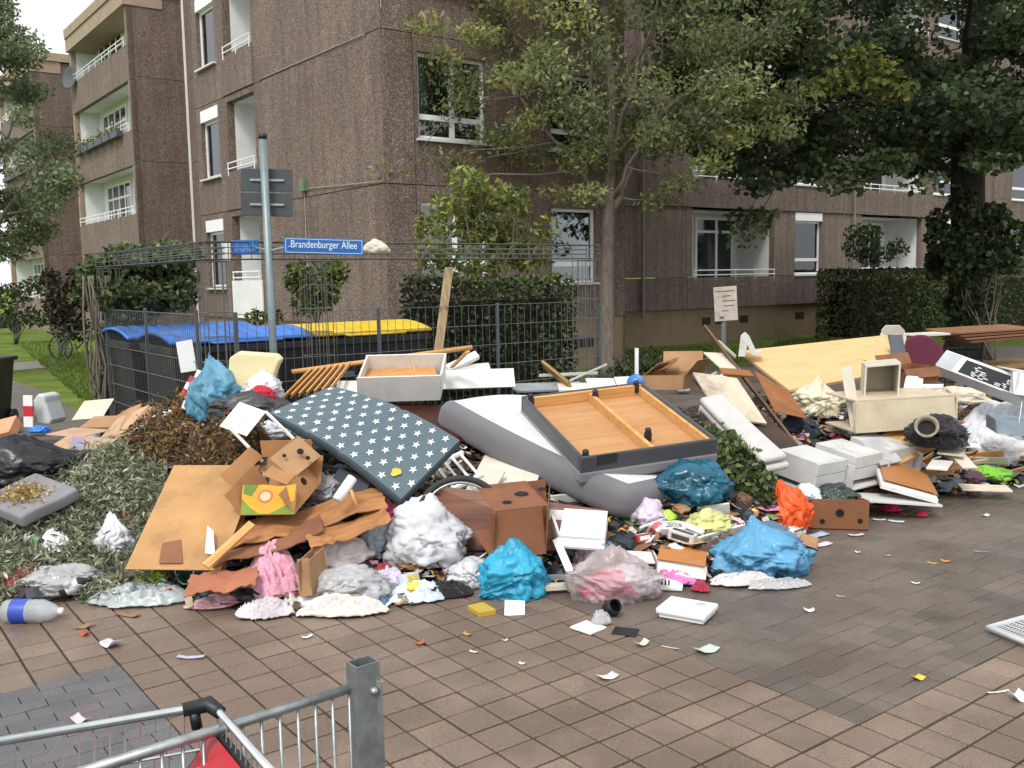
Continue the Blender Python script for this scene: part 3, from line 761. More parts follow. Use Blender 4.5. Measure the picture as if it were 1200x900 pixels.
def boxhedge(label, p0, u, v, h, leaf, n, pal, wts, seed):
    """clipped hedge: leaf shell over a box; u length, v depth"""
    e = thing('clipped_hedge', label, 'hedge', p0)
    g = np.random.default_rng(seed); L, D = u.length, v.length
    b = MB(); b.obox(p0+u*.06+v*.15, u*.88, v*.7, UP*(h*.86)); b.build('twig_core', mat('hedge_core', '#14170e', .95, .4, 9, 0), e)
    area = np.array([L*h, L*h, D*h, D*h, L*D]); side = g.choice(5, n, p=area/area.sum())
    a, c, dpt = g.uniform(0,1,n), g.uniform(0,1,n), np.abs(g.normal(0,.07,n))-.05
    bump = np.array([noise.noise(V(x*L*1.5, y*3, s*7.1)) for x, y, s in zip(a, c, side)])*.07
    dpt = dpt - bump
    U, Vv, P = np.array(u), np.array(v), np.array(p0); un, vn = U/L, Vv/D
    pos = np.zeros((n,3))
    for s in range(5):
        k = side == s; A, Cc, dd = a[k][:,None], c[k][:,None], dpt[k][:,None]
        if s == 0: q = P+U*A+vn*dd
        elif s == 1: q = P+U*A+Vv-vn*dd
        elif s == 2: q = P+Vv*A+un*dd
        elif s == 3: q = P+U+Vv*A-un*dd
        else: q = P+U*A+Vv*Cc+np.array([0,0,h])-np.array([0,0,1])*dd
        if s < 4: q = q+np.array([0,0,1])*Cc*h
        pos[k] = q
    cols = leafcols(n, pal, wts, seed, .35)
    o = np_quads('foliage', leafquads(pos, leaf, .55, .5, seed), cols, leafmat('tree_leaf', .3), e, V(*pos.mean(0))); o['kind'] = 'stuff'
    return e
DKP = ('#3d4a28', '#4a5a30', '#2e3a20', '#667038'); DKW = (4,3,4,1)
# hedge in front of the wing
hp = gz(962, 402); hp = V(hp.x, hp.y, -.03)+E1*1.3
boxhedge('long clipped hedge in front of the ground-floor loggia of the wing', hp, E1*6.2, E2*1.1, 2.05, .13, 9000, ('#525d34', '#404b2a', '#667040', '#333c22'), (4,4,2,3), 3)
hp2 = hp + E1*8.0 - E2*.2
boxhedge('clipped hedge to the right of the ivy-clad maple', hp2, E1*6, E2*1.1, 2.0, .13, 4500, ('#525d34', '#404b2a', '#667040', '#333c22'), (4,4,2,3), 4)
# hedge inside the bin enclosure
boxhedge('dense clipped hedge behind the wire fence of the bin yard', V(-1.05, 12.6, -.03), E1*2.5, E2*.8, 2.0, .085, 9000, ('#39452a', '#4c5a33', '#2a3320', '#5f6b3b'), (4,3,4,1), 6)
# yellow-green young tree above that hedge
bl = blobs_px([(510,300,30,22,260,1.0), (540,262,34,26,330,1.1), (565,230,36,22,330,1.2), (590,285,40,28,380,.9), (620,300,30,20,260,1.05), (545,210,26,14,150,1.35), (600,235,26,20,200,1.0), (525,240,22,18,160,1.2), (560,310,40,22,330,.75), (640,270,18,18,90,1.0), (500,265,20,20,130,1.1), (575,270,40,30,380,1.0)], 14.5, .5, 3)
shrub('yellowing young tree growing above the hedge in the bin yard', V(-.5,14.4,-.03), bl, .13, .42, ('#757d40', '#8a8d4c', '#59663a', '#a3924a'), (4,3,3,.7), 41, 'young_tree', 8, 'tree')
bl = blobs_px([(350,325,18,20,260,.9), (375,335,26,28,380,1), (395,320,14,16,160,1.1), (365,355,26,16,260,.8), (300,372,14,10,90,.8), (322,372,10,10,60,.9)], 14.5, .4, 4)
shrub('round green shrub growing against the brown corner wall above the bins', V(-3.0,14.4,-.03), bl, .11, .5, ('#54632f', '#6b7a3b', '#3e4a26', '#8a8a42'), (4,3,3,1), 43, stems=7)
# climber on the side fence
bl = blobs_px([(110,320,22,20,420,1.0), (150,300,30,16,430,1.15), (200,292,34,10,330,1.2), (130,345,26,24,620,.75), (165,330,32,30,800,.65), (205,325,30,26,700,.65), (150,350,34,24,600,.6), (195,348,30,20,500,.6), (135,315,30,18,400,1.0), (180,305,36,14,420,1.05), (100,345,18,14,200,1.1), (215,345,18,22,240,.65), (130,400,14,40,340,.5), (150,365,26,24,260,.5), (125,450,12,40,240,.55), (180,350,20,20,200,.6), (228,300,14,10,90,1.2)], 11.3, .5, 5)
shrub('leafy climber overgrowing the side fence of the bin yard', V(-4.9,11.5,-.03), bl, .1, .5, ('#55643d', '#6d7a4d', '#3d4a2e', '#8b9156'), (4,3,3,1), 47, 'climbing_plant', 13, 'climber')
# shrubs and ivy by the maple and the loggias
bl = blobs_px([(1012,275,24,14,260,1.0), (1025,298,26,12,260,.9), (1050,292,16,12,150,.8), (1000,290,14,16,120,.95)], 30.0, .3, 7)
shrub('potted shrubs crowding the ground-floor loggia behind the hedge', V(12.4,30.0,-.03), bl, .16, .5, DKP, DKW, 51, stems=6)
bl = blobs_px([(1098,270,14,26,330,.8), (1096,310,12,24,240,.75), (1128,300,24,40,700,.7), (1130,360,26,30,520,.6), (1128,240,18,26,300,.7), (1165,255,20,18,300,.9), (1185,280,26,22,360,.9), (1160,300,22,26,360,.7), (1178,310,22,14,240,1.05)], 21.3, .3, 8)
shrub('ivy and bushes smothering the foot of the maple trunk', V(10.6,21.2,-.03), bl, .17, .7, ('#3f4d30', '#4d5c38', '#313d26', '#6a7544'), (4,3,4,1), 53, 'ivy_bush', 9)
for k, (items, Y, lab, pal) in enumerate((
    ([(15,345,26,14,300,1), (45,335,24,12,260,1.1), (30,372,34,14,330,.75), (-8,360,20,20,200,.9)], 33, 'loose green bushes in front of the far apartment block', DKP),
    ([(70,355,20,30,420,.8), (95,340,20,30,420,.7), (82,385,26,18,330,.7), (60,325,12,12,120,1.0)], 27, 'dark reddish shrub at the edge of the lawn behind the bicycle', ('#3a2f26', '#2e2c1f', '#4a4a2c', '#403025')))):
    bl = blobs_px(items, Y, .4, 20+k); c = bl[0][0]
    shrub(lab, V(c.x, c.y, -.03), bl, .17, .5, pal, DKW, 61+k, stems=6)
# grass blades where the lawn is close enough to show them
def blades(name, region, n, label, h=.09, seed=1, pal=('#6b8038', '#839646', '#55682f', '#98995a')):
    g = np.random.default_rng(seed); tri = []; 
    P = [np.array(q)[:2] for q in region]; A, B_, C_, D_ = P
    s, t_ = g.uniform(0,1,(n,1)), g.uniform(0,1,(n,1))
    xy = (A*(1-s)+B_*s)*(1-t_)+(D_*(1-s)+C_*s)*t_
    ang = g.uniform(0, 2*np.pi, n); w = g.uniform(.006,.02,n)+.01; hh = h*g.uniform(.5,1.4,n)
    dx, dy = np.cos(ang)*w, np.sin(ang)*w; lean = g.normal(0,.4,(n,2))*hh[:,None]
    z0 = np.full(n, -.03)
    v = np.stack([np.c_[xy[:,0]-dx, xy[:,1]-dy, z0], np.c_[xy[:,0]+dx, xy[:,1]+dy, z0], np.c_[xy[:,0]+lean[:,0], xy[:,1]+lean[:,1], z0+hh]], 1)
    return np_quads(name, v, leafcols(n, pal, (4,3,3,1), seed, .3), leafmat('grass_leaf', .3), None, V(*v.mean((0,1))), n=3, label=label, cat='grass', kind='stuff')
blades('lawn_grass', [gz(720,438), gz(960,415), gz(1000,395), gz(735,412)], 16000, 'short green lawn grass in front of the wing', .1, 2)
blades('lawn_grass', [gz(120,488), gz(245,470), gz(150,395), gz(20,402)], 14000, 'short green lawn grass beside the path', .09, 3)
# ================================================================== BIN YARD, SIGNS, STREET FURNITURE
FC = V(-2.6, 8.2, 0)                       # fence corner
def wire_panel(p, d, L, z0, z1, parent, sp=.083, hz=.2, th=.0026):
    b = MB(); n = int(L/sp)
    for k in range(n+1):
        a = p+d*(k*L/n); b.tube([a+UP*z0, a+UP*z1], th, 4, cap=False)
    m = int((z1-z0)/hz); nrm = d.cross(UP)
    for k in range(m+1):
        z = z0 + (z1-z0)*k/m
        for s in (-1, 1): b.tube([p+UP*z+nrm*.008*s, p+d*L+UP*z+nrm*.008*s], th*1.15, 4, cap=False)
    return b.build('mesh_panel', WIRE, parent)
def cage(p, u, v, w, parent, name, n=(4,3,3), th=.0042):
    """wire cage along w with cross section u,v"""
    b = MB(); L = w.length; m = max(2, int(L/.2))
    ring = []
    for k in range(n[0]+1): ring += [u*(k/n[0]), u*(k/n[0])+v]
    for k in range(1, n[1]): ring += [v*(k/n[1]), u+v*(k/n[1])]
    for q in ring: b.tube([p+q, p+q+w], th, 4, cap=False)
    for k in range(m+1):
        o = p+w*(k/m)
        for a_, c_ in ((V(0,0,0),u), (u,u+v), (u+v,v), (v,V(0,0,0))): b.tube([o+a_, o+c_], th, 4, cap=False)
    return b.build(name, WIRE, parent)
LF, LS = 4.5, 3.4
fence = thing('wire_mesh_fence', 'tall grey wire-mesh fence with cage beam in front of the rubbish bins', 'fence', FC)
o = 0
for k in range(3): wire_panel(FC+E1*(.26+k*1.41), E1, 1.38, .06, 1.72, fence)
for k in range(4):
    q = FC+E1*(.25+k*1.41); MB().box((q.x, q.y, .87), (.028,.02,1.74), GRID_YAW).build('post', mat('grey_post', '#4a5157', .5, .1), fence)
for a in (0, .95, LF-.22): cage(FC+E1*a-E2*.02, E1*.22, E2*.22, UP*2.18, fence, 'cage_column', (3,2))
cage(FC+E1*0+UP*2.2-E2*.02, E2*.24, UP*.15, E1*LF, fence, 'cage_beam', (3,3))
side = thing('wire_mesh_fence', 'side run of wire-mesh fence hung with a climber', 'fence', FC+E2*1.5)
for k in range(2): wire_panel(FC+E2*(.3+k*1.55), E2, 1.5, .06, 1.72, side, .06)
for k in range(3):
    q = FC+E2*(.28+k*1.53); MB().box((q.x, q.y, .88), (.028,.02,1.76), GRID_YAW).build('post', MATS['grey_post'], side)
cage(FC+E2*LS, E1*.22, E2*.22, UP*2.18, side, 'cage_column', (3,2))
cage(FC+E2*.25+UP*2.2, E1*.24, UP*.15, E2*(LS), side, 'cage_beam', (3,3))
b = MB()
for k in range(10): pts, rs = limb(FC+E2*(LS+.1)+V(random.uniform(-.1,.1),random.uniform(-.1,.1),0), FC+E2*(LS+.1)+V(random.uniform(-.15,.15),random.uniform(-.1,.1),2.1), .02, .01, .08, 300+k, 7); b.tube(pts, rs, 5)
b.build('climber_stems', BARK, None, True, label='bundle of bare woody climber stems at the overgrown cage column', cat='climber')

# --- large refuse containers
def container(p, label, lidm, tilt=0, stick=False):
    """p = front-left ground corner, long side along E1, 1.32 wide, 1.05 deep, 1.45 tall"""
    W, D, H = 1.42, 1.02, 1.38
    e = thing('refuse_container', label, 'bin', p+E1*W/2+E2*D/2)
    def q(a, d, z): return p+E1*a+E2*d+UP*z
    b = MB(); i = .07
    lo = [q(i,i,.2), q(W-i,i,.2), q(W-i,D-i,.2), q(i,D-i,.2)]; hi = [q(0,0,H), q(W,0,H), q(W,D,H), q(0,D,H)]
    for k in range(4): j = (k+1) % 4; b.quad(lo[k], lo[j], hi[j], hi[k])
    b.poly(lo[::-1])
    b.build('body', DARKPL, e)
    b = MB(); b.obox(q(-.03,-.03,H-.06), E1*(W+.06), E2*(D+.06), UP*.08); b.build('rim', DARKPL, e, bevel=.01)
    for a in (.25, .66, 1.07): b = MB().obox(q(a-.03,.0,.3), E1*.06, E2*.04, UP*.85); b.build('rib', DARKPL, e)
    for a in (.12, W-.12):
        for d in (.15, D-.15):
            c = q(a, d, .1); m = Matrix.Rotation(math.pi/2, 4, 'Y'); m = Matrix.Rotation(GRID_YAW, 4, 'Z') @ m; m.translation = c
            MB().lathe([(0,-.025),(.09,-.025),(.1,-.015),(.1,.015),(.09,.025),(0,.025)], 16, m).build('wheel', DARKPL, e, True)
    b = MB(); n = 44; ns = 12; w0 = -.05
    for k in range(n+1):
        a = w0+(W+.1)*k/n
        for s in range(ns+1):
            f = s/ns; d = -.05+(D+.1)*f; rib = .007*(1 if (k // 2) % 2 else -1)
            b.v.append(q(a, d, H+.03+.13*math.sin(math.pi*(f*.9+.05))**.6 + rib*math.sin(math.pi*f)**.5 + tilt*f))
    for k in range(n):
        for s in range(ns): o_ = k*(ns+1)+s; b.f.append((o_, o_+ns+1, o_+ns+2, o_+1)); b.c.append(None)
    lid = b.build('lid', lidm, e, True); sm = lid.modifiers.new('thick', 'SOLIDIFY'); sm.thickness = .03; sm.offset = -1
    b = MB(); b.tube([q(.35,-.06,H+.06), q(.35,-.13,H+.05), q(W-.35,-.13,H+.05), q(W-.35,-.06,H+.06)], .015, 6); b.build('lid_handle', lidm, e, True)
    if stick:
        b = MB().obox(q(.74,-.002,.92), E1*.25, E2*-.004, UP*.06); b.build('sticker', mat('pale_sticker', '#c9ccc8', .5, .25, 60), e)
        b = MB().obox(q(.28,-.002,.98), E1*.2, E2*-.004, UP*.05); b.build('sticker', mat('dim_sticker', '#51565a', .5, .25, 60), e)
    return e
BLUE_LID = mat('blue_lid_plastic', '#3a6fbd', .5, .15, 3, .3); YEL_LID = mat('yellow_lid_plastic', '#cfae22', .5, .15, 3, .3)
cy = V(-2.12, 10.2, -.02)
container(cy, 'black refuse container with a yellow lid behind the wire fence', YEL_LID, stick=True)
container(cy-E1*1.49-E2*.05, 'black refuse container with a bright blue lid beside the yellow-lidded one', BLUE_LID)
container(cy-E1*1.55+E2*1.2, 'black refuse container with a blue lid in the back row of the bin yard', BLUE_LID, .02)

# --- street name post
pp = at(322, 420, 8.25); pp.z = -.05
def text_obj(s, name, frame_, width, height, mt, parent):
    cu = bpy.data.curves.new(name, 'FONT'); cu.body = s; cu.extrude = .0008
    tmp = bpy.data.objects.new(name, cu); COL.objects.link(tmp); bpy.context.view_layer.update()
    me = bpy.data.meshes.new_from_object(tmp.evaluated_get(bpy.context.evaluated_depsgraph_get()))
    bpy.data.objects.remove(tmp)
    co = np.empty(len(me.vertices)*3, np.float32); me.vertices.foreach_get('co', co); co = co.reshape(-1,3)
    mn, mx = co.min(0), co.max(0); co[:,0] = (co[:,0]-mn[0])/(mx[0]-mn[0])*width; co[:,1] = (co[:,1]-mn[1])/(mx[1]-mn[1])*height
    me.vertices.foreach_set('co', co.ravel()); me.update()
    ob = mkobj(name, me, mt); fr = frame_.copy()
    ob.parent = parent; fr.translation = fr.translation-WLOC[parent]; ob.matrix_local = fr
    return ob
post = thing('street_sign_post', 'galvanised street name post with two blue signs beside the fence', 'sign post', pp)
b = MB(); b.tube([pp, pp+V(-.02,0,3.25)], .034, 12); b.build('pole', mat('pole_paint', '#7d8a8c', .45, .12, 8, .3, metal=.4), post, True)
b = MB(); b.tube([pp+V(-.02,0,3.25), pp+V(-.02,0,3.29)], .038, 12); b.build('cap', DARKPL, post, True)
SIGNB = mat('sign_blue', '#1663b0', .4, .08, 4, .15); WPRINT = mat('white_print', '#dfe6ea', .5, .05, 30, 0, bump=0)
def signplate(p0, p1, h, mt, parent, name='name_plate'):
    d = (p1-p0); d.z = 0
    fm = frame(p0, p1-p0, UP); b = MB().obox(V(0,0,-.012), V(d.length,0,0), V(0,h,0), V(0,0,.012))
    return place(b, name, mt, fm, parent, bevel=.004), fm
s1a, s1b = at(333, 297, 8.15), at(426, 299, 8.5)
sp, fm = signplate(s1a, s1b, .137, SIGNB, post)
L = (s1b-s1a).length
f2 = fm.copy(); f2.translation = fm @ V(.06, .032, .002); text_obj('Brandenburger Allee', 'lettering', f2, L-.12, .082, WPRINT, post)
b = MB()
for (x0,y0,x1,y1) in ((.012,.01,L-.012,.014), (.012,.123,L-.012,.127), (.012,.01,.016,.127), (L-.016,.01,L-.012,.127)): b.obox(V(x0,y0,.0005), V(x1-x0,0,0), V(0,y1-y0,0), V(0,0,.001))
place(b, 'border_line', WPRINT, fm, post)
s2a, s2b = at(272, 299, 8.6), at(303, 298, 8.45)
sp2, fm2 = signplate(s2a, s2b, .13, SIGNB, post); L2_ = (s2b-s2a).length
b = MB(); gx = random.Random(3)
x = .03
while x < L2_-.03:
    hh = gx.choice((.05,.06,.075)); b.obox(V(x,.03,.0005), V(.006,0,0), V(0,hh,0), V(0,0,.001))
    if gx.random() < .6: b.obox(V(x,.03+gx.choice((0,.025)),.0005), V(.015,0,0), V(0,.007,0), V(0,0,.001))
    x += .022
place(b, 'worn_lettering', mat('faded_print', '#8fb2d6', .5, .1, 30, 0), fm2, post)
b = MB(); b.tube([pp+V(-.01,0,2.31), s1a+V(.05,.02,.06)], .012, 6); b.tube([pp+V(-.01,0,2.31), s2b+V(-.03,.02,.06)], .012, 6); b.build('sign_arm', STEEL, post)
GB = mat('sign_back_grey', '#3f4549', .55, .12, 5, .25)
for (y0, y1) in ((198, 224), (226, 253)):
    q0, q1 = at(282.5, y1, 8.3), at(343, y1+1, 8.35); hgt = (y1-y0)*8.3/F_PX
    sp3, f3 = signplate(q0, q1, hgt, GB, post, 'sign_board_back')
    b = MB(); w_ = (q1-q0).length; b.obox(V(w_*.18,hgt*.45,.002), V(w_*.66,0,0), V(0,.018,0), V(0,0,.014)); place(b, 'clamp_rail', STEEL, f3, post)
# information board on a leaning post behind the pile
ip = at(848, 440, 12.2); ip.z = -.02
inf = thing('notice_board', 'small weathered notice board on a grey post behind the bed base', 'sign', ip)
b = MB(); b.tube([ip, at(848, 372, 12.2), at(852, 345, 12.2)], .032, 10); b.build('pole', MATS['pole_paint'], inf, True)
q0, q1, q2 = at(838, 377, 12.15), at(865, 375, 12.15), at(843, 337, 12.15)
fm = frame(q0, q1-q0, q2-q0); w_, h_ = (q1-q0).length, (q2-q0).length
place(MB().obox(V(0,0,-.015), V(w_,0,0), V(0,h_,0), V(0,0,.015)), 'board', mat('weathered_board', '#b4aaa0', .6, .15, 9, .5), fm, inf, bevel=.004)
b = MB()
for k, (y, x0, x1) in enumerate(((.36,.04,.9), (.3,.35,.75), (.24,.35,.9), (.18,.4,.85), (.12,.3,.6))): b.obox(V(w_*x0,y*h_/.42,.001), V(w_*(x1-x0),0,0), V(0,.012,0), V(0,0,.001))
b.obox(V(w_*.2,.03,.001), V(w_*.2,0,0), V(0,.03,0), V(0,0,.001)); place(b, 'print', mat('grey_print', '#5b554f', .6), fm, inf, kind='stuff')
# paper notice on the fence, leaning batten
def flat(name, label, cat, p0, p1, p2, th, mt, group=None, bevel=.002, parent=None, kind=None):
    """rectangular board: p0 corner, p1 along its length, p2 along its width"""
    fm = frame(p0, p1-p0, p2-p0); u = (p1-p0).length; y = fm.to_3x3().col[1]; v = (p2-p0).dot(y)
    return place(MB().obox(V(0,0,-th), V(u,0,0), V(0,v,0), V(0,0,th)), name, mt, fm, parent, False, bevel, label, cat, group, kind)
flat('paper_notice', 'white paper notice cable-tied to the wire fence beside the blue bins', 'notice', at(212,437,8.55), at(231,434,8.5), at(212,400,8.55), .003, mat('paper', '#d9dcdc', .7, .1, 50, .1))
b = MB().obox(at(508,428,9.45), E1*.09, E2*.03, at(523,313,9.75)-at(508,428,9.45)); b.build('leaning_batten', wood('grey_batten', '#b39d7c', '#8a7557', .8, 1, 2), label='tall weathered batten leaning against the fence beside the yellow-lidded container', cat='batten', bevel=.003)
# plain wheelie bin at the left edge
q = gz(-14, 498); wb = thing('wheelie_bin', 'dark wheelie bin at the edge of the path', 'bin', q)
b = MB(); W, D, H = .56, .6, .92
lo = [q+V(-.22,-.2,.08), q+V(.2,-.2,.08), q+V(.2,.25,.08), q+V(-.22,.25,.08)]; hi = [q+V(-.28,-.28,H), q+V(.28,-.28,H), q+V(.28,.32,H), q+V(-.28,.32,H)]
for k in range(4): j = (k+1) % 4; b.quad(lo[k], lo[j], hi[j], hi[k])
b.poly(lo[::-1]); b.build('body', DARKPL, wb)
b = MB().obox(q+V(-.31,-.34,H), V(.64,0,0), V(0,.7,0), V(0,0,.06)); b.build('lid', DARKPL, wb, bevel=.02)
for s in (-.24, .24):
    m = Matrix.Rotation(math.pi/2, 4, 'Y'); m.translation = q+V(s,.26,.1); MB().lathe([(0,-.03),(.1,-.03),(.1,.03),(0,.03)], 16, m).build('wheel', DARKPL, wb, True)
# bicycle on the lawn
def bicycle(p, d, label):
    e = thing('bicycle', label, 'bicycle', p); n = d.cross(UP)
    blk_ = DARKPL; fm_ = mat('bike_frame', '#5d6266', .4, .1, metal=.5)
    def w(a, z, s=0): return p+d*a+UP*z+n*s
    for a in (0, 1.08):
        ring = [w(a+.33*math.cos(t), .34+.33*math.sin(t)) for t in np.linspace(0, 2*math.pi, 29)[:-1]]
        wh = MB().tube(ring, .02, 6, closed=True).build('wheel', blk_, e, True)
        b = MB(); 
        for t in np.linspace(0, math.pi, 9)[:-1]: b.tube([w(a+.31*math.cos(t), .34+.31*math.sin(t)), w(a-.31*math.cos(t), .34-.31*math.sin(t))], .003, 4)
        b.build('spokes', STEEL, wh)
    b = MB()
    for pts in ([(0,.34),(.46,.30),(.38,.78),(0,.34)], [(.46,.30),(.9,.72)], [(.38,.74),(.88,.78)], [(.86,.88),(1.08,.34)]): b.tube([w(*q) for q in pts], .022, 6)
    b.build('frame', fm_, e, True)
    b = MB(); b.tube([w(.38,.76), w(.36,.92)], .014, 6); b.build('seat_post', STEEL, e)
    b = MB(); b.tube([w(.22,.93), w(.34,.95), w(.5,.93)], [.06,.05,.02], 8); b.build('saddle', blk_, e, True)
    b = MB(); b.tube([w(.85,.9), w(.84,1.02), w(.9,1.04,.28)], .012, 6); b.tube([w(.84,1.02), w(.9,1.04,-.28)], .012, 6); b.build('handlebar', blk_, e, True)
    b = MB(); b.tube([w(-.3,.74), w(.3,.74)], .012, 5); b.tube([w(-.2,.74), w(0,.34)], .008, 5); b.build('rack', blk_, e)
    for s in (-1, 1): MB().tube([w(.46,.30,.05*s), w(.46+.12*s,.30-.12*s,.09*s), w(.46+.12*s,.30-.12*s,.17*s)], .012, 6).build('pedal', blk_, e)
q = gz(72, 421); bicycle(V(q.x, q.y, -.02), V(.97,-.1,0).normalized(), 'grey bicycle parked on the lawn beside the overgrown fence')
# covered scooter far left
q = gz(0, 391); sc_ = thing('motor_scooter', 'dark motor scooter parked beyond the lawn near the far bushes', 'scooter', q)
b = MB(); prof = [(-.75,.35),(-.8,.75),(-.45,.95),(0,.8),(.3,.7),(.5,1.1),(.62,1.1),(.7,.6),(.6,.3),(.2,.22),(-.3,.25)]
b.prism([q+V(x,-.17,z) for x, z in prof], V(0,.34,0)); b.build('body', DARKPL, sc_, bevel=.04)
for a in (-.55, .68):
    m = Matrix.Rotation(math.pi/2, 4, 'X'); m.translation = q+V(a,0,.24); MB().lathe([(0,-.05),(.17,-.05),(.24,-.03),(.24,.03),(.17,.05),(0,.05)], 18, m).build('wheel', DARKPL, sc_, True)
b = MB().tube([q+V(.5,-.3,1.12), q+V(.55,0,1.15), q+V(.5,.3,1.12)], .02, 6); b.build('handlebar', DARKPL, sc_)

# --- railing with post, in front
GA = gz(425, 775, 1.02); GA.z = 0; GD = (gz(110, 900, .93)-gz(420, 802, .93)); GD.z = 0; GD.normalize(); GN = V(-GD.y, GD.x, 0)
rl = thing('steel_railing', 'galvanised steel railing with a hollow square post on the pavement', 'railing', GA)
b = MB(); a, th = .034, .004
pc = GA
o_ = [pc+GD*sx*a+GN*sy*a*.8 for sx, sy in ((-1,-1),(1,-1),(1,1),(-1,1))]; i_ = [pc+GD*sx*(a-th)+GN*sy*(a*.8-th) for sx, sy in ((-1,-1),(1,-1),(1,1),(-1,1))]
H = 1.02
for k in range(4):
    j = (k+1) % 4
    b.quad(o_[k]-UP*.05, o_[j]-UP*.05, o_[j]+UP*H, o_[k]+UP*H); b.quad(i_[j]+UP*.5, i_[k]+UP*.5, i_[k]+UP*H, i_[j]+UP*H); b.quad(o_[k]+UP*H, o_[j]+UP*H, i_[j]+UP*H, i_[k]+UP*H)
b.quad(*[q+UP*.5 for q in i_]); b.build('post', STEEL, rl)
b = MB().obox(pc+GN*-.03-GD*.034-GD*.02, GD*.012, GN*-.05, UP*.97); b.build('flange', STEEL, rl, bevel=.002)
q = gz(441, 808, .95)
fl = MB().obox(gz(431,798,.965)-V(0,0,.93), gz(447,800,.955)-gz(431,798,.955), -GN*-.006, UP*.935); fl.build('mounting_plate', STEEL, rl, bevel=.0015)
m = Matrix.Translation(gz(438.5, 810, .945)) @ Matrix.Rotation(math.pi/2, 4, 'X'); MB().lathe([(.011,-.002),(.011,.004),(.007,.009),(0,.010)], 12, m).build('bolt', STEEL, rl, True)
r0, r1 = gz(428, 801, .95), gz(100, 903.5, .95); r1 = r0+(r1-r0)*1.25
b = MB().tube([r0, r1], .013, 10); b.build('top_rail', STEEL, rl, True)
dd = (r1-r0); n = int(dd.length/.046)
for k in range(1, n):
    q = r0+dd*(k/n); MB().tube([q, V(q.x, q.y, .1)], .0045, 6).build('bar', STEEL, rl, True)
b = MB().tube([V(r0.x,r0.y,.1), V(r1.x,r1.y,.1)], .013, 8); b.build('bottom_rail', STEEL, rl, True)

# --- shopping trolley
zc = .98
c0 = gz(250, 826, zc); cl_ = gz(-60, 879, zc); cr_ = gz(312, 897, zc); cr_ = c0+(cr_-c0)*1.5
ct = thing('shopping_trolley', 'chrome wire shopping trolley with a black corner cap and red sign', 'shopping cart', V(c0.x, c0.y, 0))
CHR = mat('chrome_wire', '#c9cfd0', .25, .08, 20, .1, metal=.85, bump=0)
b = MB().tube([cl_, c0, cr_], .011, 8); b.build('rim', CHR, ct, True)
u1, u2 = (cl_-c0), (cr_-c0)
dn = V(0,0,-1)
b = MB()
for (lev, ins) in ((.1,.015), (.22,.03), (.34,.045)):
    inw = (u1.normalized()+u2.normalized())*ins
    b.tube([cl_+dn*lev+inw, c0+dn*lev+inw, cr_+dn*lev+inw], .0042, 6)
b.build('basket_ring', CHR, ct, True)
b = MB()
for u in (u1, u2):
    n = int(u.length/.032)
    for k in range(1, n):
        q = c0+u*(k/n); inw = (u1.normalized()+u2.normalized())*.05
        b.tube([q, q+dn*.5+inw], .0019, 5, cap=False)
b.build('basket_wires', CHR, ct)
d1, d2 = u1.normalized(), u2.normalized()
b = MB().tube([c0+d1*.07, c0+d1*.01+UP*.004, c0+d2*.05], [.017,.02,.016], 10); b.tube([c0+d1*.045+dn*.01, c0+d1*.04+dn*.05], .014, 8); b.build('corner_cap', DARKPL, ct, True)
s0 = c0+d2*.012+dn*.045-d1*.004; b = MB()
dt = dn*.22+d1*.16; b.obox(s0, d2*.28, dt, (d2.cross(dn))*-.006); b.build('sign_plate', DARKPL, ct, bevel=.003)
nn_ = d2.cross(dt).normalized(); nn_ = nn_ if nn_.dot(EYE-c0) > 0 else -nn_
for sg_ in (-1, 1): MB().obox(s0+nn_*.009*sg_+d2*.02+dt*.07, d2*.24, dt*.86, nn_*.002*sg_).build('red_panel', mat('red_sign', '#b0202a', .4, .08), ct)
for sg_ in (-1, 1): MB().obox(s0+nn_*.0125*sg_+d2*.06+dt*.35, d2*.03, dt*.4, nn_*.001*sg_).build('white_mark', WPRINT, ct)
fl0 = V(c0.x, c0.y, .34); b = MB()
for q in (c0, c0+u1*.6): b.tube([V(q.x,q.y,zc-.5), V(q.x,q.y,.16)], .011, 8)
b.tube([V(c0.x,c0.y,.2), V(c0.x,c0.y,.2)+V(u1.x,u1.y,0)], .011, 8); b.build('chassis', CHR, ct, True)
for q in (c0, c0+u1*.6):
    m = Matrix.Translation(V(q.x,q.y,.06)) @ Matrix.Rotation(math.pi/2, 4, 'X'); MB().lathe([(0,-.015),(.06,-.015),(.06,.015),(0,.015)], 16, m).build('caster', DARKPL, ct, True)
# wire shelf lying on the paving, right edge
q0 = gz(1158, 742); q1 = gz(1232, 772); q2 = gz(1200, 722)
ws = thing('wire_rack', 'grey wire rack lying flat on the dark paving', 'wire rack', q0)
u, v_ = q1-q0, q2-q0; v_ = v_-u.normalized()*v_.dot(u.normalized())*.6
b = MB().tube([q0+UP*.03, q0+u+UP*.03, q0+u+v_+UP*.03, q0+v_+UP*.03], .018, 8, closed=True); b.build('rim', mat('grey_coated', '#b9bcbd', .4, .06), ws, True)
b = MB()
for k in range(1, 22): b.tube([q0+u*(k/22)+UP*.03, q0+u*(k/22)+v_+UP*.03], .003, 4)
for k in range(1, 9): b.tube([q0+v_*(k/9)+UP*.032, q0+v_*(k/9)+u+UP*.032], .003, 4)
b.build('grid_wires', MATS['grey_coated'], ws)
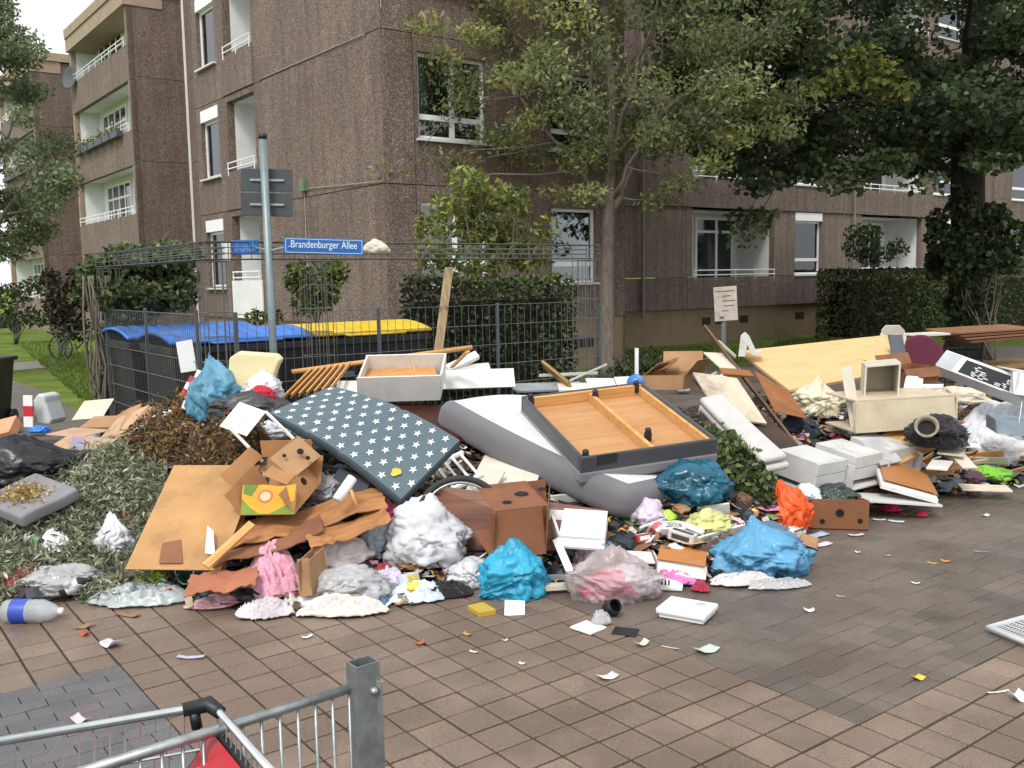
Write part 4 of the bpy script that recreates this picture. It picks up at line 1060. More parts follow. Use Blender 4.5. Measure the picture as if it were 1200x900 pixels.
# ================================================================== THE HEAP ITSELF
FRONT = [(-420,740),(-150,735),(0,728),(100,712),(200,712),(300,728),(420,722),(500,715),(560,690),(620,690),(680,690),(740,700),(830,690),(900,678),(935,664),(946,606),(1000,596),(1030,598),(1100,588),(1150,580),(1200,573),(1400,560)]
_fp = [gz(*q) for q in FRONT]; FX = np.array([q.x for q in _fp]); FYv = np.array([q.y for q in _fp])
def smooth(a, b, x):
    t = min(1, max(0, (x-a)/(b-a))); return t*t*(3-2*t)
HX = [-7,-4.5,-3.4,-2.6,-1.6,-.6,.2,.9,1.6,2.4,3.4,4.5,6,8]; HH = [.2,.42,.54,.64,.72,.66,.55,.50,.46,.5,.52,.45,.36,.2]
HWv = [1.6,1.6,1.7,1.9,2.0,2.2,2.0,1.8,1.6,1.7,1.5,1.5,1.4,1.4]
def backline(x):
    if x < -2.75: return 10.2
    if x < 1.6: return 8.2+.748*(x+2.6)-.12
    return min(13.2, 11.3+(x-1.6)*.6)
def heap(x, y):
    s = y-float(np.interp(x, FX, FYv))
    if s <= 0: return 0.0
    m = smooth(0, float(np.interp(x, HX, HWv)), s)*smooth(0, .7, backline(x)-y)
    if m <= 0: return 0.0
    n = noise.noise(V(x*1.7, y*1.7, 3.3))*.09 + noise.noise(V(x*5, y*5, 1.7))*.03
    return max(0.0, float(np.interp(x, HX, HH))*m + n*min(1, m*2.5))
def hit(x, y, lift=0.0):
    """where the line of sight through this spot meets the heap or the paving"""
    d = ray(x, y); d = d/d.y; Y = 3.0
    while Y < 60:
        p = EYE+d*Y
        if p.z <= heap(p.x, p.y): return V(p.x, p.y, heap(p.x, p.y)+lift)
        Y += .012
    return gz(x, y)
# core: packed rubbish under everything
b = MB(); nx, ny = 150, 90; X0, X1, Y0, Y1 = -6.5, 7.5, 5.2, 13.4
for j in range(ny+1):
    for i in range(nx+1):
        x, y = X0+(X1-X0)*i/nx, Y0+(Y1-Y0)*j/ny; h = heap(x, y)
        b.v.append(V(x, y, h-.03 if h < .02 else h-.02))
for j in range(ny):
    for i in range(nx):
        o_ = j*(nx+1)+i
        if max(b.v[k].z for k in (o_, o_+1, o_+nx+2, o_+nx+1)) > -.025: b.f.append((o_, o_+1, o_+nx+2, o_+nx+1)); b.c.append(None)
hm, t, p = nodes('packed_rubbish'); tc = t.nodes.new('ShaderNodeTexCoord')
vo = t.nodes.new('ShaderNodeTexVoronoi'); vo.inputs['Scale'].default_value = 24; t.links.new(tc.outputs['Object'], vo.inputs['Vector'])
sep = t.nodes.new('ShaderNodeSeparateColor'); t.links.new(vo.outputs['Color'], sep.inputs[0])
c = _ramp(t, sep.outputs[0], [(0, lin('#171310')), (.45, lin('#2b231d')), (.8, lin('#453a30')), (.95, lin('#5d564d')), (1, lin('#8a837a'))])
t.links.new(c, p.inputs['Base Color']); p.inputs['Roughness'].default_value = .8; _bump(t, p, sep.outputs[1], .7, .04)
b.build('packed_rubbish', hm, None, True, label='dark packed rubbish showing in the gaps of the heap', cat='rubbish', kind='stuff')

# ------------------------------------------------------------------ soft and thin things
def fbm(p, f, o=3):
    s = 0; a = 1
    for k in range(o): s += a*noise.noise(p*f + V(k*7.3, k*1.9, k*4.1)); f *= 2.1; a *= .5
    return s
def ridge(p, f): return 1-abs(noise.noise(p*f))*2
def bag(name, label, cat, c, r, mt, seed, crumple=.16, neck=None, nk=.5, rz=0, sub=5, sink=.12, group=None, fold=3.3):
    """crumpled bag: c = where its underside rests, r = half sizes"""
    bm = bmesh.new(); bmesh.ops.create_icosphere(bm, subdivisions=sub, radius=1)
    s = V(seed*3.7, seed*1.3, -seed*2.1); nd = V(*neck).normalized() if neck else None
    ax0 = nd or V(.35*math.sin(seed*2.1), .35*math.cos(seed*1.7), 1).normalized(); e1_ = ax0.orthogonal().normalized(); e2_ = ax0.cross(e1_)
    M_ = Matrix.Rotation(rz, 3, 'Z'); zmin = -r[2]*.62
    for v in bm.verts:
        n = v.co.normalized(); low = noise.noise(n*1.2+s)*.30 + noise.noise(n*2.6+s)*.16
        wv = n + V(noise.noise(n*1.8+s), noise.noise(n*1.8+s+V(9,0,0)), noise.noise(n*1.8+s+V(0,9,0)))*.55
        pol = wv.dot(ax0); lt = (n-ax0*n.dot(ax0)); lt = lt.normalized() if lt.length > 1e-5 else V(1,0,0)
        la, lb_ = lt.dot(e1_), lt.dot(e2_); tw_ = .7*noise.noise(n*1.4+s+V(3,3,3)); la, lb_ = la*math.cos(tw_)-lb_*math.sin(tw_), la*math.sin(tw_)+lb_*math.cos(tw_)
        sn_ = min(1, (n-ax0*n.dot(ax0)).length*1.6)
        pl = ridge(V(la*2.0, lb_*2.0, pol*.55)+s, fold*.75)*.8 + ridge(V(la*2, lb_*2, pol*.4)-s, fold*2.0)*.45
        k = crumple*(pl*sn_ + ridge(wv+s, fold*.8)*.4 + ridge(wv+s*1.7, fold*2.6)*.22)
        rad = 1+low+k-.2; p_ = n*rad
        hr = math.hypot(p_.x, p_.y)
        if p_.z > 0: p_.z *= 1-.42*min(1, hr)**2      # slack film sags between its high points
        if nd is not None:
            d = n.dot(nd)
            if d > .55:
                f = (d-.55)/.45; ax = nd*p_.dot(nd); lat = p_-ax
                p_ = ax + lat*(1-.8*f) + nd*nk*f*f
        q = V(p_.x*r[0], p_.y*r[1], p_.z*r[2])
        if q.z < zmin: q.z = zmin + (q.z-zmin)*.12
        v.co = M_ @ q
    me = bpy.data.meshes.new(name); bm.to_mesh(me); bm.free()
    zz = min(v.co.z for v in me.vertices)
    me.transform(Matrix.Translation(V(0,0,-zz-sink*r[2])))
    return mkobj(name, me, mt, None, V(*c), True, 0, label, cat, group)
def cloth(name, label, cat, c, w, d, mt, seed, amp=.08, rz=0, group=None, folds=5.0, rings=22, seg=80, edge=.22, th=.004, shape=None, base=None, rough_=.5):
    """rumpled textile or film lying on the heap; outline irregular, folds real"""
    b = MB(); s = V(seed*2.3, -seed*1.1, seed*.7); cs, sn = math.cos(rz), math.sin(rz)
    for k in range(rings+1):
        r = k/rings
        for i in range(seg):
            a = 2*math.pi*i/seg; R = 1+edge*noise.noise(V(math.cos(a)*1.4, math.sin(a)*1.4, 0)+s)+edge*.5*noise.noise(V(math.cos(a)*4, math.sin(a)*4, 3)+s)
            if shape == 'rect':
                ca, sa = abs(math.cos(a)), abs(math.sin(a)); R *= .5*(1/max(ca, sa))+.5*min(1.35, 1/max(ca, sa)**1)
            lx, ly = R*r*w/2*math.cos(a), R*r*d/2*math.sin(a)
            x, y = c[0]+lx*cs-ly*sn, c[1]+lx*sn+ly*cs
            q = V(lx/max(w,.01)*2.2, ly/max(d,.01)*2.2, 0)+s; wq = q + V(noise.noise(q*1.2), noise.noise(q*1.2+V(5,5,5)), 0)*.6
            ga = seed*1.9; fa, fb = wq.x*math.cos(ga)+wq.y*math.sin(ga), -wq.x*math.sin(ga)+wq.y*math.cos(ga)
            f = ridge(V(fa*.45, fb*1.7, seed), folds*.62)*.6 + ridge(V(fa*.5, fb*1.6, seed+9), folds*1.5)*.3 + ridge(wq, folds*.5)*.25 + ridge(wq+s, folds*1.2)*.3*rough_ + ridge(wq-s, folds*2.6)*.14*rough_
            h = amp*(max(0, 1-r**2.2)*(.5+.5*noise.noise(q*.8+V(0,0,9))) + max(0, f)*.95*(1-.8*r**4))
            z = (heap(x, y) if base is None else base(x, y)) + .006 + max(0, h)
            b.v.append(V(x, y, z))
    for k in range(rings):
        for i in range(seg):
            j = (i+1) % seg; b.f.append((k*seg+i, (k+1)*seg+i, (k+1)*seg+j, k*seg+j)); b.c.append(None)
    ob = b.build(name, mt, None, True, label=label, cat=cat, group=group)
    m = ob.modifiers.new('thick', 'SOLIDIFY'); m.thickness = th; m.offset = 0
    return ob
def sheet(name, label, cat, c, w, d, mt, rz=0, curl=.02, tilt=(0,0), seed=0, group=None, th=.002, n=6, parent=None):
    """stiff card or paper, slightly curled, lying at c"""
    b = MB(); M_ = Matrix.Rotation(rz, 3, 'Z') @ Matrix.Rotation(tilt[0], 3, 'X') @ Matrix.Rotation(tilt[1], 3, 'Y')
    for j in range(n+1):
        for i in range(n+1):
            x, y = (i/n-.5)*w, (j/n-.5)*d
            z = curl*((2*x/w)**2*.6+.5*noise.noise(V(x*6, y*6, seed)))+.25*curl*noise.noise(V(x*25, y*25, seed+4))
            b.v.append(M_ @ V(x, y, z))
    zz = min(v.z for v in b.v); b.v = [V(*c)+v-V(0,0,zz if abs(tilt[0])+abs(tilt[1]) < .01 else 0)+V(0,0,.004) for v in b.v]
    for j in range(n):
        for i in range(n): o_ = j*(n+1)+i; b.f.append((o_, o_+1, o_+n+2, o_+n+1)); b.c.append(None)
    ob = b.build(name, mt, parent, True, label=label, cat=cat, group=group)
    m = ob.modifiers.new('thick', 'SOLIDIFY'); m.thickness = th; m.offset = 1
    return ob
def carton(name, label, cat, p, u, v, w, mt, th=.006, flaps=(), top=False, holes=(), group=None, inner=None, gap=0):
    """cardboard or wooden box: p bottom corner, u/v base edges, w upright edge; flaps: (side, angle, length) folded outward"""
    e = thing(name, label, cat, p, group); inner = inner or mt
    U, Vv, W = u.normalized(), v.normalized(), w.normalized()
    def pc(nm, a, b_, c_, t_): 
        fm = frame(a, b_, c_); s = 1 if (fm.to_3x3().col[2]).dot(t_) > 0 else -1
        y = fm.to_3x3().col[1]
        return place(MB().obox(V(0,0,0), V(b_.length,0,0), V(0,c_.dot(y),0), V(0,0,s*th)), nm, mt, fm, e, bevel=.0015)
    pc('base', p, u, v, W)
    pc('side_panel', p, u, w, Vv); pc('side_panel', p+v, u, w, -Vv)
    pc('side_panel', p+Vv*th, v-Vv*2*th, w, U); pc('side_panel', p+u+Vv*th, v-Vv*2*th, w, -U)
    if top: pc('top_panel', p+w+U*.001+Vv*.001, u*.998, v*.998, W)
    for side_, ang, ln in flaps:
        o_, d_, out = {'front': (p+w, u, -Vv), 'back': (p+v+w, u, Vv), 'left': (p+w, v, -U), 'right': (p+u+w, v, U)}[side_]
        dirn = (W*math.cos(ang)+out*math.sin(ang))*ln
        pc('flap', o_, d_, dirn, d_.cross(dirn))
    for (face, a, c_, r) in holes:      # hand holes: flat dark discs, the shade inside put into their colour
        o_, d_, out = {'front': (p, u, -Vv), 'right': (p+u, v, U), 'left': (p, v, -U), 'top': (p+w, u, W)}[face]
        h_ = w if face != 'top' else v
        nrm = d_.cross(h_).normalized(); out = nrm if nrm.dot(out) > 0 else -nrm
        cc = o_+d_*a+h_*c_+out*(.004 if face != 'top' else th+.002)
        m = out.to_track_quat('Z', 'Y').to_matrix().to_4x4(); m.translation = cc
        MB().lathe([(0,.0),(r*.9,.0),(r,.001),(r*1.1,-.002)], 14, m).build('hand_hole', mat('hole_shade', '#0d0a08', .9, .2), e)
    return e
def softslab(name, fm, L, W, T, mt, parent=None, bend=None, r=.04, nu=24, warp=None, **kw):
    """upholstered slab with rounded edges; bend(u,v)->dz"""
    b = MB(); prof = []
    for (cx, cz, a0) in ((W-r, T-r, 0), (r, T-r, 90), (r, r, 180), (W-r, r, 270)):
        for k in range(5): a = R_(a0+k*22.5); prof.append((cx+r*math.cos(a), cz+r*math.sin(a)))
    top = []
    us = [0, .12*r, .4*r, r] + [r+(L-2*r)*k/nu for k in range(1, nu)] + [L-r, L-.4*r, L-.12*r, L]; ins = [r, .52*r, .2*r, 0] + [0]*(nu-1) + [0, .2*r, .52*r, r]
    N = len(prof)
    for u, q in zip(us, ins):
        for (y, z) in prof:
            yy = W/2+(y-W/2)*(1-2*q/W); zz = T/2+(z-T/2)*(1-2*q/T); dz = bend(u, yy) if bend else 0
            b.v.append(V(u, yy, zz+dz))
    for k in range(len(us)-1):
        for i in range(N): j = (i+1) % N; b.f.append((k*N+i, k*N+j, (k+1)*N+j, (k+1)*N+i)); b.c.append(None)
    b.f.append(tuple(range(N))[::-1]); b.f.append(tuple((len(us)-1)*N+i for i in range(N))); b.c += [None, None]
    if warp:
        b.v = [warp(q) for q in b.v]; return b.build(name, mt, parent, True)
    return place(b, name, mt, fm, parent, True, **kw)
def topgrid(fm, u0, u1, v0, v1, zf, name, mt, parent, n=20, m=10, off=.004, warp=None, **kw):
    b = MB()
    for i in range(n+1):
        for j in range(m+1): u, v = u0+(u1-u0)*i/n, v0+(v1-v0)*j/m; b.v.append(V(u, v, zf(u, v)+off))
    for i in range(n):
        for j in range(m): o_ = i*(m+1)+j; b.f.append((o_, o_+m+1, o_+m+2, o_+1)); b.c.append(None)
    if warp:
        b.v = [warp(q) for q in b.v]; return b.build(name, mt, parent, True)
    return place(b, name, mt, fm, parent, True, **kw)
def stick(name, label, cat, p0, p1, w, t_, mt, group=None, parent=None, face=None):
    d = p1-p0; y = (face or UP); fm = frame(p0, d, y)
    return place(MB().obox(V(0,-w/2,-t_/2), V(d.length,0,0), V(0,w,0), V(0,0,t_)), name, mt, fm, parent, False, .0015, label, cat, group)
def quadboard(name, label, cat, p00, p10, p11, p01, th, mt, group=None):
    """board given by its four corners (may be slightly bowed)"""
    n = (p10-p00).cross(p01-p00).normalized(); n = n if n.z > 0 else -n
    fm = frame(p00, p10-p00, p01-p00); inv = fm.inverted()
    nl = (inv.to_3x3() @ n)
    return place(MB().prism([inv @ q_ for q_ in (p00, p10, p11, p01)], -nl*th), name, mt, fm, None, False, .002, label, cat, group)
# ================================================================== THINGS ON THE HEAP
q = at
CARD = mat('brown_cardboard', '#a5805c', .85, .14, 4, .5, dirtcol=(.2,.12,.06))
CARD2 = mat('pale_cardboard', '#b8977a', .85, .14, 4, .45, dirtcol=(.25,.16,.09))
CARDW = mat('wet_cardboard', '#7d5236', .7, .2, 4, .45, dirtcol=(.1,.05,.03))
WHB = mat('white_laminate', '#d8d7d1', .42, .06, 4, .5, dirtcol=(.28,.24,.19))
CREAM = mat('cream_laminate', '#cbc3b1', .5, .08, 4, .55, dirtcol=(.25,.2,.15))
CHIP = mat('chipboard_face', '#c08a50', .8, .15, 20, .25, dirtcol=(.2,.12,.06))
HARD = wood('hardboard_brown', '#9a6234', '#7d4c26', .6, 1)
PINE = wood('pine_board', '#d3a468', '#b98346', .55, 1.1)
BEIGE = wood('beige_veneer', '#dcb784', '#cda673', .5, .6)
ROSE = wood('rosewood_veneer', '#7a4a32', '#4a2a1c', .35, .7)
PLAST_W = mat('white_bag_film', '#d2d4d8', .36, .06, 4, .12, trans=.12, crinkle=.5)
FILM = mat('clear_film', '#cfcfd0', .22, .15, 5, .1, trans=.2, alpha=.72, crinkle=.7)
BLUEF = mat('light_blue_film', '#5b9bc0', .4, .12, 4, .1, trans=.1, crinkle=.6)
TEALF = mat('teal_film', '#1f5d74', .22, .3, 4, .15, trans=.06, crinkle=.6)
CYANF = mat('cyan_film', '#2f9fc2', .42, .14, 5, .1, trans=.1, crinkle=.7)
BLACKF = mat('black_film', '#1c1d20', .34, .25, 5, .1, crinkle=.6)
ORANGEF = mat('orange_film', '#e8591f', .45, .12, 5, .08, trans=.12, crinkle=.6)
def fabric(n, c, var=.14, dirt=.2): return mat('fabric_'+n, c, .92, var, 6, dirt, bump=.4, bscale=220, sheen=.2, crinkle=0 if n in ('dark_grey','charcoal','mid_grey','mattress_white','pad_white') else .9, cscale=8)
GREYF = fabric('dark_grey', '#6c6a6e', .06, .1)

# ---- star-patterned folding mattress
L_, B_, T_, Rr = q(313,484,7.0), q(470,588,6.3), q(389,452,7.4), q(541,516,6.9)
fm = frame(L_, B_-L_, T_-L_); LL, WW = (B_-L_).length, (T_-L_).dot(fm.to_3x3().col[1])
if fm.to_3x3().col[2].z < 0: raise RuntimeError('flip')
def sbend(u, v):
    a = u/LL; return .05*math.sin(math.pi*a) - .012*math.exp(-((a-.56)/.018)**2) - .012*math.exp(-((a-.30)/.018)**2)+.02*math.sin(3*a)
nL = (B_-L_).cross(T_-L_).normalized()
def swarp(p_):
    a, b__ = p_.x/LL, p_.y/WW; return L_*(1-a)*(1-b__)+B_*a*(1-b__)+T_*(1-a)*b__+Rr*a*b__+nL*p_.z
stm = thing('folding_mattress', 'grey-blue folding mattress printed with white stars', 'mattress', L_)
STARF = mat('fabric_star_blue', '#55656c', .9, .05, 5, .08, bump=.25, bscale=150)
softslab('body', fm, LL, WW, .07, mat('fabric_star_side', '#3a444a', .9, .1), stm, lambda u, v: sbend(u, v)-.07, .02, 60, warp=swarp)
topgrid(fm, .01, LL-.01, .01, WW-.01, sbend, 'cover', STARF, stm, 70, 12, .003, warp=swarp)
sb = MB(); row = 0; v = .05
sr = .032
while v < WW-.03:
    u = .05+(.067 if row % 2 else 0)
    while u < LL-.03:
        a0 = .3+.5*noise.noise(V(u*3, v*3, 1)); pts = []
        for k in range(10):
            rad = sr if k % 2 == 0 else sr*.42; a = a0+k*math.pi/5
            pu, pv = min(max(u+rad*math.cos(a), .012), LL-.012), min(max(v+rad*math.sin(a), .012), WW-.012); pts.append(V(pu, pv, sbend(pu, pv)+.0075))
        cc = V(u, v, sbend(u, v)+.008)
        for k in range(10): sb.poly([cc, pts[k], pts[(k+1) % 10]])
        u += .135
    v += .08; row += 1
sb.v = [swarp(q_) for q_ in sb.v]; sb.build('star_print', mat('white_star_print', '#d8dbd8', .85, .04, 20, .08, bump=0), stm, kind='stuff')
bl_ = MB()
bl_.poly([swarp(V(LL*.87+.035*math.cos(a)*(1+.25*math.sin(3*a)), .12+.035*math.sin(a), sbend(LL*.87,.12)+.014)) for a in np.linspace(0, 2*math.pi, 19)[:-1]]); bl_.build('yellow_leaf', mat('yellow_leaf', '#c9b13a', .6, .2), None, label='yellow leaf lying on the star-printed mattress', cat='leaf')

# ---- large grey mattress, white top
A_, B_, C_ = q(512,470,7.9), q(737,585,6.55), q(808,552,7.5)
Bd = A_-B_; fm = frame(A_, B_-A_, C_-B_); LL = (B_-A_).length; z_ = fm.to_3x3().col[2]
WW = 1.15
def mbend(u, v):
    a = u/LL; return -.03*math.sin(math.pi*a)*(.6+.4*a) + .04*math.sin(math.pi*v/WW)*(1-a)+.05*a*a
gm = thing('grey_mattress', 'large thick mattress with grey border and white top slumped across the heap', 'mattress', A_-UP*.2)
softslab('body', fm, LL, WW, .26, GREYF, gm, lambda u, v: mbend(u, v)-.24, .095, 30)
topgrid(fm, .10, LL-.10, .10, WW-.10, mbend, 'top_panel', fabric('mattress_white', '#d4d3d2', .05, .1), gm, 24, 12, .022)

# ---- upturned bed base on the mattress
FL, BL, FR = q(681,537,6.75), q(634,461,8.0), q(842,514,7.1)
fm = frame(FL, FR-FL, BL-FL); LL = (FR-FL).length; WW = (BL-FL).dot(fm.to_3x3().col[1])
if fm.to_3x3().col[2].z < 0: raise RuntimeError('flip2')
bb = thing('divan_bed', 'upturned divan bed base with bare fibreboard inside and dark grey sides', 'bed base', FL-UP*.2)
FAB2 = fabric('charcoal', '#3b3b40', .08, .08); FAB3 = fabric('mid_grey', '#77767a', .06, .1); FIB = wood('fibreboard', '#b98c5f', '#a97b4d', .7, .5)
h_ = .2; t_ = .035
def lb(x, y, z, a, b_, c_): return MB().obox(V(x,y,z), V(a,0,0), V(0,b_,0), V(0,0,c_))
place(lb(t_,t_,-h_+.094,LL-2*t_,WW-2*t_,.012), 'base_panel', FIB, fm, bb)
for nm, a in (('side_rail',(0,0,-h_,LL,t_,h_)), ('side_rail',(0,WW-t_,-h_,LL,t_,h_)), ('side_rail',(0,t_,-h_,t_,WW-2*t_,h_)), ('side_rail',(LL-t_,t_,-h_,t_,WW-2*t_,h_))):
    place(lb(*a), nm, FAB2, fm, bb, bevel=.012)
place(lb(-.006,-.006,-h_-.01,LL+.012,WW+.012,.095), 'fabric_skirt', FAB3, fm, bb, bevel=.02)
place(lb(t_+.002,WW-t_-.035,-h_+.107,LL-2*t_-.004,.035,h_-.113), 'inner_batten', PINE, fm, bb, bevel=.002)
place(lb(LL*.52,t_+.002,-h_+.107,.035,WW-2*t_-.04,h_-.125), 'cross_bar', PINE, fm, bb, bevel=.003)
place(lb(LL-t_-.03,t_+.002,-h_+.107,.03,WW-2*t_-.04,h_-.125), 'cross_bar', PINE, fm, bb, bevel=.003)
for (x, y) in ((t_+.03,WW-.06), (LL*.55,WW-.14), (LL*.6,.28), (LL-.08,WW-.05), (.06,.06)):
    m = fm @ Matrix.Translation(V(x, y, -.01)); MB().lathe([(.03,-.06),(.03,.0),(.022,.012),(.026,.03),(.018,.04),(0,.042)], 14, m).build('castor_foot', DARKPL, bb, True)
place(lb(t_+.09,-.004,-.075,.16,.01,.078), 'corner_patch', DARKPL, fm, bb, bevel=.004)

# ---- rosewood cabinet panel, brown carton, bicycle wheel
quadboard('rosewood_sheet', 'dark rosewood cabinet sheet lying behind the brown fruit carton', 'panel', q(494,645,6.4), q(712,645,6.35), q(712,598,6.55), q(496,566,6.8), .03, ROSE)
flat('dark_cabinet_wall', 'dark red-brown cabinet side lying under the white drawer box', 'panel', q(440,510,7.6), q(545,512,7.7), q(455,473,8.2), .05, mat('dark_red_wood', '#3d1b15', .4, .2, 4, .2))
cb = carton('fruit_carton', 'brown upturned fruit carton with round hand holes beside the bicycle wheel', 'box', q(577,657,5.85), q(640,649,5.95)-q(577,657,5.85), (q(652,600,6.35)-q(640,630,5.95))*1.0+V(-.05,.12,0), q(580,600,5.9)-q(577,657,5.85), mat('red_brown_carton', '#7d5034', .8, .18, 5, .6, dirtcol=(.12,.06,.03)), top=True,
            holes=(('top',.45,.5,.045), ('top',.2,.25,.03), ('top',.85,.6,.03)))
wc_ = q(540,612,6.25); wn = (V(.1,-1,.35)).normalized(); wm = wn.to_track_quat('Z', 'Y').to_matrix().to_4x4(); wm.translation = wc_
wh = thing('loose_bicycle_wheel', 'bare bicycle wheel rim with black tyre standing in the heap', 'wheel', wc_-UP*.32)
RW_ = .295
ring = [wm @ V(RW_*math.cos(a), RW_*math.sin(a), 0) for a in np.linspace(0, 2*math.pi, 49)[:-1]]; MB().tube(ring, .022, 8, closed=True).build('tyre', mat('tyre_rubber', '#2b2b2b', .8, .15), wh, True)
ring = [wm @ V((RW_-.028)*math.cos(a), (RW_-.028)*math.sin(a), 0) for a in np.linspace(0, 2*math.pi, 49)[:-1]]; MB().tube(ring, .010, 6, closed=True).build('rim', STEEL, wh, True)

# ---- banana carton, tan boards, crushed cardboard
BC = mat('banana_carton', '#a5774a', .8, .14, 5, .45, dirtcol=(.2,.1,.04))
p0 = q(281,604,6.15); u_ = q(345,603,6.1)-p0; w_ = q(273,570,6.25)-p0; v_ = (q(376,566,6.5)-q(345,603,6.1))*1.0
bn = carton('banana_carton', 'torn open banana carton with green and yellow print', 'box', p0, u_, v_, w_, BC, flaps=(('back',-.5,.2), ('left',.3,.12), ('right',-.9,.16)), holes=(('right',.5,.6,.025),))
fmb = frame(p0-v_.normalized()*.0025, u_, w_); ul, wl = u_.length, w_.length
def patch(pts, c_, k): return place(MB().prism([V(x*ul, y*wl, .001+.0006*k) for x, y in pts], V(0,0,.0005)), 'print_patch', mat('print_'+c_, c_, .75, .12, 8, .15, bump=0), fmb, bn)
patch([(.02,.02),(.98,.02),(.98,.3),(.6,.36),(.3,.36),(.02,.5)], '#6f8a32', 0)
patch([(.0,.98),(0,.55),(.18,.25),(.35,.05),(.55,.05),(.98,.45),(.98,.98),(.7,.9),(.4,.98)], '#d99a2c', 1)
patch([(.02,.98),(.3,.98),(.18,.6),(.02,.7)], '#5f7d2e', 2)
patch([(.44+.14*math.cos(a), .6+.22*math.sin(a)) for a in np.linspace(0, 2*math.pi, 17)[:-1]], '#b86a4a', 3)
patch([(.44+.10*math.cos(a), .6+.15*math.sin(a)) for a in np.linspace(0, 2*math.pi, 17)[:-1]], '#c9b48e', 4)
bt = carton('fruit_tray', 'torn tan fruit tray with heart-shaped hole tipped above the banana carton', 'box', q(316,537,6.35), q(343,561,6.3)-q(316,537,6.35), q(375,533,6.5)-q(343,561,6.3), V(-.05,.05,-.06), CARD, holes=())
fmb2 = frame(q(318,536,6.33), q(345,560,6.28)-q(318,536,6.33), q(351,508,6.5)-q(318,536,6.33))
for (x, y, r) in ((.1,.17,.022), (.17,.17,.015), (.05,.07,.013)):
    m = fmb2 @ Matrix.Translation(V(x, y, .006)); MB().lathe([(0,0),(r,0),(r*1.1,-.004)], 10, m).build('hole', mat('hole_shade', '#0d0a08', .9, .2), bt)  # discs laid on the card; their near-black colour paints the holes' shade
flat('tan_board', 'large scuffed tan hardboard sheet leaning on the front of the heap', 'board', q(146,667,5.85), q(258,668,5.8), q(172,545,6.65), .006, mat('tan_hardboard', '#b08552', .6, .16, 3.5, .7, dirtcol=(.16,.08,.04)))
flat('tan_board', 'second tan hardboard sheet half under the banana carton', 'board', q(205,668,5.95), q(262,670,5.9), q(245,560,6.55), .006, mat('tan_hardboard2', '#a97b49', .6, .16, 3.5, .6, dirtcol=(.16,.08,.04)))
quadboard('torn_label', 'torn white label film stuck on the tan hardboard sheet', 'label', q(240,648,5.86), q(252,650,5.85), q(250,622,6.0), q(243,616,6.05), .002, mat('paper', '#d9dcdc', .7, .1, 50, .1))
quadboard('stain_card', 'brown damp card lying on the lower edge of the tan hardboard sheet', 'cardboard', q(186,660,5.86), q(214,660,5.85), q(212,632,6.03), q(190,636,6.0), .003, CARDW)
flat('yellow_batten', 'short yellow pine batten lying on the tan boards', 'batten', q(237,662,5.72), q(292,612,6.0), q(244,668,5.70), .02, PINE)
CR = mat('crushed_card', '#a06f42', .85, .2, 4, .4, dirtcol=(.12,.06,.03), stretch=(1,6,1))
for k, (a, b_, c_, lab) in enumerate((
    ((262,650,5.95), (455,596,6.2), (300,612,6.3), 'long flattened brown carton folded across the heap front'),
    ((250,668,5.8), (380,625,5.95), (275,640,6.05), 'damp flattened carton under the yellow batten'),
    ((365,645,5.85), (460,612,6.05), (375,620,6.1), 'torn corrugated carton sheet above the striped pillow'),
    ((215,700,5.55), (300,690,5.6), (250,672,5.8), 'reddish damp cardboard sheet on the heap edge'))):
    A, B__, C__ = q(*a), q(*b_), q(*c_)
    fmc = frame(A, B__-A, C__-A); Lc, Wc = (B__-A).length, (C__-A).dot(fmc.to_3x3().col[1])
    sgn = 1 if fmc.to_3x3().col[2].z > 0 else -1
    b = MB(); nn = 16
    for i in range(nn+1):
        for j in range(9):
            u, v = Lc*i/nn, Wc*j/8; b.v.append(V(u+.02*noise.noise(V(j*.9,k,0)), v+.03*noise.noise(V(i*.9,k,5)), sgn*(.05*abs(noise.noise(V(u*4,v*5,k*3)))+.02*math.sin(u*9+k)*(1 if k != 3 else .2))))
    for i in range(nn):
        for j in range(8): o_ = i*9+j; b.f.append((o_, o_+9, o_+10, o_+1)); b.c.append(None)
    ob = place(b, 'flattened_carton', (CR, CARDW, CR, mat('reddish_card', '#a3664a', .8, .15, 4, .3))[k], fmc, None, False, 0, lab, 'cardboard')
    mm = ob.modifiers.new('thick', 'SOLIDIFY'); mm.thickness = .007
carton('flat_carton', 'folded brown carton standing on edge beside the pink towel', 'cardboard', q(352,700,5.6), q(366,698,5.62)-q(352,700,5.6), V(.05,.25,.02), q(352,655,5.65)-q(352,700,5.6), CARD)

# ---- rear row: white drawer box, boards, slat roll
p0 = q(419,472,8.1); carton('drawer_box', 'white drawer with chipboard inside lying in front of the yellow-lidded container', 'drawer', p0, q(516,469,8.2)-p0, V(.02,.42,.16), q(419,447,8.0)-p0+V(0,0,.03), WHB, .016, inner=CHIP)
flat('drawer_bottom', 'orange-brown chipboard bottom of the white drawer', 'board', q(423,446,8.15), q(513,443,8.25), q(426,431,8.5), .01, CHIP)
flat('white_board', 'white shelf board behind the grey mattress, with screw holes', 'board', q(516,456,8.6), q(604,453,8.7), q(517,434,8.7), .018, WHB)
flat('white_board', 'narrow white shelf board lying behind the screw-holed one', 'board', q(515,437,8.9), q(575,432,8.95), q(522,429,9.1), .018, WHB)
flat('white_board', 'short white end board beside the white drawer, under the slat bundle', 'board', q(393,462,8.2), q(421,462,8.2), q(394,446,8.3), .018, WHB)
flat('white_moulding', 'white edge strip propped on the end of the long pine pole', 'board', q(527,434,8.95), q(562,417,9.1), q(523,427,9.0), .05, WHB)
b = MB().tube([q(342,436,8.35), q(553,407,8.9)], .022, 10); b.build('pine_pole', PINE, None, True, label='long round pine pole lying along the fence', cat='pole')
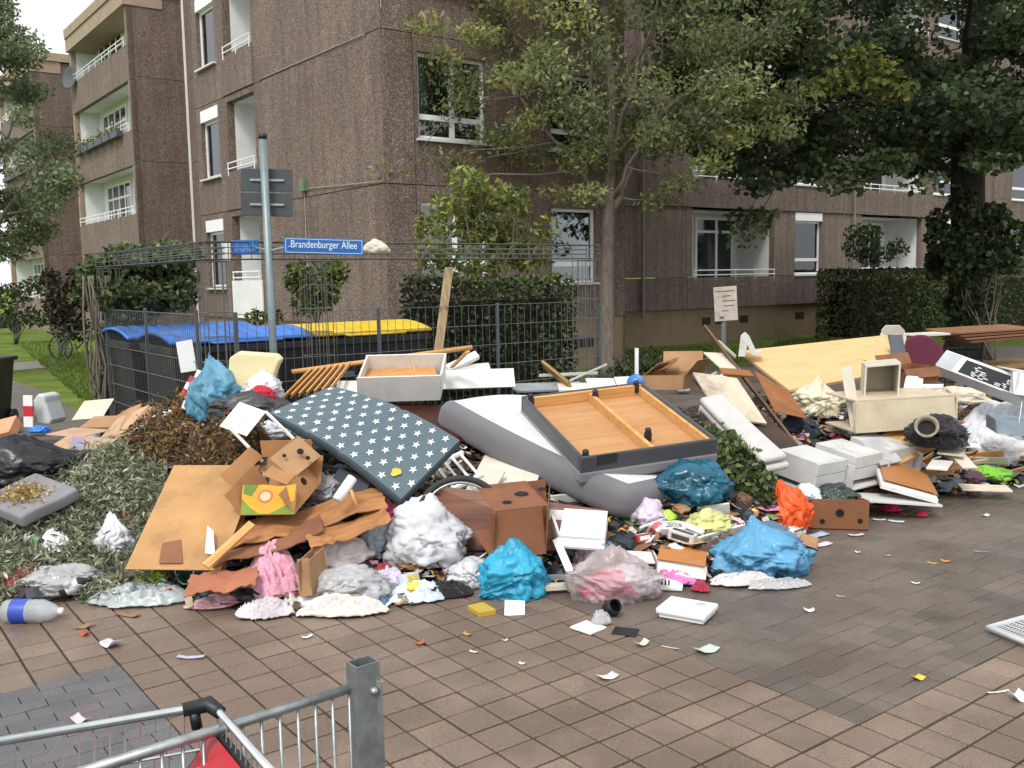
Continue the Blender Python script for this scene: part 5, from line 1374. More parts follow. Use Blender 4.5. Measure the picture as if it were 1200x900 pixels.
for k in range(7):
    x = 332+k*9; stick('pine_lath', 'pine bed slat in the fanned bundle under the long pine pole', 'slat', q(x,466-k*1.5,8.0), q(365+k*7.5,433-k*1.2,8.35), .05, .012, PINE, 'fanned pine bed slats', face=V(0,-1,.4))
for (x, y, x2, y2, lab) in ((433,430,440,452,'short upright pine offcut left under the long pole'), (484,426,488,440,'reddish offcut standing under the middle of the long pole'), (530,430,548,412,'pine brace crossing under the end of the long pole')):
    stick('offcut', lab, 'offcut', q(x,y,8.6), q(x2,y2,8.4), .05, .02, PINE, face=V(0,-1,.3))
flat('dark_tray', 'dark grey tray lying under the white edge strip', 'tray', q(512,432,9.0), q(560,431,9.1), q(515,425,9.3), .04, mat('dark_tray', '#45494e', .6))
stick('timber_offcut', 'rough brown timber offcut propped at the foot of the street tree', 'offcut', q(637,427,9.6), q(668,452,9.0), .09, .03, wood('rough_timber', '#a3814f', '#7d5f38', .8), face=V(0,-1,.5))
stick('white_strip', 'thin white plastic strip sticking up from the heap near the street tree', 'strip', q(668,446,9.3), q(711,427,9.8), .02, .01, WHB)
stick('white_strip', 'white plastic strip lying level near the street tree', 'strip', q(632,440,9.5), q(700,437,9.9), .03, .015, WHB)
flat('grey_board', 'grey board on edge behind the grey mattress', 'board', q(605,458,8.9), q(690,455,9.1), q(612,449,9.2), .02, mat('grey_laminate', '#8d9297', .5))
# white slatted cot side and cream panels in the centre
fmS = frame(q(507,588,6.75), q(560,563,6.85)-q(507,588,6.75), q(540,540,7.2)-q(507,588,6.75))
cs = thing('cot_side', 'white slatted cot side sticking out under the star mattress', 'cot side', q(507,588,6.75))
place(lb(0,0,0,.42,.035,.03), 'rail', WHITE, fmS, cs, bevel=.006); place(lb(0,.45,0,.42,.035,.03), 'rail', WHITE, fmS, cs, bevel=.006)
for k in range(6): place(lb(.03+k*.07,.035,.006,.022,.415,.014), 'slat', WHITE, fmS, cs, bevel=.004)
flat('cream_sheet', 'cream panel with dark spots in front of the grey mattress', 'panel', q(548,570,7.0), q(626,572,6.9), q(545,527,7.7), .018, mat('cream_spotted', '#d8d0c0', .5, .06, 3, .3))
flat('cream_sheet', 'broken cream panel wedged behind the cot side', 'panel', q(540,582,6.9), q(572,585,6.8), q(548,548,7.2), .018, CREAM)

# ---- right rear: big beige board and its neighbours
quadboard('beige_board', 'large pale beige veneered board sloping across the back of the heap', 'board', q(925,457,9.7), q(1062,432,10.5), q(1052,391,11.7), q(866,411,10.8), .03, BEIGE)
quadboard('hardboard_sheet', 'brown hardboard back folded under the beige board', 'board', q(884,434,9.9), q(925,459,9.6), q(946,490,8.9), q(908,482,9.0), .008, HARD)
flat('hardboard_sheet', 'dark brown hardboard strip along the stained panel', 'board', q(905,535,7.9), q(945,530,8.2), q(880,440,9.2), .006, mat('dark_hardboard', '#3d2c1f', .7, .3, 5))
flat('slate_sheet', 'slate grey panel standing behind the beige board', 'panel', q(1052,437,10.8), q(1067,437,10.9), q(1050,392,11.0), .03, mat('slate_panel', '#565b66', .5, .06))
flat('pine_upright', 'narrow pine upright beside the slate grey panel', 'batten', q(1066,432,11.0), q(1072,432,11.0), q(1066,407,11.1), .02, PINE)
flat('stained_panel', 'cream panel with dark scorch stains standing in the heap', 'panel', q(846,490,8.1), q(899,496,8.3), q(842,440,8.7), .02, mat('stained_cream', '#c7b9a2', .6, .12, 3.5, .85, dirtcol=(.08,.05,.035)))
stick('dark_plank', 'long dark plank rising slantwise beside the stained panel', 'plank', q(941,532,8.25), q(826,383,9.6), .06, .025, wood('dark_plank', '#6b5138', '#3f2d1e', .7), face=V(0,-1,.2))
stick('thin_lath', 'thin pale lath beside the slanting dark plank', 'lath', q(842,400,9.7), q(862,418,9.4), .03, .01, CREAM)
flat('cream_offcut', 'triangular cream offcut above the stained panel', 'offcut', q(845,431,9.0), q(868,432,9.1), q(855,414,9.4), .015, CREAM)
flat('brown_board', 'brown chipboard edge under the cream offcut', 'board', q(848,438,8.9), q(884,441,9.0), q(846,431,9.0), .02, HARD)
p0 = q(835,462,8.8); carton('cabinet_corner', 'small white cabinet with a pine side beside the stained panel', 'cabinet', p0, q(846,464,8.75)-p0, V(.1,.25,0), q(834,438,8.85)-p0, WHB, .016)
b = MB(); pts = [q(x, y, 10.4) for x, y in ((865,418),(868,394),(873,390),(878,395),(886,412),(893,411),(893,414),(881,417),(876,405),(873,418))]
b.prism(pts, V(.05,.2,0)); b.build('white_bracket', mat('worn_white_plastic', '#cfcfca', .5, .1, 9, .5), None, bevel=.004, label='white ribbed plastic bracket standing behind the beige board', cat='bracket')
# folded pad
fmP = frame(q(893,558,7.4), q(818,478,8.35)-q(893,558,7.4), q(868,470,8.45)-q(818,478,8.35)); LLp = (q(818,478,8.35)-q(893,558,7.4)).length
PADF = fabric('pad_white', '#bdbab6', .06, .15); pad = thing('folded_pad', 'off-white foam mattress pad folded double beside the bed base', 'mattress pad', q(893,558,7.4))
sg = 1 if fmP.to_3x3().col[2].z > 0 else -1
for k in range(2): softslab('fold', fmP @ Matrix.Translation(V(.03*k, 0, sg*(.01+.07*k)-(.06 if sg < 0 else 0))), LLp-.03*k, .25-.02*k, .062, PADF, pad, lambda u, v: .03*math.sin(u*2), .028, 16)
b = MB().tube([fmP @ V(LLp-.01, .02, .035), fmP @ V(LLp-.01, .23, .035)], .035, 10); b.build('fold_edge', PADF, pad, True)
# cream shelf cube, cream cabinet, open carton
def shelf_box(name, label, cat, p, u, v, w, mt, th, backside=True, mid=()):
    """open-fronted box: u width, v depth (away), w height"""
    e = thing(name, label, cat, p); U, Vv, W = u.normalized(), v.normalized(), w.normalized()
    def bx(nm, a, b_, c_, d_): return MB().obox(a, b_, c_, d_).build(nm, mt, e, bevel=.002)
    bx('base', p, u, v, W*th); bx('top', p+w-W*th, u, v, W*th); bx('side', p+W*th, U*th, v, w-W*2*th); bx('side', p+u-U*th+W*th, U*th, v, w-W*2*th)
    if backside: bx('back', p+v-Vv*.006+U*th+W*th, u-U*2*th, Vv*.005, w-W*2*th)
    for f in mid: bx('shelf', p+w*f+U*th, u-U*2*th, v*.96, W*th)
    return e
p0 = q(1010,498,8.7); shelf_box('shelf_cube', 'cream open shelf cube standing on the heap', 'shelf', p0+V(0,0,.02), q(1052,494,8.75)-p0, V(.12,.42,.0), q(1014,431,8.75)-p0, CREAM, .02)
flat('tall_cream_board', 'tall cream side board against the shelf cube', 'board', q(997,502,8.65), q(1010,500,8.6), q(1000,428,8.75), .02, CREAM)
p0 = q(1003,508,8.45); carton('cabinet_carcass', 'cream cabinet carcass lying on its back under the shelf cube', 'cabinet', p0, q(1122,500,8.7)-p0, V(.15,.55,.02), q(1003,474,8.5)-p0+V(0,0,.02), mat('cream_wood_grain', '#c3b59b', .55, .1, 4, .3), .016, top=True)
p0 = q(1060,456,9.3); oc = carton('open_carton', 'open brown carton full of papers on top of the cream cabinet', 'box', p0, q(1100,452,9.4)-p0, V(-.12,.36,.0), q(1060,433,9.3)-p0, CARDW, flaps=(('left',1.2,.2), ('back',.5,.12), ('front',2.7,.1)))
for k, lab in enumerate(('leaning sheaf of pale papers at the left of the open carton', 'sheaf of papers slumped in the middle of the open carton front', 'flat stack of papers under the front of the open carton')): quadboard('paper_sheaf', lab, 'papers', *[(q(1058,458,9.2),q(1070,460,9.15),q(1076,441,9.25),q(1062,440,9.28)), (q(1070,460,9.16),q(1080,459,9.14),q(1082,444,9.25),q(1074,442,9.26)), (q(1076,460,9.2),q(1104,458,9.25),q(1106,450,9.35),q(1078,450,9.3))][k], .03, mat('paper', '#c9ccd0', .7, .14, 50, .1))
# packaging with black panel
PKW = mat('gloss_white_card', '#d5d6d6', .35, .05, 3, .15); PKB = mat('gloss_black_card', '#1b1c1f', .3, .15, 3, .1)
A_, B_, C_ = q(1096,428,10.0), q(1190,464,9.2), q(1107,409,10.05)
fmK = frame(A_, B_-A_, C_-A_); LL = (B_-A_).length*1.05; WW = (C_-A_).dot(fmK.to_3x3().col[1]); zs = fmK.to_3x3().col[2]
pk = thing('appliance_package', 'long white appliance package with a black printed side, tilted on the heap', 'package', A_-UP*.1)
place(lb(0,0,-.24,LL,WW,.24), 'carton', PKW, fmK, pk, bevel=.004); place(lb(LL*.27,.02,.001,LL*.66,WW-.05,.002), 'black_panel', PKB, fmK, pk)
b = MB(); g_ = random.Random(9); x = LL*.38
for (fx, n_) in ((.40,7), (.47,5), (.52,4), (.68,2), (.76,6)):
    for k in range(n_): b.obox(V(LL*fx+g_.uniform(0,.04), .03+k*(WW-.08)/7, .004), V(.02+g_.uniform(0,.05),0,0), V(0,.008,0), V(0,0,.0008))
place(b, 'print', WPRINT, fmK, pk, kind='stuff')
m = fmK @ Matrix.Translation(V(LL*.87, WW*.55, .0045)); MB().lathe([(.03,0),(.03,.001),(.02,.001),(.02,0)], 16, m).build('round_mark', WPRINT, pk)
place(lb(-.002,.01,.001,LL*.2,WW-.02,.0015), 'grey_label', mat('silver_label', '#b4b8bb', .4, .1), fmK, pk)
p0 = q(1188,462,9.1); carton('white_box', 'white carton beyond the end of the black printed package', 'box', p0, q(1240,470,9.1)-p0, V(.1,.4,0), q(1192,436,9.2)-p0, PKW, .006, top=True)
# tables at the back right
def table(label, p, u, v, h, mt, name='table', legs=True):
    e = thing(name, label, 'table', p); fmt = frame(p, u, v); L, W = u.length, v.length
    place(lb(0,0,h-.03,L,W,.03), 'table_top', mt, fmt, e, bevel=.003)
    for (x, y) in ((.03,.03),(L-.09,.03),(.03,W-.09),(L-.09,W-.09)): place(lb(x,y,0,.06,.06,h-.031), 'leg', mt, fmt, e, bevel=.003)
    place(lb(.06,.04,h-.13,L-.12,.02,.098), 'apron', mt, fmt, e); place(lb(.06,W-.06,h-.13,L-.12,.02,.098), 'apron', mt, fmt, e)
    return e
tp = gz(1160, 492); tp = V(q(1156,470,11.5).x, 11.5, 0); table('oak table carrying a stack of boards at the back of the heap', tp, V(1.3,.3,0), V(-.25,.75,0), .82, wood('oak_table', '#8f6f48', '#6b4f30', .5), 'oak_table')
fmT = q(1152,398,11.4)
for k in range(4): flat('table_board', ('lowest red-brown board', 'second red-brown board', 'third red-brown board', 'topmost red-brown board')[k]+' in the stack on the oak table', 'board', q(1140-k*6,400-k*3.4,11.4), q(1215,393-k*3,11.9), q(1148-k*6,392-k*3.2,12.1), .022, mat('board_red_'+str(k % 2), ('#6e4a35','#8a5f40')[k % 2], .5, .15, 4), 'boards stacked on the oak table')
flat('white_plank', 'long white plank balanced above the oak table', 'plank', q(1080,392,11.3), q(1194,386,12.0), q(1086,389,11.7), .025, WHB)
cl_ = q(1096,424,11.0); b = MB(); pts = []
for k in range(17): a = -.2+k/16*(math.pi*.75); pts.append(cl_+V(-.18+.3*math.cos(a)*1.0, 0, -.02+.33*math.sin(a)))
pts.append(cl_+V(-.42,0,-.03)); b.prism(pts, V(.05,.12,0)); b.build('maroon_seat', mat('maroon_fabric', '#5c2136', .8, .1), None, bevel=.01, label='maroon rounded seat back standing under the long white plank', cat='chair')
DM = mat('dark_metal', '#26282b', .5, .2)
rk = thing('metal_rack', 'dark metal shelf rack standing behind the black printed package', 'rack', V(q(1110,440,11.8).x,11.8,0))
x0, x1 = q(1108,440,11.8).x, q(1150,440,11.8).x
for x in (x0, x1):
    for y in (11.8, 12.2): MB().tube([V(x,y,0), V(x,y,1.12)], .018, 6).build('upright', DM, rk)
for z in (.45, .62, .8, 1.0): MB().tube([V(x0,11.8,z), V(x1,11.8,z), V(x1,12.2,z), V(x0,12.2,z)], .014, 6, closed=True).build('shelf_frame', DM, rk)
# chair back peeking over the beige board
ch = thing('garden_chair', 'pale plastic chair back peeking over the beige board', 'chair', V(q(1045,385,12.3).x,12.3,0))
PLC = mat('pale_chair_plastic', '#b9b2a2', .5, .08); c0_ = q(1046,392,12.3)
for s in (-.14, .16): MB().tube([V(c0_.x+s,12.3,0), V(c0_.x+s,12.3,c0_.z+.02)], .02, 8).build('leg', PLC, ch, True)
pts = [c0_+V(-.15,0,-.12), c0_+V(-.14,0,.06), c0_+V(-.09,0,.12), c0_+V(.09,0,.12), c0_+V(.16,0,.05), c0_+V(.17,0,-.12)]
b = MB().prism(pts, V(0,.03,0)); b.build('backrest', PLC, ch, bevel=.01)
b = MB().obox(V(c0_.x-.17,12.1,.45), V(.36,0,0), V(0,.4,0), V(0,0,.04)); b.build('seat', PLC, ch, bevel=.01)

# ---- white drawer cabinet lying on its back
A_, B_, C_ = q(908,526,7.85), q(960,545,7.5), q(998,496,8.95)
GW = mat('grey_white_laminate', '#c6c5c1', .45, .07, 4, .5)
fmD = frame(A_, B_-A_, C_-A_)
dc = thing('drawer_cabinet', 'white drawer cabinet lying on its back with drawers slid open', 'cabinet', A_-UP*.2)
ax, ay, az = [fmD.to_3x3().col[k] for k in range(3)]
if az.z < 0: az = -az
Ld = (C_-A_).dot(ay); Wd = (B_-A_).length
def db(nm, x, y, z, a, b_, c_, mt=GW, par=None): return MB().obox(A_+ax*x+ay*y+az*z, ax*a, ay*b_, az*c_).build(nm, mt, par or dc, bevel=.002)
db('back_panel', 0, 0, -.27, Wd*1.1, Ld, .016); db('side', 0, -.004, -.254, .016, Ld, .12)
for k in range(3):
    y0 = .02+k*Ld*.345
    dr = db('drawer', .02, y0, -.21, Wd-.05, Ld*.25, .21)
    db('drawer_front', Wd-.03, y0-.01, -.21, .018, Ld*.27, .10, GW, dr); db('drawer_front', Wd-.03, y0-.01, -.104, .018, Ld*.27, .10, GW, dr)
    db('partition', .0, y0+Ld*.275, -.254, Wd+.05, .016, .20)
flat('pale_grey_board', 'pale grey cabinet side standing behind the open drawers', 'board', q(1033,545,8.0), q(1058,540,8.1), q(1030,512,8.3), .018, mat('pale_grey_side', '#a9a9a9', .5))
bs = [q(1036,561,7.75), q(1099,578,7.6), q(1087,556,8.05), q(1027,530,8.35)]
quadboard('brown_sheet', 'smooth brown hardboard sheet lying beside the drawer cabinet', 'board', *bs, .012, mat('smooth_brown', '#a06a3a', .45, .06, 3, .12))
bc_ = sum(bs, V(0,0,0))/4
quadboard('white_sheet_board', 'white edged board under the smooth brown sheet', 'board', *[bc_+(w_-bc_)*1.06+V(-.03,-.05,-.035) for w_ in bs], .035, WHB)
flat('pine_door', 'small pine cupboard door propped beside the grey cabinet side', 'door', q(1056,543,8.2), q(1098,524,8.5), q(1048,503,8.7), .02, PINE)
flat('flat_white_board', 'grey-white board flat on the paving in front of the brown sheet', 'board', q(1000,585,7.55), q(1105,592,7.5), q(1010,577,7.9), .018, GW)

# ---- fruit crate in front right
p0 = gz(950, 620)+V(0,0,.005); uu = gz(1018,622)-p0; uu.z = 0
fc_ = carton('fruit_crate', 'damp brown fruit carton with hand holes full of bags on the dark paving', 'box', p0, uu, V(-.12,.48,0)*.8, V(0,0,.235), mat('crate_card', '#7d5234', .75, .15, 5, .4, dirtcol=(.1,.05,.03)), holes=(('front',.5,.55,.03), ('front',.2,.25,.018), ('front',.85,.3,.018)))
bag('dark_green_bag', 'dark green bag stuffed into the fruit carton on the dark paving', 'bag', p0+uu*.6+V(-.03,.2,.14), (.19,.16,.12), mat('dark_green_film', '#2c3a35', .35, .25, 5), 71, .2)
bag('white_printed_bag', 'white carrier bag with blue print hanging out of the fruit carton', 'bag', p0+uu*.12+V(-.03,.16,.17), (.13,.13,.1), mat('white_blue_bag', '#c9d3da', .35, .2, 9, .3, dirtcol=(.05,.15,.35)), 72, .2)

# ---- loose laths and strips caught between the bigger pieces
gl = random.Random(77)
for k in range(16):
    x, y = gl.uniform(1060, 1190), gl.uniform(500, 565); c = hit(x, y, .05); a = gl.uniform(-.7,.7); L = gl.uniform(.25,.7)
    d = V(math.cos(a), math.sin(a), gl.uniform(-.1,.35))*L
    stick('broken_lath', 'broken pine lath caught among the boards at the right of the heap', 'lath', c-d*.4, c+d*.6, gl.uniform(.03,.07), .014, PINE if k % 3 else wood('dark_plank', '#6b5138', '#3f2d1e', .7), 'broken laths at the right of the heap', face=V(0,-.6,1))
for k in range(20):
    x, y = (gl.uniform(640, 890), gl.uniform(590, 640)) if k % 2 else (gl.uniform(1050, 1190), gl.uniform(490, 560)); c = hit(x, y, .04); a = gl.uniform(-.9,.9); L = gl.uniform(.18,.45)
    if heap(c.x, c.y) < .12: continue
    d = V(math.cos(a), math.sin(a), gl.uniform(-.05,.25))*L
    stick('white_lath', 'white coated furniture strip wedged into the heap', 'strip', c-d*.4, c+d*.6, gl.uniform(.04,.11), .016, WHB if k % 2 else CREAM, 'white furniture strips in the heap', face=V(0,-.5,1))
for k in range(14):
    x, y = gl.uniform(380, 1000), gl.uniform(590, 650); c = hit(x, y, .02); w = gl.uniform(.1,.24)
    sheet('card_piece', 'torn brown card piece pressed into the front of the heap', 'cardboard', c+V(0,0,.02), w, w*gl.uniform(.5,.9), (CARD, CARDW, CARD2)[k % 3], gl.uniform(0,3), .03, (gl.uniform(-.4,.5), gl.uniform(-.3,.3)), k*2.3, 'torn card pieces in the heap front', .004)
# ================================================================== CLIPPINGS, BAGS, CLOTHES, LITTER
def rise(c, rx, ry, h):
    """extra mound on top of the heap"""
    def f(x, y):
        d = ((x-c.x)/rx)**2+((y-c.y)/ry)**2
        return heap(x, y) + (h*(1-d)**.7*(1+.25*noise.noise(V(x*6, y*6, 2))) if d < 1 else -.2)
    return f
def clippings(name, label, spots, n, leaf, aspect, pal, wts, seed, twigs=0, trans=.25, up=.5, twigmat=None, th=.05):
    """garden waste: leaves and stems through a mound; spots = (centre, rx, ry, h, share)"""
    e = thing(name, label, 'garden waste', spots[0][0]); e['kind'] = 'stuff'
    g = np.random.default_rng(seed); pos = []; tb_ = MB(); gr = random.Random(seed)
    core = MB()
    for (c, rx, ry, h, sh) in spots:
        f = rise(c, rx, ry, h); k = int(n*sh); a = g.uniform(0, 2*np.pi, k); r = np.sqrt(g.uniform(0, 1, k))*.99
        for aa, r_ in zip(a, r):
            x, y = c.x+rx*r_*math.cos(aa), c.y+ry*r_*math.sin(aa); pos.append((x, y, f(x, y)+abs(g.normal(0, th))-.4*th))
        o_ = len(core.v); NR, NA = 8, 28
        for i in range(NR+1):
            for j in range(NA):
                x, y = c.x+rx*i/NR*math.cos(j/NA*6.2832), c.y+ry*i/NR*math.sin(j/NA*6.2832); core.v.append(V(x, y, (f(x, y) if i < NR else heap(x, y))-.025))
        for i in range(NR):
            for j in range(NA): j2 = (j+1) % NA; core.f.append((o_+i*NA+j, o_+(i+1)*NA+j, o_+(i+1)*NA+j2, o_+i*NA+j2)); core.c.append(None)
        for _ in range(int(twigs*sh)):
            aa, r_ = gr.uniform(0, 6.28), gr.random()**.5; x, y = c.x+rx*r_*math.cos(aa)*.95, c.y+ry*r_*math.sin(aa)*.95
            p0_ = V(x, y, f(x, y)+gr.uniform(-.02,.05)); d = V(gr.gauss(0,1), gr.gauss(0,1), gr.gauss(0,.45)).normalized()*gr.uniform(.08,.3)
            tb_.tube([p0_-d*.5, p0_+V(gr.uniform(-.02,.02),gr.uniform(-.02,.02),.015), p0_+d*.5], [.004,.003,.0015], 4, cap=False)
    core.build('packed_core', mat('clipping_core_'+name, pal[2], .95, .4, 14, .4), e, True)
    pos = np.array(pos)
    o = np_quads('leaves', leafquads(pos, leaf, aspect, up, seed), leafcols(len(pos), pal, wts, seed, .35), leafmat('clip_leaf', trans), e, V(*pos.mean(0))); o['kind'] = 'stuff'
    if twigs: tb_.build('twigs', twigmat or BARK, e, kind='stuff')
    return e
gpal = ('#8d947a', '#a6ab90', '#6a7156', '#babaa2', '#7d8565')
clippings('hedge_clippings', 'spread of pale green hedge clippings on the left of the heap', [
    (hit(110,560), .45, .55, .12, .22), (hit(70,630), .55, .42, .05, .22), (hit(115,640), .45, .4, .10, .14), (hit(20,660), .5, .45, .08, .14), (hit(130,600), .4, .5, .14, .16), (hit(-20,620), .5, .4, .05, .06), (hit(150,690), .35, .25, .05, .06)],
    22000, .065, .24, gpal, (3,3,3,2,2), 81, 700)
bpal = ('#8a6c4a', '#705a42', '#4f4030', '#a88a5c', '#7c7c4a', '#936844')
clippings('dry_brush', 'mound of dry brown brushwood and withered leaves', [
    (hit(228,520)+V(0,.1,0), .46, .42, .40, .4), (hit(195,535), .36, .34, .26, .2), (hit(268,548), .36, .34, .30, .2), (hit(178,510), .34, .35, .24, .2)],
    13000, .055, .34, bpal, (3,3,2.5,2,1.6,1), 83, 900, .15, .3, mat('dry_twig', '#5d4a36', .9, .3, 8, 0))
ppal = ('#4c5b31', '#5f7040', '#364225', '#7d8a50')
clippings('torn_plants', 'uprooted leafy plants spilling over the teal bag', [
    (hit(870,560), .42, .3, .20, .4), (hit(845,545), .35, .25, .2, .25), (hit(890,580), .3, .22, .14, .2), (hit(830,560), .2, .2, .1, .15)],
    3600, .075, .5, ppal, (3,3,2,1), 85, 90)
bag('root_ball', 'earthy brown root ball among the uprooted plants', 'root ball', hit(855,540,.05), (.26,.2,.12), mat('root_earth', '#6e5a48', .95, .35, 12, .5), 86, .2)

# ---- bags
B = [
 ('black_sack', 'black refuse sack lying beside the grey slab with dry crumbs', 'bag', (20,574,.0,7.0), (.42,.24,.26), BLACKF, 1, .14, (1,.15,.3), .55, .25),
 ('white_sack', 'big white plastic sack under the front of the star mattress', 'bag', (496,670,.0), (.29,.22,.25), PLAST_W, 2, .2, (-.8,0,.7), .12, 0),
 ('white_bag', 'small crumpled white bag between the blue bag and the white sack', 'bag', (552,690,.0), (.17,.13,.11), PLAST_W, 3, .2, None, .3, 0),
 ('cyan_bag', 'bright cyan plastic bag crumpled in front of the brown fruit carton', 'bag', (603,704,.0), (.21,.17,.20), CYANF, 4, .26, (-.8,-.3,-.3), .3, .2),
 ('clear_bag', 'clear plastic bag of pink laundry at the front of the heap', 'bag', (722,708,.0), (.27,.2,.19), mat('clear_pink_bag', '#cfc6c6', .22, .14, 5, .3, dirtcol=(.5,.12,.16), trans=.2, alpha=.5, crinkle=.7), 5, .24, (-.6,-.2,.2), .25, .1),
 ('teal_sack', 'shiny teal refuse sack under the uprooted plants', 'bag', (818,602,.0), (.28,.24,.20), TEALF, 6, .2, None, .3, .1),
 ('blue_sack', 'light blue plastic sack slumped on the dark paving', 'bag', (900,680,.0), (.30,.25,.20), BLUEF, 7, .24, (-.2,.1,1), .25, .3),
 ('orange_bag', 'bright orange carrier bag with white print beside the fruit carton', 'bag', (928,628,.0), (.15,.12,.24), ORANGEF, 8, .24, (-.6,0,1), .4, 0),
 ('yellow_bag', 'pale yellow crumpled plastic bag in front of the teal sack', 'bag', (832,632,.0), (.19,.14,.09), mat('pale_yellow_film', '#d3d48c', .4, .12, 5, .1, trans=.2), 9, .26, (1,.2,.5), .3, .2),
 ('blue_tarp_bag', 'torn light blue plastic sack hanging by the striped barrier board', 'bag', (256,488,.0,7.95), (.22,.18,.33), mat('dull_blue_film', '#5a93ad', .5, .2, 4, .3, trans=.1, crinkle=.7), 10, .24, (-.3,0,1), .1, 0),
 ('white_film_bag', 'white film bag on the clippings beside the tan board', 'bag', (128,660,.0), (.14,.11,.18), PLAST_W, 11, .2, (-.1,.2,1), .35, 0),
 ('grey_slack_bag', 'grey crumpled film bag below the striped pillow', 'bag', (402,712,.0), (.24,.16,.14), FILM, 12, .24, None, .3, .1),
 ('cream_bag', 'cream plastic sack with yellow stains behind the white drawer cabinet', 'bag', (962,490,.02), (.26,.22,.22), mat('cream_sack_film', '#d6cfb4', .4, .1, 4, .4, dirtcol=(.35,.25,.12)), 13, .22, (.1,0,1), .3, 0),
 ('white_parcel', 'white crumpled film bundle behind the star mattress, tied with blue', 'bag', (556,515,.10), (.30,.2,.12), PLAST_W, 14, .2, (-1,0,.4), .3, .2),
 ('black_coat', 'black padded coat heaped in front of the cream cabinet', 'coat', (1098,520,.0,8.3), (.25,.18,.17), fabric('black', '#1c191b', .25, .1), 15, .22, None, .3, 0),
 ('patterned_pillow', 'white pillow with grey floral print at the edge of the heap', 'pillow', (1185,550,.0), (.36,.22,.18), mat('floral_print', '#c9c9c9', .8, .12, 14, .45, dirtcol=(.25,.25,.27)), 16, .1, None, .3, .2),
 ('grey_pillow', 'white pillow beside the floral one on the heap edge', 'pillow', (1160,542,.05), (.16,.2,.17), fabric('pillow_white', '#d6d8da', .05), 17, .1, None, .3, 0),
 ('beige_bolster', 'beige bent bolster hanging from the cream cabinet', 'bolster', (1128,478,.05), (.34,.16,.13), fabric('beige_bolster', '#cdc3af', .06), 18, .08, (1,0,-.4), .5, -.4),
 ('green_rags', 'bright green rags in front of the floral pillow', 'rags', (1165,566,.0), (.18,.12,.08), fabric('bright_green', '#7fc03a', .2), 19, .3, None, .3, 0),
 ('purple_rag', 'dull purple rag beside the bright green rags', 'rags', (1146,568,.0), (.1,.1,.06), fabric('purple', '#5a3f4f', .2), 20, .3, None, .3, 0),
 ('striped_pillow', 'pale striped pillow in front of the flattened cartons', 'pillow', (398,672,.0), (.22,.15,.14), mat('striped_pillow', '#cdc3bf', .85, .14, 3, .1, stretch=(1,26,1)), 21, .08, None, .3, .25),
 ('grey_blue_cushion', 'grey-blue cushion beside the white sack', 'pillow', (440,660,.0), (.13,.14,.16), fabric('grey_blue', '#9aa6ae', .08), 22, .1, None, .3, 0),
 ('pink_blanket', 'bright pink fluffy blanket bundle below the star mattress', 'blanket', (446,622,.04), (.13,.11,.09), fabric('hot_pink', '#e85a92', .2, 0), 23, .3, None, .3, 0),
 ('white_ball_bag', 'white and red bag beside the cream seat by the street sign', 'bag', (308,470,.0,7.8), (.17,.15,.15), mat('white_red_bag', '#d2c9cc', .4, .1, 4, .0), 24, .18, None, .3, 0),
 ('red_bundle', 'red cloth bundle on the white bag by the street sign', 'cloth', (307,470,.0,7.62), (.1,.06,.08), fabric('deep_red', '#b01e36', .15), 25, .25, None, .3, 0),
 ('white_bowl_bag', 'white rounded bag between the framed paper and the banana carton', 'bag', (322,535,.12), (.16,.14,.11), PLAST_W, 26, .1, None, .3, 0),
 ('pink_grey_bag', 'grey film bag with pink print beside the banana carton', 'bag', (374,600,.06), (.17,.1,.13), mat('pink_grey_film', '#8f8f93', .3, .25, 6, .5, dirtcol=(.6,.05,.2)), 27, .22, (.8,0,.6), .25, -.5),
 ('bottle_bag', 'thin clear plastic bag beside the hedge clippings', 'bag', (62,700,.0), (.24,.15,.10), FILM, 28, .26, None, .3, .1),
 ('white_small_bag', 'little white bag under the cream panel by the bed base', 'bag', (748,604,.02), (.12,.1,.09), PLAST_W, 29, .24, None, .3, 0),
 ('lilac_bag', 'lilac and white bag under the corner of the grey mattress', 'bag', (762,622,.0), (.13,.12,.13), mat('lilac_film', '#cbbfd0', .4, .12, 5, .1), 30, .22, None, .3, 0),
 ('grey_black_bag', 'sagging dark grey bag behind the framed paper', 'bag', (296,492,.0,7.6), (.34,.18,.16), mat('dark_grey_film', '#3b3b3d', .4, .2), 31, .15, None, .3, 0),
]
for (n_, lab, cat_, xy, r, mt, sd_, cr_, nk_, nl_, rz_) in B:
    if len(xy) == 4: c = at(xy[0], xy[1], xy[3])
    else:
        c = hit(xy[0], xy[1], xy[2]); c.y += r[1]*.75; c.z = max(heap(c.x, c.y)*.6+c.z*.4, c.z)
    bag(n_, lab, cat_, c, r, mt, sd_, cr_, nk_, nl_, rz_, sub=5 if max(r) > .15 else 4)
cc_ = hit(722,708); cc_.y += .16
bag('pink_laundry', 'pink and red laundry seen through the clear plastic bag', 'clothes', cc_+V(-.03,-.04,0), (.17,.11,.12), fabric('laundry_pink', '#c9627a', .35, .3), 105, .25, sub=4)
bag('white_laundry', 'white laundry bundle inside the clear plastic bag', 'clothes', cc_+V(.10,.02,.02), (.14,.12,.11), fabric('laundry_white', '#d9cfd6', .1, .1), 106, .22, sub=4)
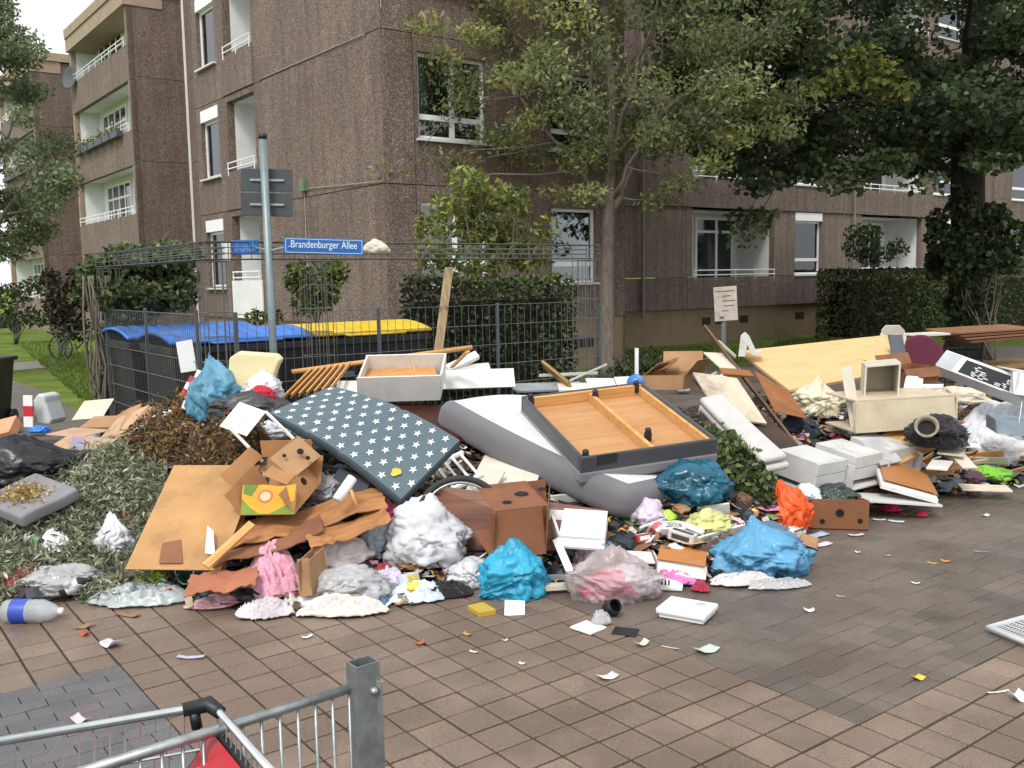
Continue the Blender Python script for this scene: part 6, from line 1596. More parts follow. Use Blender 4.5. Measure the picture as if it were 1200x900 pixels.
# ---- clothes and films
C = [
 ('pink_towel', 'soft pink towel heaped at the front edge of the heap', 'towel', (318,695), .36, .40, fabric('pink', '#dd9fb2', .1, .05), 41, .15, .5),
 ('white_shirt', 'white and floral garment on the paving below the pink towel', 'clothes', (310,724), .34, .16, fabric('white_floral', '#cdc6ca', .16, .3), 42, .07, .1),
 ('white_garment', 'long white garment trailing along the paving', 'clothes', (400,722), .55, .17, fabric('white', '#cfccc5', .08, .2), 43, .07, .05),
 ('newspaper_bag', 'pale blue printed carrier bag lying flat in front of the white sack', 'bag', (490,703), .42, .22, mat('printed_carrier', '#c2ccd6', .4, .14, 10, .5, dirtcol=(.08,.28,.45)), 44, .05, .2),
 ('lilac_cloth', 'lilac cloth scrap beside the grey film bag', 'clothes', (455,690), .22, .18, fabric('lilac', '#cfc8dc', .1), 45, .07, .2),
 ('rosy_board_cloth', 'faded pink cloth under the reddish cardboard', 'clothes', (250,712), .38, .15, fabric('faded_pink', '#d0a3a6', .1), 46, .03, .1),
 ('clear_sheet', 'clear plastic sheet spread on the paving below the tan board', 'plastic sheet', (165,708), .62, .28, mat('clear_sheet', '#b9c3c2', .22, .2, 6, .3, alpha=.7, bump=.6, bscale=20), 47, .06, .1),
 ('neon_vest', 'neon yellow-green cloth beside the white and green bucket', 'clothes', (176,692), .22, .15, fabric('neon', '#b6e03a', .12, 0), 48, .07, .4),
 ('red_packaging', 'red and white packaging film at the left end of the heap', 'packaging', (24,690), .3, .26, mat('red_pack', '#b8323c', .4, .25, 6, .5, dirtcol=(.75,.72,.7)), 49, .05, .3),
 ('white_packaging', 'torn white packaging on the clippings', 'packaging', (62,655), .32, .2, mat('white_pack', '#dcdcdc', .4, .06, 5, .2), 50, .10, .2),
 ('white_pants', 'white garment trailing beside the light blue sack', 'clothes', (872,686), .44, .16, fabric('white_pink', '#cfc5c4', .12, .25), 51, .05, .1),
 ('pale_film', 'grey-white plastic film under the light blue sack', 'plastic sheet', (915,690), .40, .12, FILM, 52, .04, .1),
 ('pink_stocking', 'pink knitted garment beside the chipboard drawer', 'clothes', (790,684), .32, .11, fabric('pink_knit', '#d877b2', .14), 53, .06, -.3),
 ('red_sock', 'dark red striped sock beside the pink knitted garment', 'clothes', (822,694), .12, .09, fabric('wine_red', '#a52c46', .25), 54, .04, -.6),
 ('blue_pajama', 'light blue patterned cloth under the white carton lid', 'clothes', (705,655), .24, .1, mat('blue_pattern', '#7db4cf', .8, .25, 22, .2), 55, .06, 0),
 ('striped_garment', 'pink and white striped garment under the white carton lid', 'clothes', (686,660), .16, .14, mat('pink_stripe', '#d6b6bd', .85, .25, 5, .1, stretch=(1,14,1)), 56, .07, .3),
 ('brown_fabric', 'brown fabric sheet beneath the chipboard drawer', 'fabric', (850,655), .52, .24, fabric('brown', '#5a4330', .2), 57, .06, .2),
 ('pink_shirt', 'pink striped shirt beside the yellow bag', 'clothes', (862,625), .24, .14, mat('pink_shirt', '#dfb9c1', .85, .15, 5, .1, stretch=(14,1,1)), 58, .05, .1),
 ('white_sheet', 'large white bed sheet spread over the right end of the heap', 'bed sheet', (1180,505), .95, .62, fabric('sheet_white', '#d3d6dc', .05, .1), 59, .14, .2),
 ('magenta_cloth', 'magenta rag on the paving beside the fruit carton', 'rags', (1045,600), .17, .12, fabric('magenta', '#d92a5c', .15), 60, .05, .1),
 ('magenta_scrap', 'small magenta scrap on the paving beyond the fruit carton', 'rags', (1081,606), .09, .06, fabric('magenta', '#d92a5c', .15), 61, .03, .1),
 ('cyan_wrap', 'light blue wrapper on the paving in front of the brown sheet', 'wrapper', (1093,583), .13, .09, BLUEF, 62, .04, .5),
 ('dark_jacket', 'navy jacket in the hollow behind the drawer cabinet', 'clothes', (938,508), .40, .2, fabric('navy', '#1f2433', .2), 63, .12, .2),
 ('orange_rag', 'orange rag behind the drawer cabinet', 'rags', (985,530), .24, .16, fabric('orange', '#c8512a', .15), 64, .08, .1),
 ('purple_scarf', 'purple cloth on the front of the cream cabinet', 'clothes', (1112,490), .2, .12, fabric('violet', '#9a6aa6', .12), 65, .05, .1),
 ('dark_rags', 'dark rags between the white sack and the cyan bag', 'rags', (525,700), .32, .16, fabric('black', '#1c191b', .25, .1), 66, .06, .2),
 ('red_rag', 'red rag under the white sack', 'rags', (449,678), .16, .1, fabric('red', '#a83a34', .2), 67, .05, .1),
 ('mint_cloth', 'mint green scrap beside the orange bag', 'rags', (910,640), .16, .12, fabric('mint', '#8fcfa8', .12), 68, .05, .1),
]
for (n_, lab, cat_, (x, y), w, d, mt, sd_, amp, rz_) in C:
    c = hit(x, y); c.y += d*.15
    cloth(n_, lab, cat_, c, w, d, mt, sd_, amp, rz_, rings=28, seg=110)

# ---- hard things at the front
SC = mat('scale_white', '#e2e4e3', .35, .03, 3, .1)
def slabpx(name, label, cat, a, b_, c_, th, mt, bevel=.008): return flat(name, label, cat, a, b_, c_, th, mt, None, bevel)
sc_t = thing('bathroom_scale', 'white bathroom scale lying on the dark paving', 'scale', gz(800,722))
z0 = .065; A_, B_, C_ = gz(768,712,z0), gz(826,722,z0), gz(788,698,z0); fmz = frame(A_, B_-A_, C_-A_); LL = (B_-A_).length; WW = (C_-A_).dot(fmz.to_3x3().col[1])
place(MB().obox(V(0,0,-.035), V(LL,0,0), V(0,WW,0), V(0,0,.035)), 'top_plate', SC, fmz, sc_t, bevel=.01)
place(MB().obox(V(.015,.015,-.06), V(LL-.03,0,0), V(0,WW-.03,0), V(0,0,.024)), 'base', SC, fmz, sc_t, bevel=.006)
m = fmz @ Matrix.Translation(V(LL*.72,WW*.72,.002)); MB().lathe([(0,0),(.03,0),(.034,-.004)], 18, m).build('dial_window', mat('dial_grey', '#b7babb', .25), sc_t)
# chipboard drawer
p0 = hit(742,668,.02); dr = carton('orange_drawer_box', 'upturned drawer with orange chipboard bottom and white sides near the clear bag', 'drawer', q(770,672,6.02), q(827,680,5.95)-q(770,672,6.02), (q(812,645,6.5)-q(827,664,6.0)), q(770,656,6.05)-q(770,672,6.02), WHB, .014, top=False)
flat('chipboard_bottom', 'orange chipboard bottom panel of the upturned drawer', 'board', q(770,654,6.03), q(827,663,5.96), q(758,632,6.5), .008, mat('orange_chipboard', '#b5763a', .6, .1, 12, .2))
flat('white_carton', 'white carton flap leaning behind the clear bag', 'carton', q(733,657,6.05), q(768,659,6.05), q(735,645,6.25), .012, WHB)
p0 = q(655,642,6.1); carton('styrofoam_box', 'white moulded box lid tipped beside the brown fruit carton', 'box', p0, q(708,646,6.05)-p0, V(-.05,.28,.12), q(655,630,6.12)-p0, WHITE, .02, top=True)
flat('white_strip_board', 'white drawer rail standing in front of the white moulded box', 'board', q(664,672,5.9), q(672,668,5.9), q(649,632,6.1), .03, WHITE)
for (x, y, w, h, rz_, lab) in ((655,695,.30,.06,.15,'cream wooden rail lying beside the cyan bag'), (640,684,.36,.03,.05,'thin grey rail behind the cream wooden rail')):
    c = hit(x, y, .02); MB().box(c+V(0,0,.02), (w,h,.035), rz_).build('wooden_rail', CREAM if w < .33 else mat('grey_laminate', '#8d9297', .5), None, bevel=.003, label=lab, cat='rail')
# round bucket: white and green
def bucket(name, label, p, d, r, h, mt, mt2, cat='bucket'):
    e = thing(name, label, cat, p); m = d.normalized().to_track_quat('Z', 'Y').to_matrix().to_4x4(); m.translation = p
    MB().lathe([(0,0),(r*.8,0),(r,h),(r*1.06,h),(r*1.06,h-.012),(r*.98,h-.015)], 26, m).build('body', mt, e, True)
    MB().lathe([(r*.97,h-.002),(r*.78,.02),(0,.02)], 26, m).build('inside', mt2, e, True)
    return e
c = hit(222,693,.09)+V(.06,.16,.02); bucket('tipped_pot', 'tipped white pot with dark green inside at the foot of the tan board', c, V(-.55,-.8,.12), .09, .17, mat('pot_white', '#c9cfd0', .4), mat('pot_green', '#1d5a48', .4), 'pot')
# water bottle with blue label
e = thing('water_bottle', 'big clear water bottle with a blue label lying on the paving', 'bottle', gz(40,728)); c = gz(4,716,.065); d = (gz(72,716,.06)-c).normalized()
m = d.to_track_quat('Z', 'Y').to_matrix().to_4x4(); m.translation = c
BOT = mat('clear_pet', '#c3c8ca', .12, .12, 8, .1, alpha=.5, crinkle=.4, cscale=20)
MB().lathe([(0,0),(.055,.003),(.068,.02)]+[(.068+.003*(k % 2), .03+.018*k) for k in range(12)]+[(.066,.25),(.045,.30),(.018,.335),(.018,.35)], 22, m).build('body', BOT, e, True)
MB().lathe([(.0188,.335),(.02,.337),(.02,.358),(0,.36)], 14, m).build('cap', WHITE, e, True); MB().lathe([(.0725,.06),(.0728,.065),(.0728,.15),(.0725,.155)], 22, m).build('label_band', mat('label_blue', '#2b47a8', .4, .15), e, True)
def bottle(name, label, c, d, r, h, mt, capm, cat='bottle', band=None):
    e = thing(name, label, cat, c); m = d.normalized().to_track_quat('Z', 'Y').to_matrix().to_4x4(); m.translation = c
    MB().lathe([(0,0),(r*.9,.002),(r,.01),(r,h*.68),(r*.6,h*.82),(r*.35,h*.88),(r*.35,h)], 18, m).build('body', mt, e, True)
    MB().lathe([(r*.4,h*.9),(r*.42,h*.91),(r*.42,h*1.02),(0,h*1.03)], 14, m).build('cap', capm, e, True)
    if band: MB().lathe([(r*1.02,h*.2),(r*1.02,h*.6)], 18, m).build('label_band', band, e, True)
c = hit(150,602,.05); bottle('detergent_bottle', 'purple and blue spray bottle lying on the clippings beside the tan board', c, V(-1,-.25,-.1), .045, .26, mat('purple_bottle', '#6b5a86', .3, .2), mat('cap_blue', '#2f86c4', .4))
c = hit(148,613,.03); bag('orange_wrapper', 'crumpled orange wrapper beside the purple spray bottle', 'wrapper', c, (.07,.06,.05), ORANGEF, 90, .28, sub=4)
c = hit(70,704,.05); bottle('black_phone_box', 'black and white bottle with silver label beside the clear bag', c, V(.7,.3,.25), .04, .2, DARKPL, mat('cap_dark', '#222', .4) if False else DARKPL, 'bottle', WPRINT)
c = hit(100,690,.0); bag('cyan_packet', 'cyan plastic packet among the clear films on the left', 'packet', c, (.07,.06,.05), CYANF, 91, .2, sub=4)
c = hit(198,702,.02); bag('red_scrap', 'small red plastic scrap beside the green-lined pot', 'scrap', c, (.05,.04,.03), mat('red_plastic', '#b8242e', .35), 92, .15, sub=3)
c = hit(172,703,.02); MB().box(c+V(0,0,.03), (.15,.05,.06), .15).build('blue_packet', mat('navy_packet', '#3a4a8a', .4, .25, 20, .35, dirtcol=(.7,.7,.7)), None, bevel=.003, label='small navy and white packet on the clear plastic sheet', cat='packet')
# pale slab with crumbs, upper left
A_, B_, C_ = q(24,606,6.2), q(92,572,6.55), q(2,572,6.6); fms = frame(A_, B_-A_, C_-A_)
sg = 1 if fms.to_3x3().col[2].z > 0 else -1
sl_ = thing('foam_slab', 'grey foam slab strewn with dry crumbs on the clippings', 'slab', A_)
LL, WW = (B_-A_).length, (C_-A_).dot(fms.to_3x3().col[1]); FS = mat('grey_foam', '#7e7d80', .85, .1, 4, .25)
softslab('slab', fms @ Matrix.Translation(V(0,0,-.09 if sg > 0 else 0)), LL, WW, .09, FS, sl_, lambda u, v: .01*noise.noise(V(u*5,v*5,0)), .02, 12)
g = np.random.default_rng(4); pos = []
for k in range(500):
    u, v = g.normal(.42, .16)*LL, g.normal(.55, .16)*WW
    if .03 < u < LL-.03 and .03 < v < WW-.03: pos.append(tuple(fms @ V(u, v, sg*(.012+abs(g.normal(0,.008))))))
pos = np.array(pos); np_quads('dry_crumbs', leafquads(pos, .035, .5, 1, 5), leafcols(len(pos), ('#b39a6a','#8d7648','#d3bd8c'), (3,2,2), 5), leafmat('clip_leaf', .25), sl_, V(*pos.mean(0)))['kind'] = 'stuff'
# cartons and boards, upper left
flat('carton_sheet', 'open flattened carton with folded flaps behind the black sack', 'cardboard', q(32,540,7.2), q(93,545,7.1), q(55,508,7.7), .006, CARD2)
flat('carton_sheet', 'upper flap of the opened carton behind the black sack', 'cardboard', q(53,509,7.72), q(97,512,7.6), q(58,499,8.1), .006, CARD2)
flat('carton_sheet', 'dark lined carton leaning between the black sack and a white rim', 'cardboard', q(92,560,7.0), q(100,512,7.5), q(76,556,7.0), .006, mat('lilac_card', '#8f8b9c', .7))
flat('pale_board', 'pale triangular board behind the flattened cartons at the lawn edge', 'board', q(84,492,8.6), q(120,489,8.6), q(107,469,8.9), .008, mat('pale_mdf', '#cfc3aa', .7))
flat('carton_sheet', 'long tan carton strip in front of the pale triangular board', 'cardboard', q(93,501,8.2), q(132,500,8.2), q(94,488,8.5), .02, CARD)
flat('carton_sheet', 'upright torn carton flap beside the dry brush', 'cardboard', q(134,514,7.8), q(150,508,7.8), q(130,486,8.3), .006, CARD)
flat('carton_sheet', 'pointed carton flap rising towards the fence post', 'cardboard', q(148,505,7.8), q(175,474,8.1), q(140,488,8.3), .006, CARD2)
flat('carton_sheet', 'flat carton sheet lying below the pointed flap', 'cardboard', q(125,494,8.4), q(178,490,8.4), q(130,480,8.9), .006, CARD)
flat('white_board', 'white board edge sticking out beside the dry brush', 'board', q(150,511,7.6), q(190,483,8.0), q(156,516,7.5), .02, WHB)
flat('salmon_carton', 'salmon-coloured carton at the left end of the heap', 'cardboard', q(-14,512,8.0), q(10,506,8.0), q(-14,495,8.2), .1, mat('salmon_card', '#c98f6c', .8))
flat('mirror_frame', 'small framed brown panel leaning at the left end of the heap', 'panel', q(17,530,7.5), q(35,519,7.6), q(24,501,7.9), .012, mat('brown_panel', '#7d6250', .5))
for k, (x, y, c_) in enumerate(((8,508,'#3f4448'), (14,514,'#c9c9c0'), (4,522,'#b9bfc2'), (10,534,'#9fb06a'), (2,538,'#d0ccc4'), (20,505,'#46525e'), (6,545,'#84888c'))):
    c = hit(x, y, .0); MB().box(c+V(0,0,.035), (.12+.03*(k % 3),.09,.06), .4*k).build('small_appliance', mat('appl_%d' % k, c_, .5, .1), None, bevel=.008, label=('dark plastic casing', 'cream plastic switch box', 'silver adapter casing', 'lime green plastic case', 'white plastic socket strip', 'slate blue plastic case', 'grey plastic charger')[k]+' in the clutter at the left end of the heap', cat='casing')
bag('blue_wrap', 'bright blue film scrap behind the opened carton', 'wrapper', hit(46,508,.02), (.13,.09,.06), mat('bright_blue_film', '#2a77d0', .3, .2), 93, .25, sub=4)
bag('blue_white_bag', 'blue and white film bag beside the opened carton', 'bag', hit(103,535,.0), (.13,.12,.15), mat('blue_white_film', '#a9b6cf', .3, .25, 5, .2), 94, .24, sub=4)
# warning board, canister
def barrier(label, p0, p1, w, n, name='warning_board'):
    e = thing(name, label, 'barrier', p0); d = p1-p0; fmw = frame(p0, d, V(1,0,0))
    L = d.length
    for k in range(n): place(MB().obox(V(L*k/n,0,-.02), V(L/n,0,0), V(0,w,0), V(0,0,.02)), 'stripe', mat('barrier_red', '#c02832', .4, .1) if k % 2 else WHITE, fmw, e)
    return e
barrier('red and white striped warning board behind the dry brush at the fence', q(213,478,8.15), q(232,433,8.2), .07, 5)
barrier('second striped warning board leaning behind the first', q(208,470,8.3), q(224,440,8.35), .06, 4)
barrier('short red and white striped beacon standing on the path', q(29,500,9.4), q(28,463,9.4), .09, 3)
e = thing('white_canister', 'translucent white plastic canister tipped beside the striped beacon', 'canister', q(52,497,9.5))
pts = [q(38,470,9.5), q(44,461,9.5), q(52,464,9.5), q(53,472,9.5), q(60,492,9.5), q(58,498,9.5), q(44,497,9.5)]; MB().prism(pts, V(.06,.22,0)).build('body', mat('canister_hdpe', '#c3c9c8', .4, .06, 4, .1), e, bevel=.02)
# cream seat, framed paper
e = thing('chair_shell', 'cream moulded plastic chair seat standing upright in front of the sign post', 'chair', q(290,452,7.9))
pts = [(266,442),(268,420),(278,413),(322,416),(328,422),(324,430),(315,455),(285,458)]; MB().prism([q(x,y,7.9) for x,y in pts], V(.02,.08,.01)).build('seat_shell', mat('cream_plastic', '#ddd2a4', .45, .05, 3, .12), e, bevel=.015)
flat('paper_board', 'white printed paper sheet on a thin frame behind the banana carton', 'paper', q(289,511,6.8), q(312,482,7.0), q(263,492,6.9), .004, mat('printed_paper', '#d5d6d9', .7, .12, 60, .15))
stick('white_frame_bar', 'white frame bar running up to the printed paper', 'strip', q(308,541,6.65), q(262,494,6.88), .02, .015, WHB); stick('white_frame_bar', 'second white frame bar slanting towards the star mattress', 'strip', q(352,522,6.7), q(312,483,6.98), .02, .015, WHB)
bag('beige_scrap', 'beige leather scrap between the frame bars', 'scrap', hit(305,515,.1), (.08,.07,.09), mat('beige_leather', '#b58a68', .5), 95, .12, sub=4)
b = MB().tube([q(395,586,6.1), q(413,560,6.2)], .035, 14); b.build('white_roll', WHITE, None, True, label='white cardboard roll under the edge of the star mattress', cat='roll')
stick('pine_strut', 'short pine strut under the star mattress', 'strut', q(412,575,6.35), q(422,600,6.25), .035, .02, PINE, face=V(0,-1,.3))
flat('dark_case', 'dark plastic case under the left edge of the star mattress', 'case', q(372,585,6.55), q(412,600,6.4), q(372,540,6.8), .05, mat('dark_case', '#2a2f36', .5))
# centre rear: cartons, white boards, ball
p0 = q(752,457,9.4); carton('brown_carton', 'brown carton with raised flaps behind the bed base', 'box', p0, q(800,457,9.3)-p0, V(.25,.35,.0), q(754,440,9.4)-p0, CARD, flaps=(('back',.4,.22), ('left',-.9,.2), ('right',.7,.2)))
flat('reddish_carton_sheet', 'reddish carton lid resting on the brown carton', 'cardboard', q(760,438,9.4), q(785,430,9.3), q(778,424,9.7), .006, CARDW)
for k, (a, b_, c_, lab) in enumerate((((690,456,8.9),(724,456,8.9),(708,443,9.3),'white board lying behind the bed base rail'), ((725,456,8.9),(748,455,8.9),(735,441,9.3),'white board beside the blue ball'), ((655,457,8.9),(690,456,8.9),(664,449,9.2),'pinkish white board behind the bed base'))):
    flat('shelf_board', lab, 'board', q(*a), q(*b_), q(*c_), .02, WHB)
e = thing('blue_ball', 'blue and white ball behind the bed base', 'ball', q(746,452,8.8)); MB().lathe([(.085*math.sin(a), -.085*math.cos(a)) for a in np.linspace(0, math.pi, 13)], 20, Matrix.Translation(q(745,449,8.85))).build('shell', mat('ball_blue', '#2a6fb8', .35, .1, 6, .5, dirtcol=(.8,.8,.8)), e, True)
stick('white_post', 'thin white post standing behind the bed base', 'post', q(746,440,10.5), q(746,408,10.5), .04, .04, WHITE)
for (x, y, r_, lab) in ((733,434,.10,'dark tuft of roots behind the white boards'), (760,432,.09,'dark weeds beside the thin white post')):
    c = at(x, y, 10.8); clp = leafquads(np.array(c)+rng.normal(0, r_, (220,3)), .07, .4, .3, 7)
    np_quads('weed_tuft', clp, leafcols(220, ('#20261a','#2f3a22','#3d4a2a'), (2,2,1), 9), leafmat('clip_leaf'), None, c, label=lab, cat='weeds', kind='stuff')
# ring basket on the coat, clear bottles, storage box
c = q(1086,500,8.1); m = V(-.35,-.8,.45).normalized().to_track_quat('Z', 'Y').to_matrix().to_4x4(); m.translation = c
e = thing('round_basket', 'round pale basket ring lying on the black coat', 'basket', c); MB().lathe([(.08,-.07),(.095,.0),(.10,.015),(.094,.018),(.075,.0),(.07,-.055)], 26, m).build('ring', mat('basket_pale', '#938b76', .8, .2, 20, .5), e, True); MB().lathe([(0,-.05),(.073,-.05)], 26, m).build('lining', mat('fabric_lining', '#211e1e', .9), e)
p0 = q(1168,508,8.5); carton('grey_crate', 'grey plastic storage crate with a steel handle at the right end of the heap', 'crate', p0, q(1225,514,8.4)-p0, V(.1,.4,0), q(1168,492,8.5)-p0, mat('grey_crate', '#8c99a3', .4), .01)
stick('steel_grip', 'upright steel handle standing on the grey crate', 'handle', q(1194,498,8.6), q(1198,471,8.7), .025, .01, STEEL); flat('clip_plate_piece', 'light grey clip plate at the foot of the steel handle', 'plate', q(1186,504,8.5), q(1204,505,8.5), q(1187,497,8.5), .03, mat('clip_grey', '#a8b0b6', .4))
for k, (a, b_, c_, mt, lab) in enumerate((((1088,520,8.4),(1150,524,8.3),(1090,516,8.5),WHB,'white rail below the round basket'), ((1098,530,8.2),(1130,534,8.1),(1100,522,8.4),CREAM,'cream strip under the white rail'), ((1100,552,8.0),(1128,548,8.0),(1106,536,8.3),CARDW,'brown torn panel below the cream strip'), ((1085,548,8.0),(1110,550,7.9),(1088,538,8.2),WHB,'white offcut beside the pine cupboard door'), ((1128,548,8.0),(1146,548,8.0),(1130,528,8.3),CREAM,'pale square board beside the white pillow'), ((1128,573,8.2),(1187,575,8.1),(1133,567,8.4),mat('cream_card', '#d8cdb8', .8),'cream cardboard strip flat on the dark paving'))):
    flat('loose_board', lab, 'board', q(*a), q(*b_), q(*c_) if k < 5 else q(*c_), .016, mt)
# junk in the hollow behind the drawers
for k, (x, y, w, d, h, rz_, c_, lab) in enumerate(((870,515,.2,.12,.16,.2,'#2f8fa3','teal plastic box beside the folded pad'), (918,535,.16,.2,.05,.5,'#ddd6c6','cream plastic cover in the hollow behind the drawers'), (930,548,.2,.08,.06,-.3,'#23262a','black plastic grille in the hollow behind the drawers'), (895,550,.14,.12,.04,.4,'#a8c8dc','pale blue plastic tray in front of the folded pad'), (1010,570,.22,.08,.04,.3,'#2fa89e','turquoise plastic strip under the drawer cabinet'), (800,460,.2,.2,.1,.1,'#9db3ac','pale green crate beside the brown carton'))):
    c = hit(x, y, .0); c.z += .03; MB().box(c+V(0,0,h/2), (w,d,h), rz_).build('plastic_box', mat('pl_%d' % k, c_, .35, .1), None, bevel=.01, label=lab, cat='box')
# plates, shoe, tray, hose
c = hit(776,652,.0)
e = thing('white_trainer', 'white sports shoe with black stripes beside the clear bag', 'shoe', hit(776,690)); c = hit(776,690,.035); 
b = MB(); rows = [(-.12,.028,.075),(-.10,.036,.085),(-.05,.036,.07),(0,.038,.06),(.05,.043,.048),(.10,.04,.035),(.13,.022,.02)]
for (x, wy, hz_) in rows:
    for k in range(10): a = math.pi*k/9; b.v.append(c+Matrix.Rotation(-.25, 3, 'Z') @ V(x, wy*math.cos(a), hz_*math.sin(a)-.02))
for i in range(len(rows)-1):
    for k in range(9): b.f.append((i*10+k, (i+1)*10+k, (i+1)*10+k+1, i*10+k+1)); b.c.append(None)
b.build('upper', WHITE, e, True); MB().box(c+V(0,0,-.025), (.26,.08,.022), -.25).build('sole', WHITE, e, bevel=.008)
for k in range(4): MB().box(c+Matrix.Rotation(-.25,3,'Z') @ V(-.02+k*.022,-.034,.018), (.009,.02,.03), -.25).build('stripe', DARKPL, e)
b = MB(); c = hit(795,628,.03)
pts = [c+V(-.16+.32*k/10, -.02+.05*math.sin(k*.5), .05*math.sin(math.pi*k/10)) for k in range(11)]; b.tube(pts, .022, 10); b.build('curved_grip', WHITE, None, True, label='curved white plastic handle on the paving by the yellow bag', cat='handle')
bag('lime_fruit_net', 'lime green packet under the grey mattress corner', 'packet', hit(783,612,.0), (.07,.06,.06), mat('lime', '#9fce2f', .4, .15), 96, .1, sub=4)
bag('red_carton_scrap', 'red milk carton scrap under the lilac bag', 'carton', hit(770,625,.0), (.1,.06,.05), mat('red_carton', '#d8303c', .4, .15, 8, .3, dirtcol=(.8,.8,.8)), 97, .1, sub=4)
bag('teal_scrap', 'teal rag beneath the grey mattress beside the rosewood board', 'rags', hit(675,610,.0), (.08,.07,.06), fabric('teal', '#177a8c', .15), 98, .2, sub=4)
c = gz(717,722); m = V(.3,-.7,.5).normalized().to_track_quat('Z', 'Y').to_matrix().to_4x4(); m.translation = c+V(0,.02,.04)
e = thing('black_lamp_foot', 'black conical plastic cup lying on the paving by the clear bag', 'cup', c); MB().lathe([(0,-.05),(.045,-.05),(.05,0),(.042,.06),(.038,.06),(.045,0)], 18, m).build('shell', DARKPL, e, True)
flat('black_mat', 'flat black rubber scrap on the paving below the clear bag', 'scrap', gz(716,742,.008), gz(745,745,.008), gz(722,734,.008), .006, DARKPL)
flat('white_tray', 'small white plastic tray lying on the brown paving', 'tray', gz(668,734,.015), gz(692,742,.015), gz(688,727,.015), .012, WHITE)
flat('white_card', 'white card leaning on the cyan bag', 'card', q(591,721,5.5), q(615,722,5.5), q(593,703,5.62), .002, mat('paper', '#d9dcdc', .7, .1, 50, .1))
flat('mustard_packet', 'mustard yellow packet under the cyan bag', 'packet', gz(562,718,.03), gz(581,714,.03), gz(563,706,.03), .03, mat('mustard', '#b79a35', .5, .15))
cloth('crumpled_scrap', 'crumpled white scrap in front of the heap', 'scrap', gz(705,732,.0), .12, .08, FILM, 99, .06, .1, rings=8, seg=30)
for k in range(5): sheet('cards', ('pink leaflet at the foot of the orange bag', 'cream leaflet between the orange bag and the fruit carton', 'pale blue leaflet before the fruit carton', 'pink leaflet beyond the magenta rag', 'cream leaflet beyond the brown sheet')[k], 'leaflet', gz(905+k*26+(60 if k > 2 else 0), 636-k*4+(0 if k < 3 else -30)), .2, .09, mat('leaf_%d' % (k % 3), ('#cdb9c0','#d9d6cf','#b9c4d8')[k % 3], .4, .25, 16, .3, dirtcol=(.4,.2,.25)), .3*k, .01, seed=k)
# ---- recognisable packaging in the front of the heap
gp_ = random.Random(31)
PK = [(35,690,'#b8343c','red and white biscuit carton'), (110,655,'#3f78b5','blue milk carton'), (90,600,'#d4cdbb','cream egg carton'), (150,560,'#c9822f','orange juice carton'), (185,680,'#4f8a4a','green tea packet'), (480,690,'#c2ccd8','pale blue cereal carton'), (536,676,'#8a4a6a','plum-coloured gift box'), (600,640,'#d8d4cc','white pill packet'), (660,628,'#3d5a8a','navy cracker packet'), (706,624,'#b5a23c','mustard soup packet'), (752,640,'#a8452f','rust red tile box'), (800,640,'#cfcac0','white tissue box'), (846,646,'#5d8a8a','sea green soap carton'), (880,610,'#c7747f','dusty pink shoe box'), (1010,560,'#6a8f3d','leaf green crisp packet'), (1120,556,'#d0c8bb','cream lamp carton'), (1070,540,'#7a4f36','chocolate brown box'), (380,690,'#d3d6d8','white medicine carton'), (430,700,'#a9bccb','grey-blue carton')]
for k, (x, y, c_, nm) in enumerate(PK):
    c = hit(x, y, .01); w, d, h = gp_.uniform(.09,.2), gp_.uniform(.05,.1), gp_.uniform(.03,.07); rz_ = gp_.uniform(-1,1)
    rot = Matrix.Rotation(rz_, 3, 'Z') @ Matrix.Rotation(gp_.uniform(-.35,.5), 3, 'X') @ Matrix.Rotation(gp_.uniform(-.25,.25), 3, 'Y')
    e = thing('food_carton', nm+' crushed into the heap', 'carton', c); cc = c+V(0,0,h*.6+.015)
    MB().box(cc, (w,d,h), rot=rot).build('carton_body', mat('pk_%d' % k, c_, .5, .12, 10, .45), e, bevel=.004)
    MB().box(cc+rot @ V(0,0,h/2+.001), (w*.8,d*.5,.002), rot=rot).build('label_patch', mat('pkl_%d' % (k % 4), ('#d9d6cf','#e0c34a','#c9d3dc','#3a3f48')[k % 4], .5, .3, 40, .3), e)
    MB().box(cc+rot @ V(0,-d/2-.001,0), (w*.7,.002,h*.5), rot=rot).build('label_patch', MATS['pkl_%d' % (k % 4)], e)
BT = [(30,640,'#5d8a5f','green glass bottle'), (470,700,'#c9d4da','small clear water bottle'), (575,690,'#8a5a3a','brown glass bottle'), (690,640,'#4aa0b8','turquoise shampoo bottle'), (862,650,'#d8d8d4','white bleach bottle'), (1140,560,'#c9a03a','amber oil bottle'), (985,590,'#b83a5c','raspberry lotion bottle')]
for k, (x, y, c_, nm) in enumerate(BT):
    a = gp_.uniform(-1,1); bottle('drinks_bottle', nm+' lying in the heap', hit(x, y, .045), V(math.cos(a), math.sin(a), .08), gp_.uniform(.03,.042), gp_.uniform(.17,.25), mat('bt_%d' % k, c_, .2, .12, 8, .2), WHITE if k % 2 else DARKPL, 'bottle', mat('pkl_%d' % (k % 4), '#d9d6cf'))
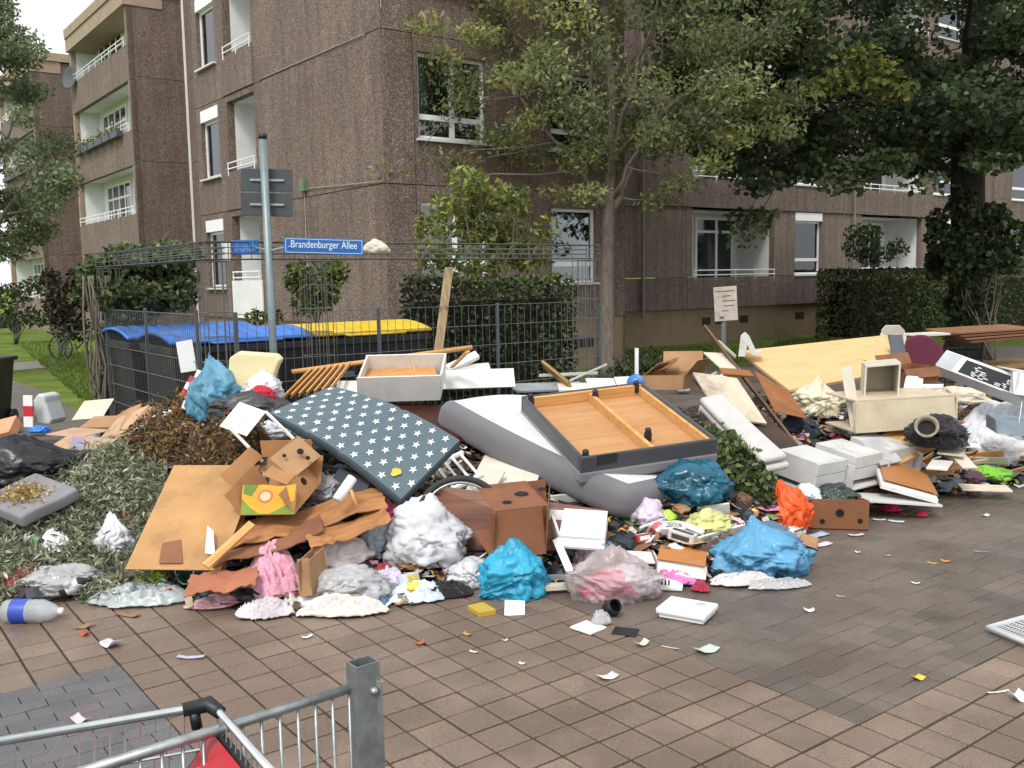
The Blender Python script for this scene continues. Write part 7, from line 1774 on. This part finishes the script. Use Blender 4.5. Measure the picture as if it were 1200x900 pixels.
# ---- single scraps of litter on the paving
LIT = [(20,620,.12,.09,'#d6d3cc','white torn paper on the hedge clippings',.03), (75,585,.09,.06,'#d06a3a','orange wrapper on the hedge clippings',.03), (112,548,.14,.1,'#cfcab8','cream card on the hedge clippings',.02), (120,560,.09,.08,'#d8b8b0','pinkish paper on the hedge clippings',.03), (70,618,.1,.05,'#c9d3d8','pale blue tissue on the hedge clippings',.04), (48,628,.07,.04,'#b05a34','rusty scrap on the hedge clippings',.03), (86,632,.06,.05,'#9a3a34','dark red scrap on the hedge clippings',.03), (132,530,.12,.09,'#b8c0c6','silvery film scrap between the clippings and the dry brush',.05), (131,758,.11,.08,'#cfc8d0','crumpled lilac tissue on the brown paving below the clear sheet',.05), (224,772,.15,.03,'#aab0c8','thin blue and white wrapper strip near the shopping trolley',.012), (712,795,.1,.06,'#d9d3cf','torn white packet with red corner in the middle of the brown paving',.02), (828,764,.12,.08,'#bcd3c0','clear and yellow blister pack at the edge of the dark paving',.02), (752,757,.07,.05,'#d6cfb8','cream scrap of paper at the corner of the brown paving',.03),
 (785,760,.1,.012,'#b9b3a8','thin pale stick at the corner of the brown paving',.005), (948,717,.06,.04,'#d9d8d2','small white plastic hook on the dark paving',.02), (1076,796,.05,.05,'#c9b53a','yellow leaf on the dark paving',.02), (1108,659,.06,.03,'#d88a3a','orange leaf on the wet paving',.02), (1092,661,.06,.02,'#c8b84a','narrow yellow leaf on the wet paving',.01),
 (1073,685,.05,.03,'#d5d2cc','small white paper scrap on the wet paving',.01), (1005,648,.04,.03,'#c9c6c0','tiny pale scrap on the wet paving',.01), (1192,822,.07,.06,'#d9d3dc','small pale pebble-like bag scrap at the right edge of the paving',.05), (1170,813,.12,.012,'#d9d9d6','thin white straw near the right edge of the paving',.006), (1155,605,.07,.04,'#dcd8d2','white scrap near the cream cardboard strip',.02),
 (548,745,.05,.03,'#c89a52','tan leaf on the brown paving below the white card',.015), (492,755,.05,.05,'#b8603a','reddish leaf on the brown paving',.02), (592,752,.03,.02,'#d9d5cc','little white crumb of paper below the cyan bag',.01), (612,779,.035,.02,'#dad7d0','small white crumb near the middle of the brown paving',.01), (555,765,.05,.015,'#dad7d0','sliver of white paper on the brown paving',.01),
 (360,748,.06,.03,'#cdd6d8','pale blue scrap on the paving below the white garment',.015), (98,736,.1,.05,'#8a6a48','brown damp leaf bundle on the paving left',.03), (100,745,.05,.04,'#c05a3a','red-orange scrap on the paving below the hedge clippings',.03), (150,722,.16,.05,'#8a6a48','strip of damp brown card below the clear plastic sheet',.02), (245,706,.06,.04,'#d98a3a','orange peel beside the faded pink cloth',.03),
 (95,847,.08,.05,'#c9bcb8','pale tissue scrap on the grey clinker inside the trolley',.03), (1040,652,.04,.02,'#b8b4ac','pale grey scrap on the wet paving by the light blue sack',.01), (985,700,.05,.02,'#aaa69e','grey paper shred on the dark paving',.01), (1150,648,.09,.02,'#8d8a86','greyish strip in the wet patch of the paving',.01), (935,664,.08,.05,'#c6cbb8','pale green scrap beside the light blue sack',.03),
 (1003,628,.12,.05,'#d2c2c8','pinkish magazine page under the fruit carton',.01), (960,640,.2,.07,'#d9cdd0','pink and white magazine page by the orange bag',.015), (1050,612,.12,.05,'#c5cde0','pale blue card on the paving beyond the fruit carton',.01), (1030,610,.1,.04,'#d6d2c4','cream card beside the magenta rag',.01), (1066,604,.16,.03,'#c99052','tan wooden strip beside the magenta rag',.015)]
for k, (x, y, w, d, c_, lab, cu) in enumerate(LIT):
    sheet('litter_scrap', lab, 'litter', hit(x, y), w, d, mat('lit_%d' % k, c_, .6, .2, 14, .25), random.uniform(-.6,.6), cu, seed=k*3.1, n=6, th=.0015)
# white paper caught on the fence beam
bag('caught_paper', 'white crumpled paper caught on the cage beam at the end of the blue street sign', 'paper', q(441,298,8.95), (.11,.06,.08), mat('paper_caught', '#cfc8b8', .8, .1), 101, .25, sub=4, sink=0)
flat('white_tag', 'white tag hanging on the cage beam beside the faded blue sign', 'tag', q(259,305,8.55), q(270,305,8.5), q(259,285,8.55), .003, mat('paper', '#d9dcdc', .7, .1, 50, .1))

# ---- the small stuff nobody could count
def scraps(n, seed):
    g = np.random.default_rng(seed); vs = []; cs = []
    pal = [('#c4c1ba',6),('#b3a992',4),('#8d6d4c',5),('#5d4330',6),('#241f1d',9),('#7a7f84',3),('#d8d8d5',3),('#4f86b0',1),('#b8404a',1),('#6f8a50',1),('#d08aa0',1),('#3b3f4a',3),('#c98f4a',2)]
    P = np.array([lin(c) for c, w in pal]); W = np.array([w for c, w in pal], float); W /= W.sum()
    k = 0
    while k < n:
        x = g.uniform(-4.2, 5.6); y0 = float(np.interp(x, FX, FYv)); y = y0+.05+abs(g.normal(0, 1.4))
        h = heap(x, y)
        if h < .015 or y > backline(x)-.1: 
            if g.random() < .7: continue
        if x < -2.0 and y < 7.2 and g.random() < .75: continue
        s = g.uniform(.015, .05)*(1.9 if g.random() < .12 else 1); a = g.uniform(0, 6.28); el = g.uniform(.15, .9)
        t1, t2 = g.normal(0, .28), g.normal(0, .28)
        u = np.array([math.cos(a), math.sin(a), t1])*s; v = np.array([-math.sin(a), math.cos(a), t2])*s*el
        c = np.array([x, y, h+.008+abs(g.normal(0,.02))+.5*(abs(t1)*s+abs(t2)*s*el)])
        mid = np.array([0, 0, g.normal(0,.3)*s])
        vs.append([c-u-v, c-v+mid, c+v+mid, c-u+v]); vs.append([c-v+mid, c+u-v*g.uniform(.4,1), c+u+v*g.uniform(.4,1), c+v+mid])
        col = P[g.choice(len(P), p=W)]*g.uniform(.75, 1.15); cs += [col, col]; k += 1
    vs = np.array(vs)
    o = np_quads('loose_rubbish', vs, np.array(cs), mat('scrap_mix', '#808080', .6, .25, 20, .3, attr=True), None, V(*vs.mean((0,1))), label='countless small scraps of paper, card and plastic strewn through the heap', cat='rubbish', kind='stuff')
    return o
scraps(9000, 3)
# crumpled lumps between the scraps
me_v, me_f, me_c = [], [], []
bm = bmesh.new(); bmesh.ops.create_icosphere(bm, subdivisions=2, radius=1); IV = [v.co.copy() for v in bm.verts]; IF = [tuple(v.index for v in f.verts) for f in bm.faces]; bm.free()
g = random.Random(12); lump = MB()
pal = [lin(c) for c in ('#d8d6d0','#dfe0e2','#a07a52','#2a2522','#3a3030','#8a8f94','#6b4a30','#c9bfa9','#26303c','#7d3038','#52708a','#1d1b1a')]
k = 0
while k < 420:
    x = g.uniform(-4.0, 5.4); y = float(np.interp(x, FX, FYv))+.08+abs(g.gauss(0, 1.2)); h = heap(x, y)
    if h < .01 or (x < -2.0 and y < 7.2 and g.random() < .8): 
        k += 1; continue
    s = g.uniform(.03, .10); c = V(x, y, h+s*.25); col = g.choice(pal); o_ = len(lump.v); sx, sy, sz = s*g.uniform(.7,1.6), s*g.uniform(.7,1.3), s*g.uniform(.4,.8); rot = Matrix.Rotation(g.uniform(0,6.28), 3, 'Z')
    for v in IV: lump.v.append(c + rot @ V(v.x*sx, v.y*sy, v.z*sz)*(1+.5*noise.noise(v*2.3+V(k*3.1,0,0))))
    for f in IF: lump.f.append(tuple(o_+i for i in f)); lump.c.append(col)
    k += 1
lump.build('crumpled_rubbish', mat('lump_mix', '#808080', .5, .25, 12, .25, attr=True), None, label='small crumpled bags and rags wedged between the larger things', cat='rubbish', kind='stuff')
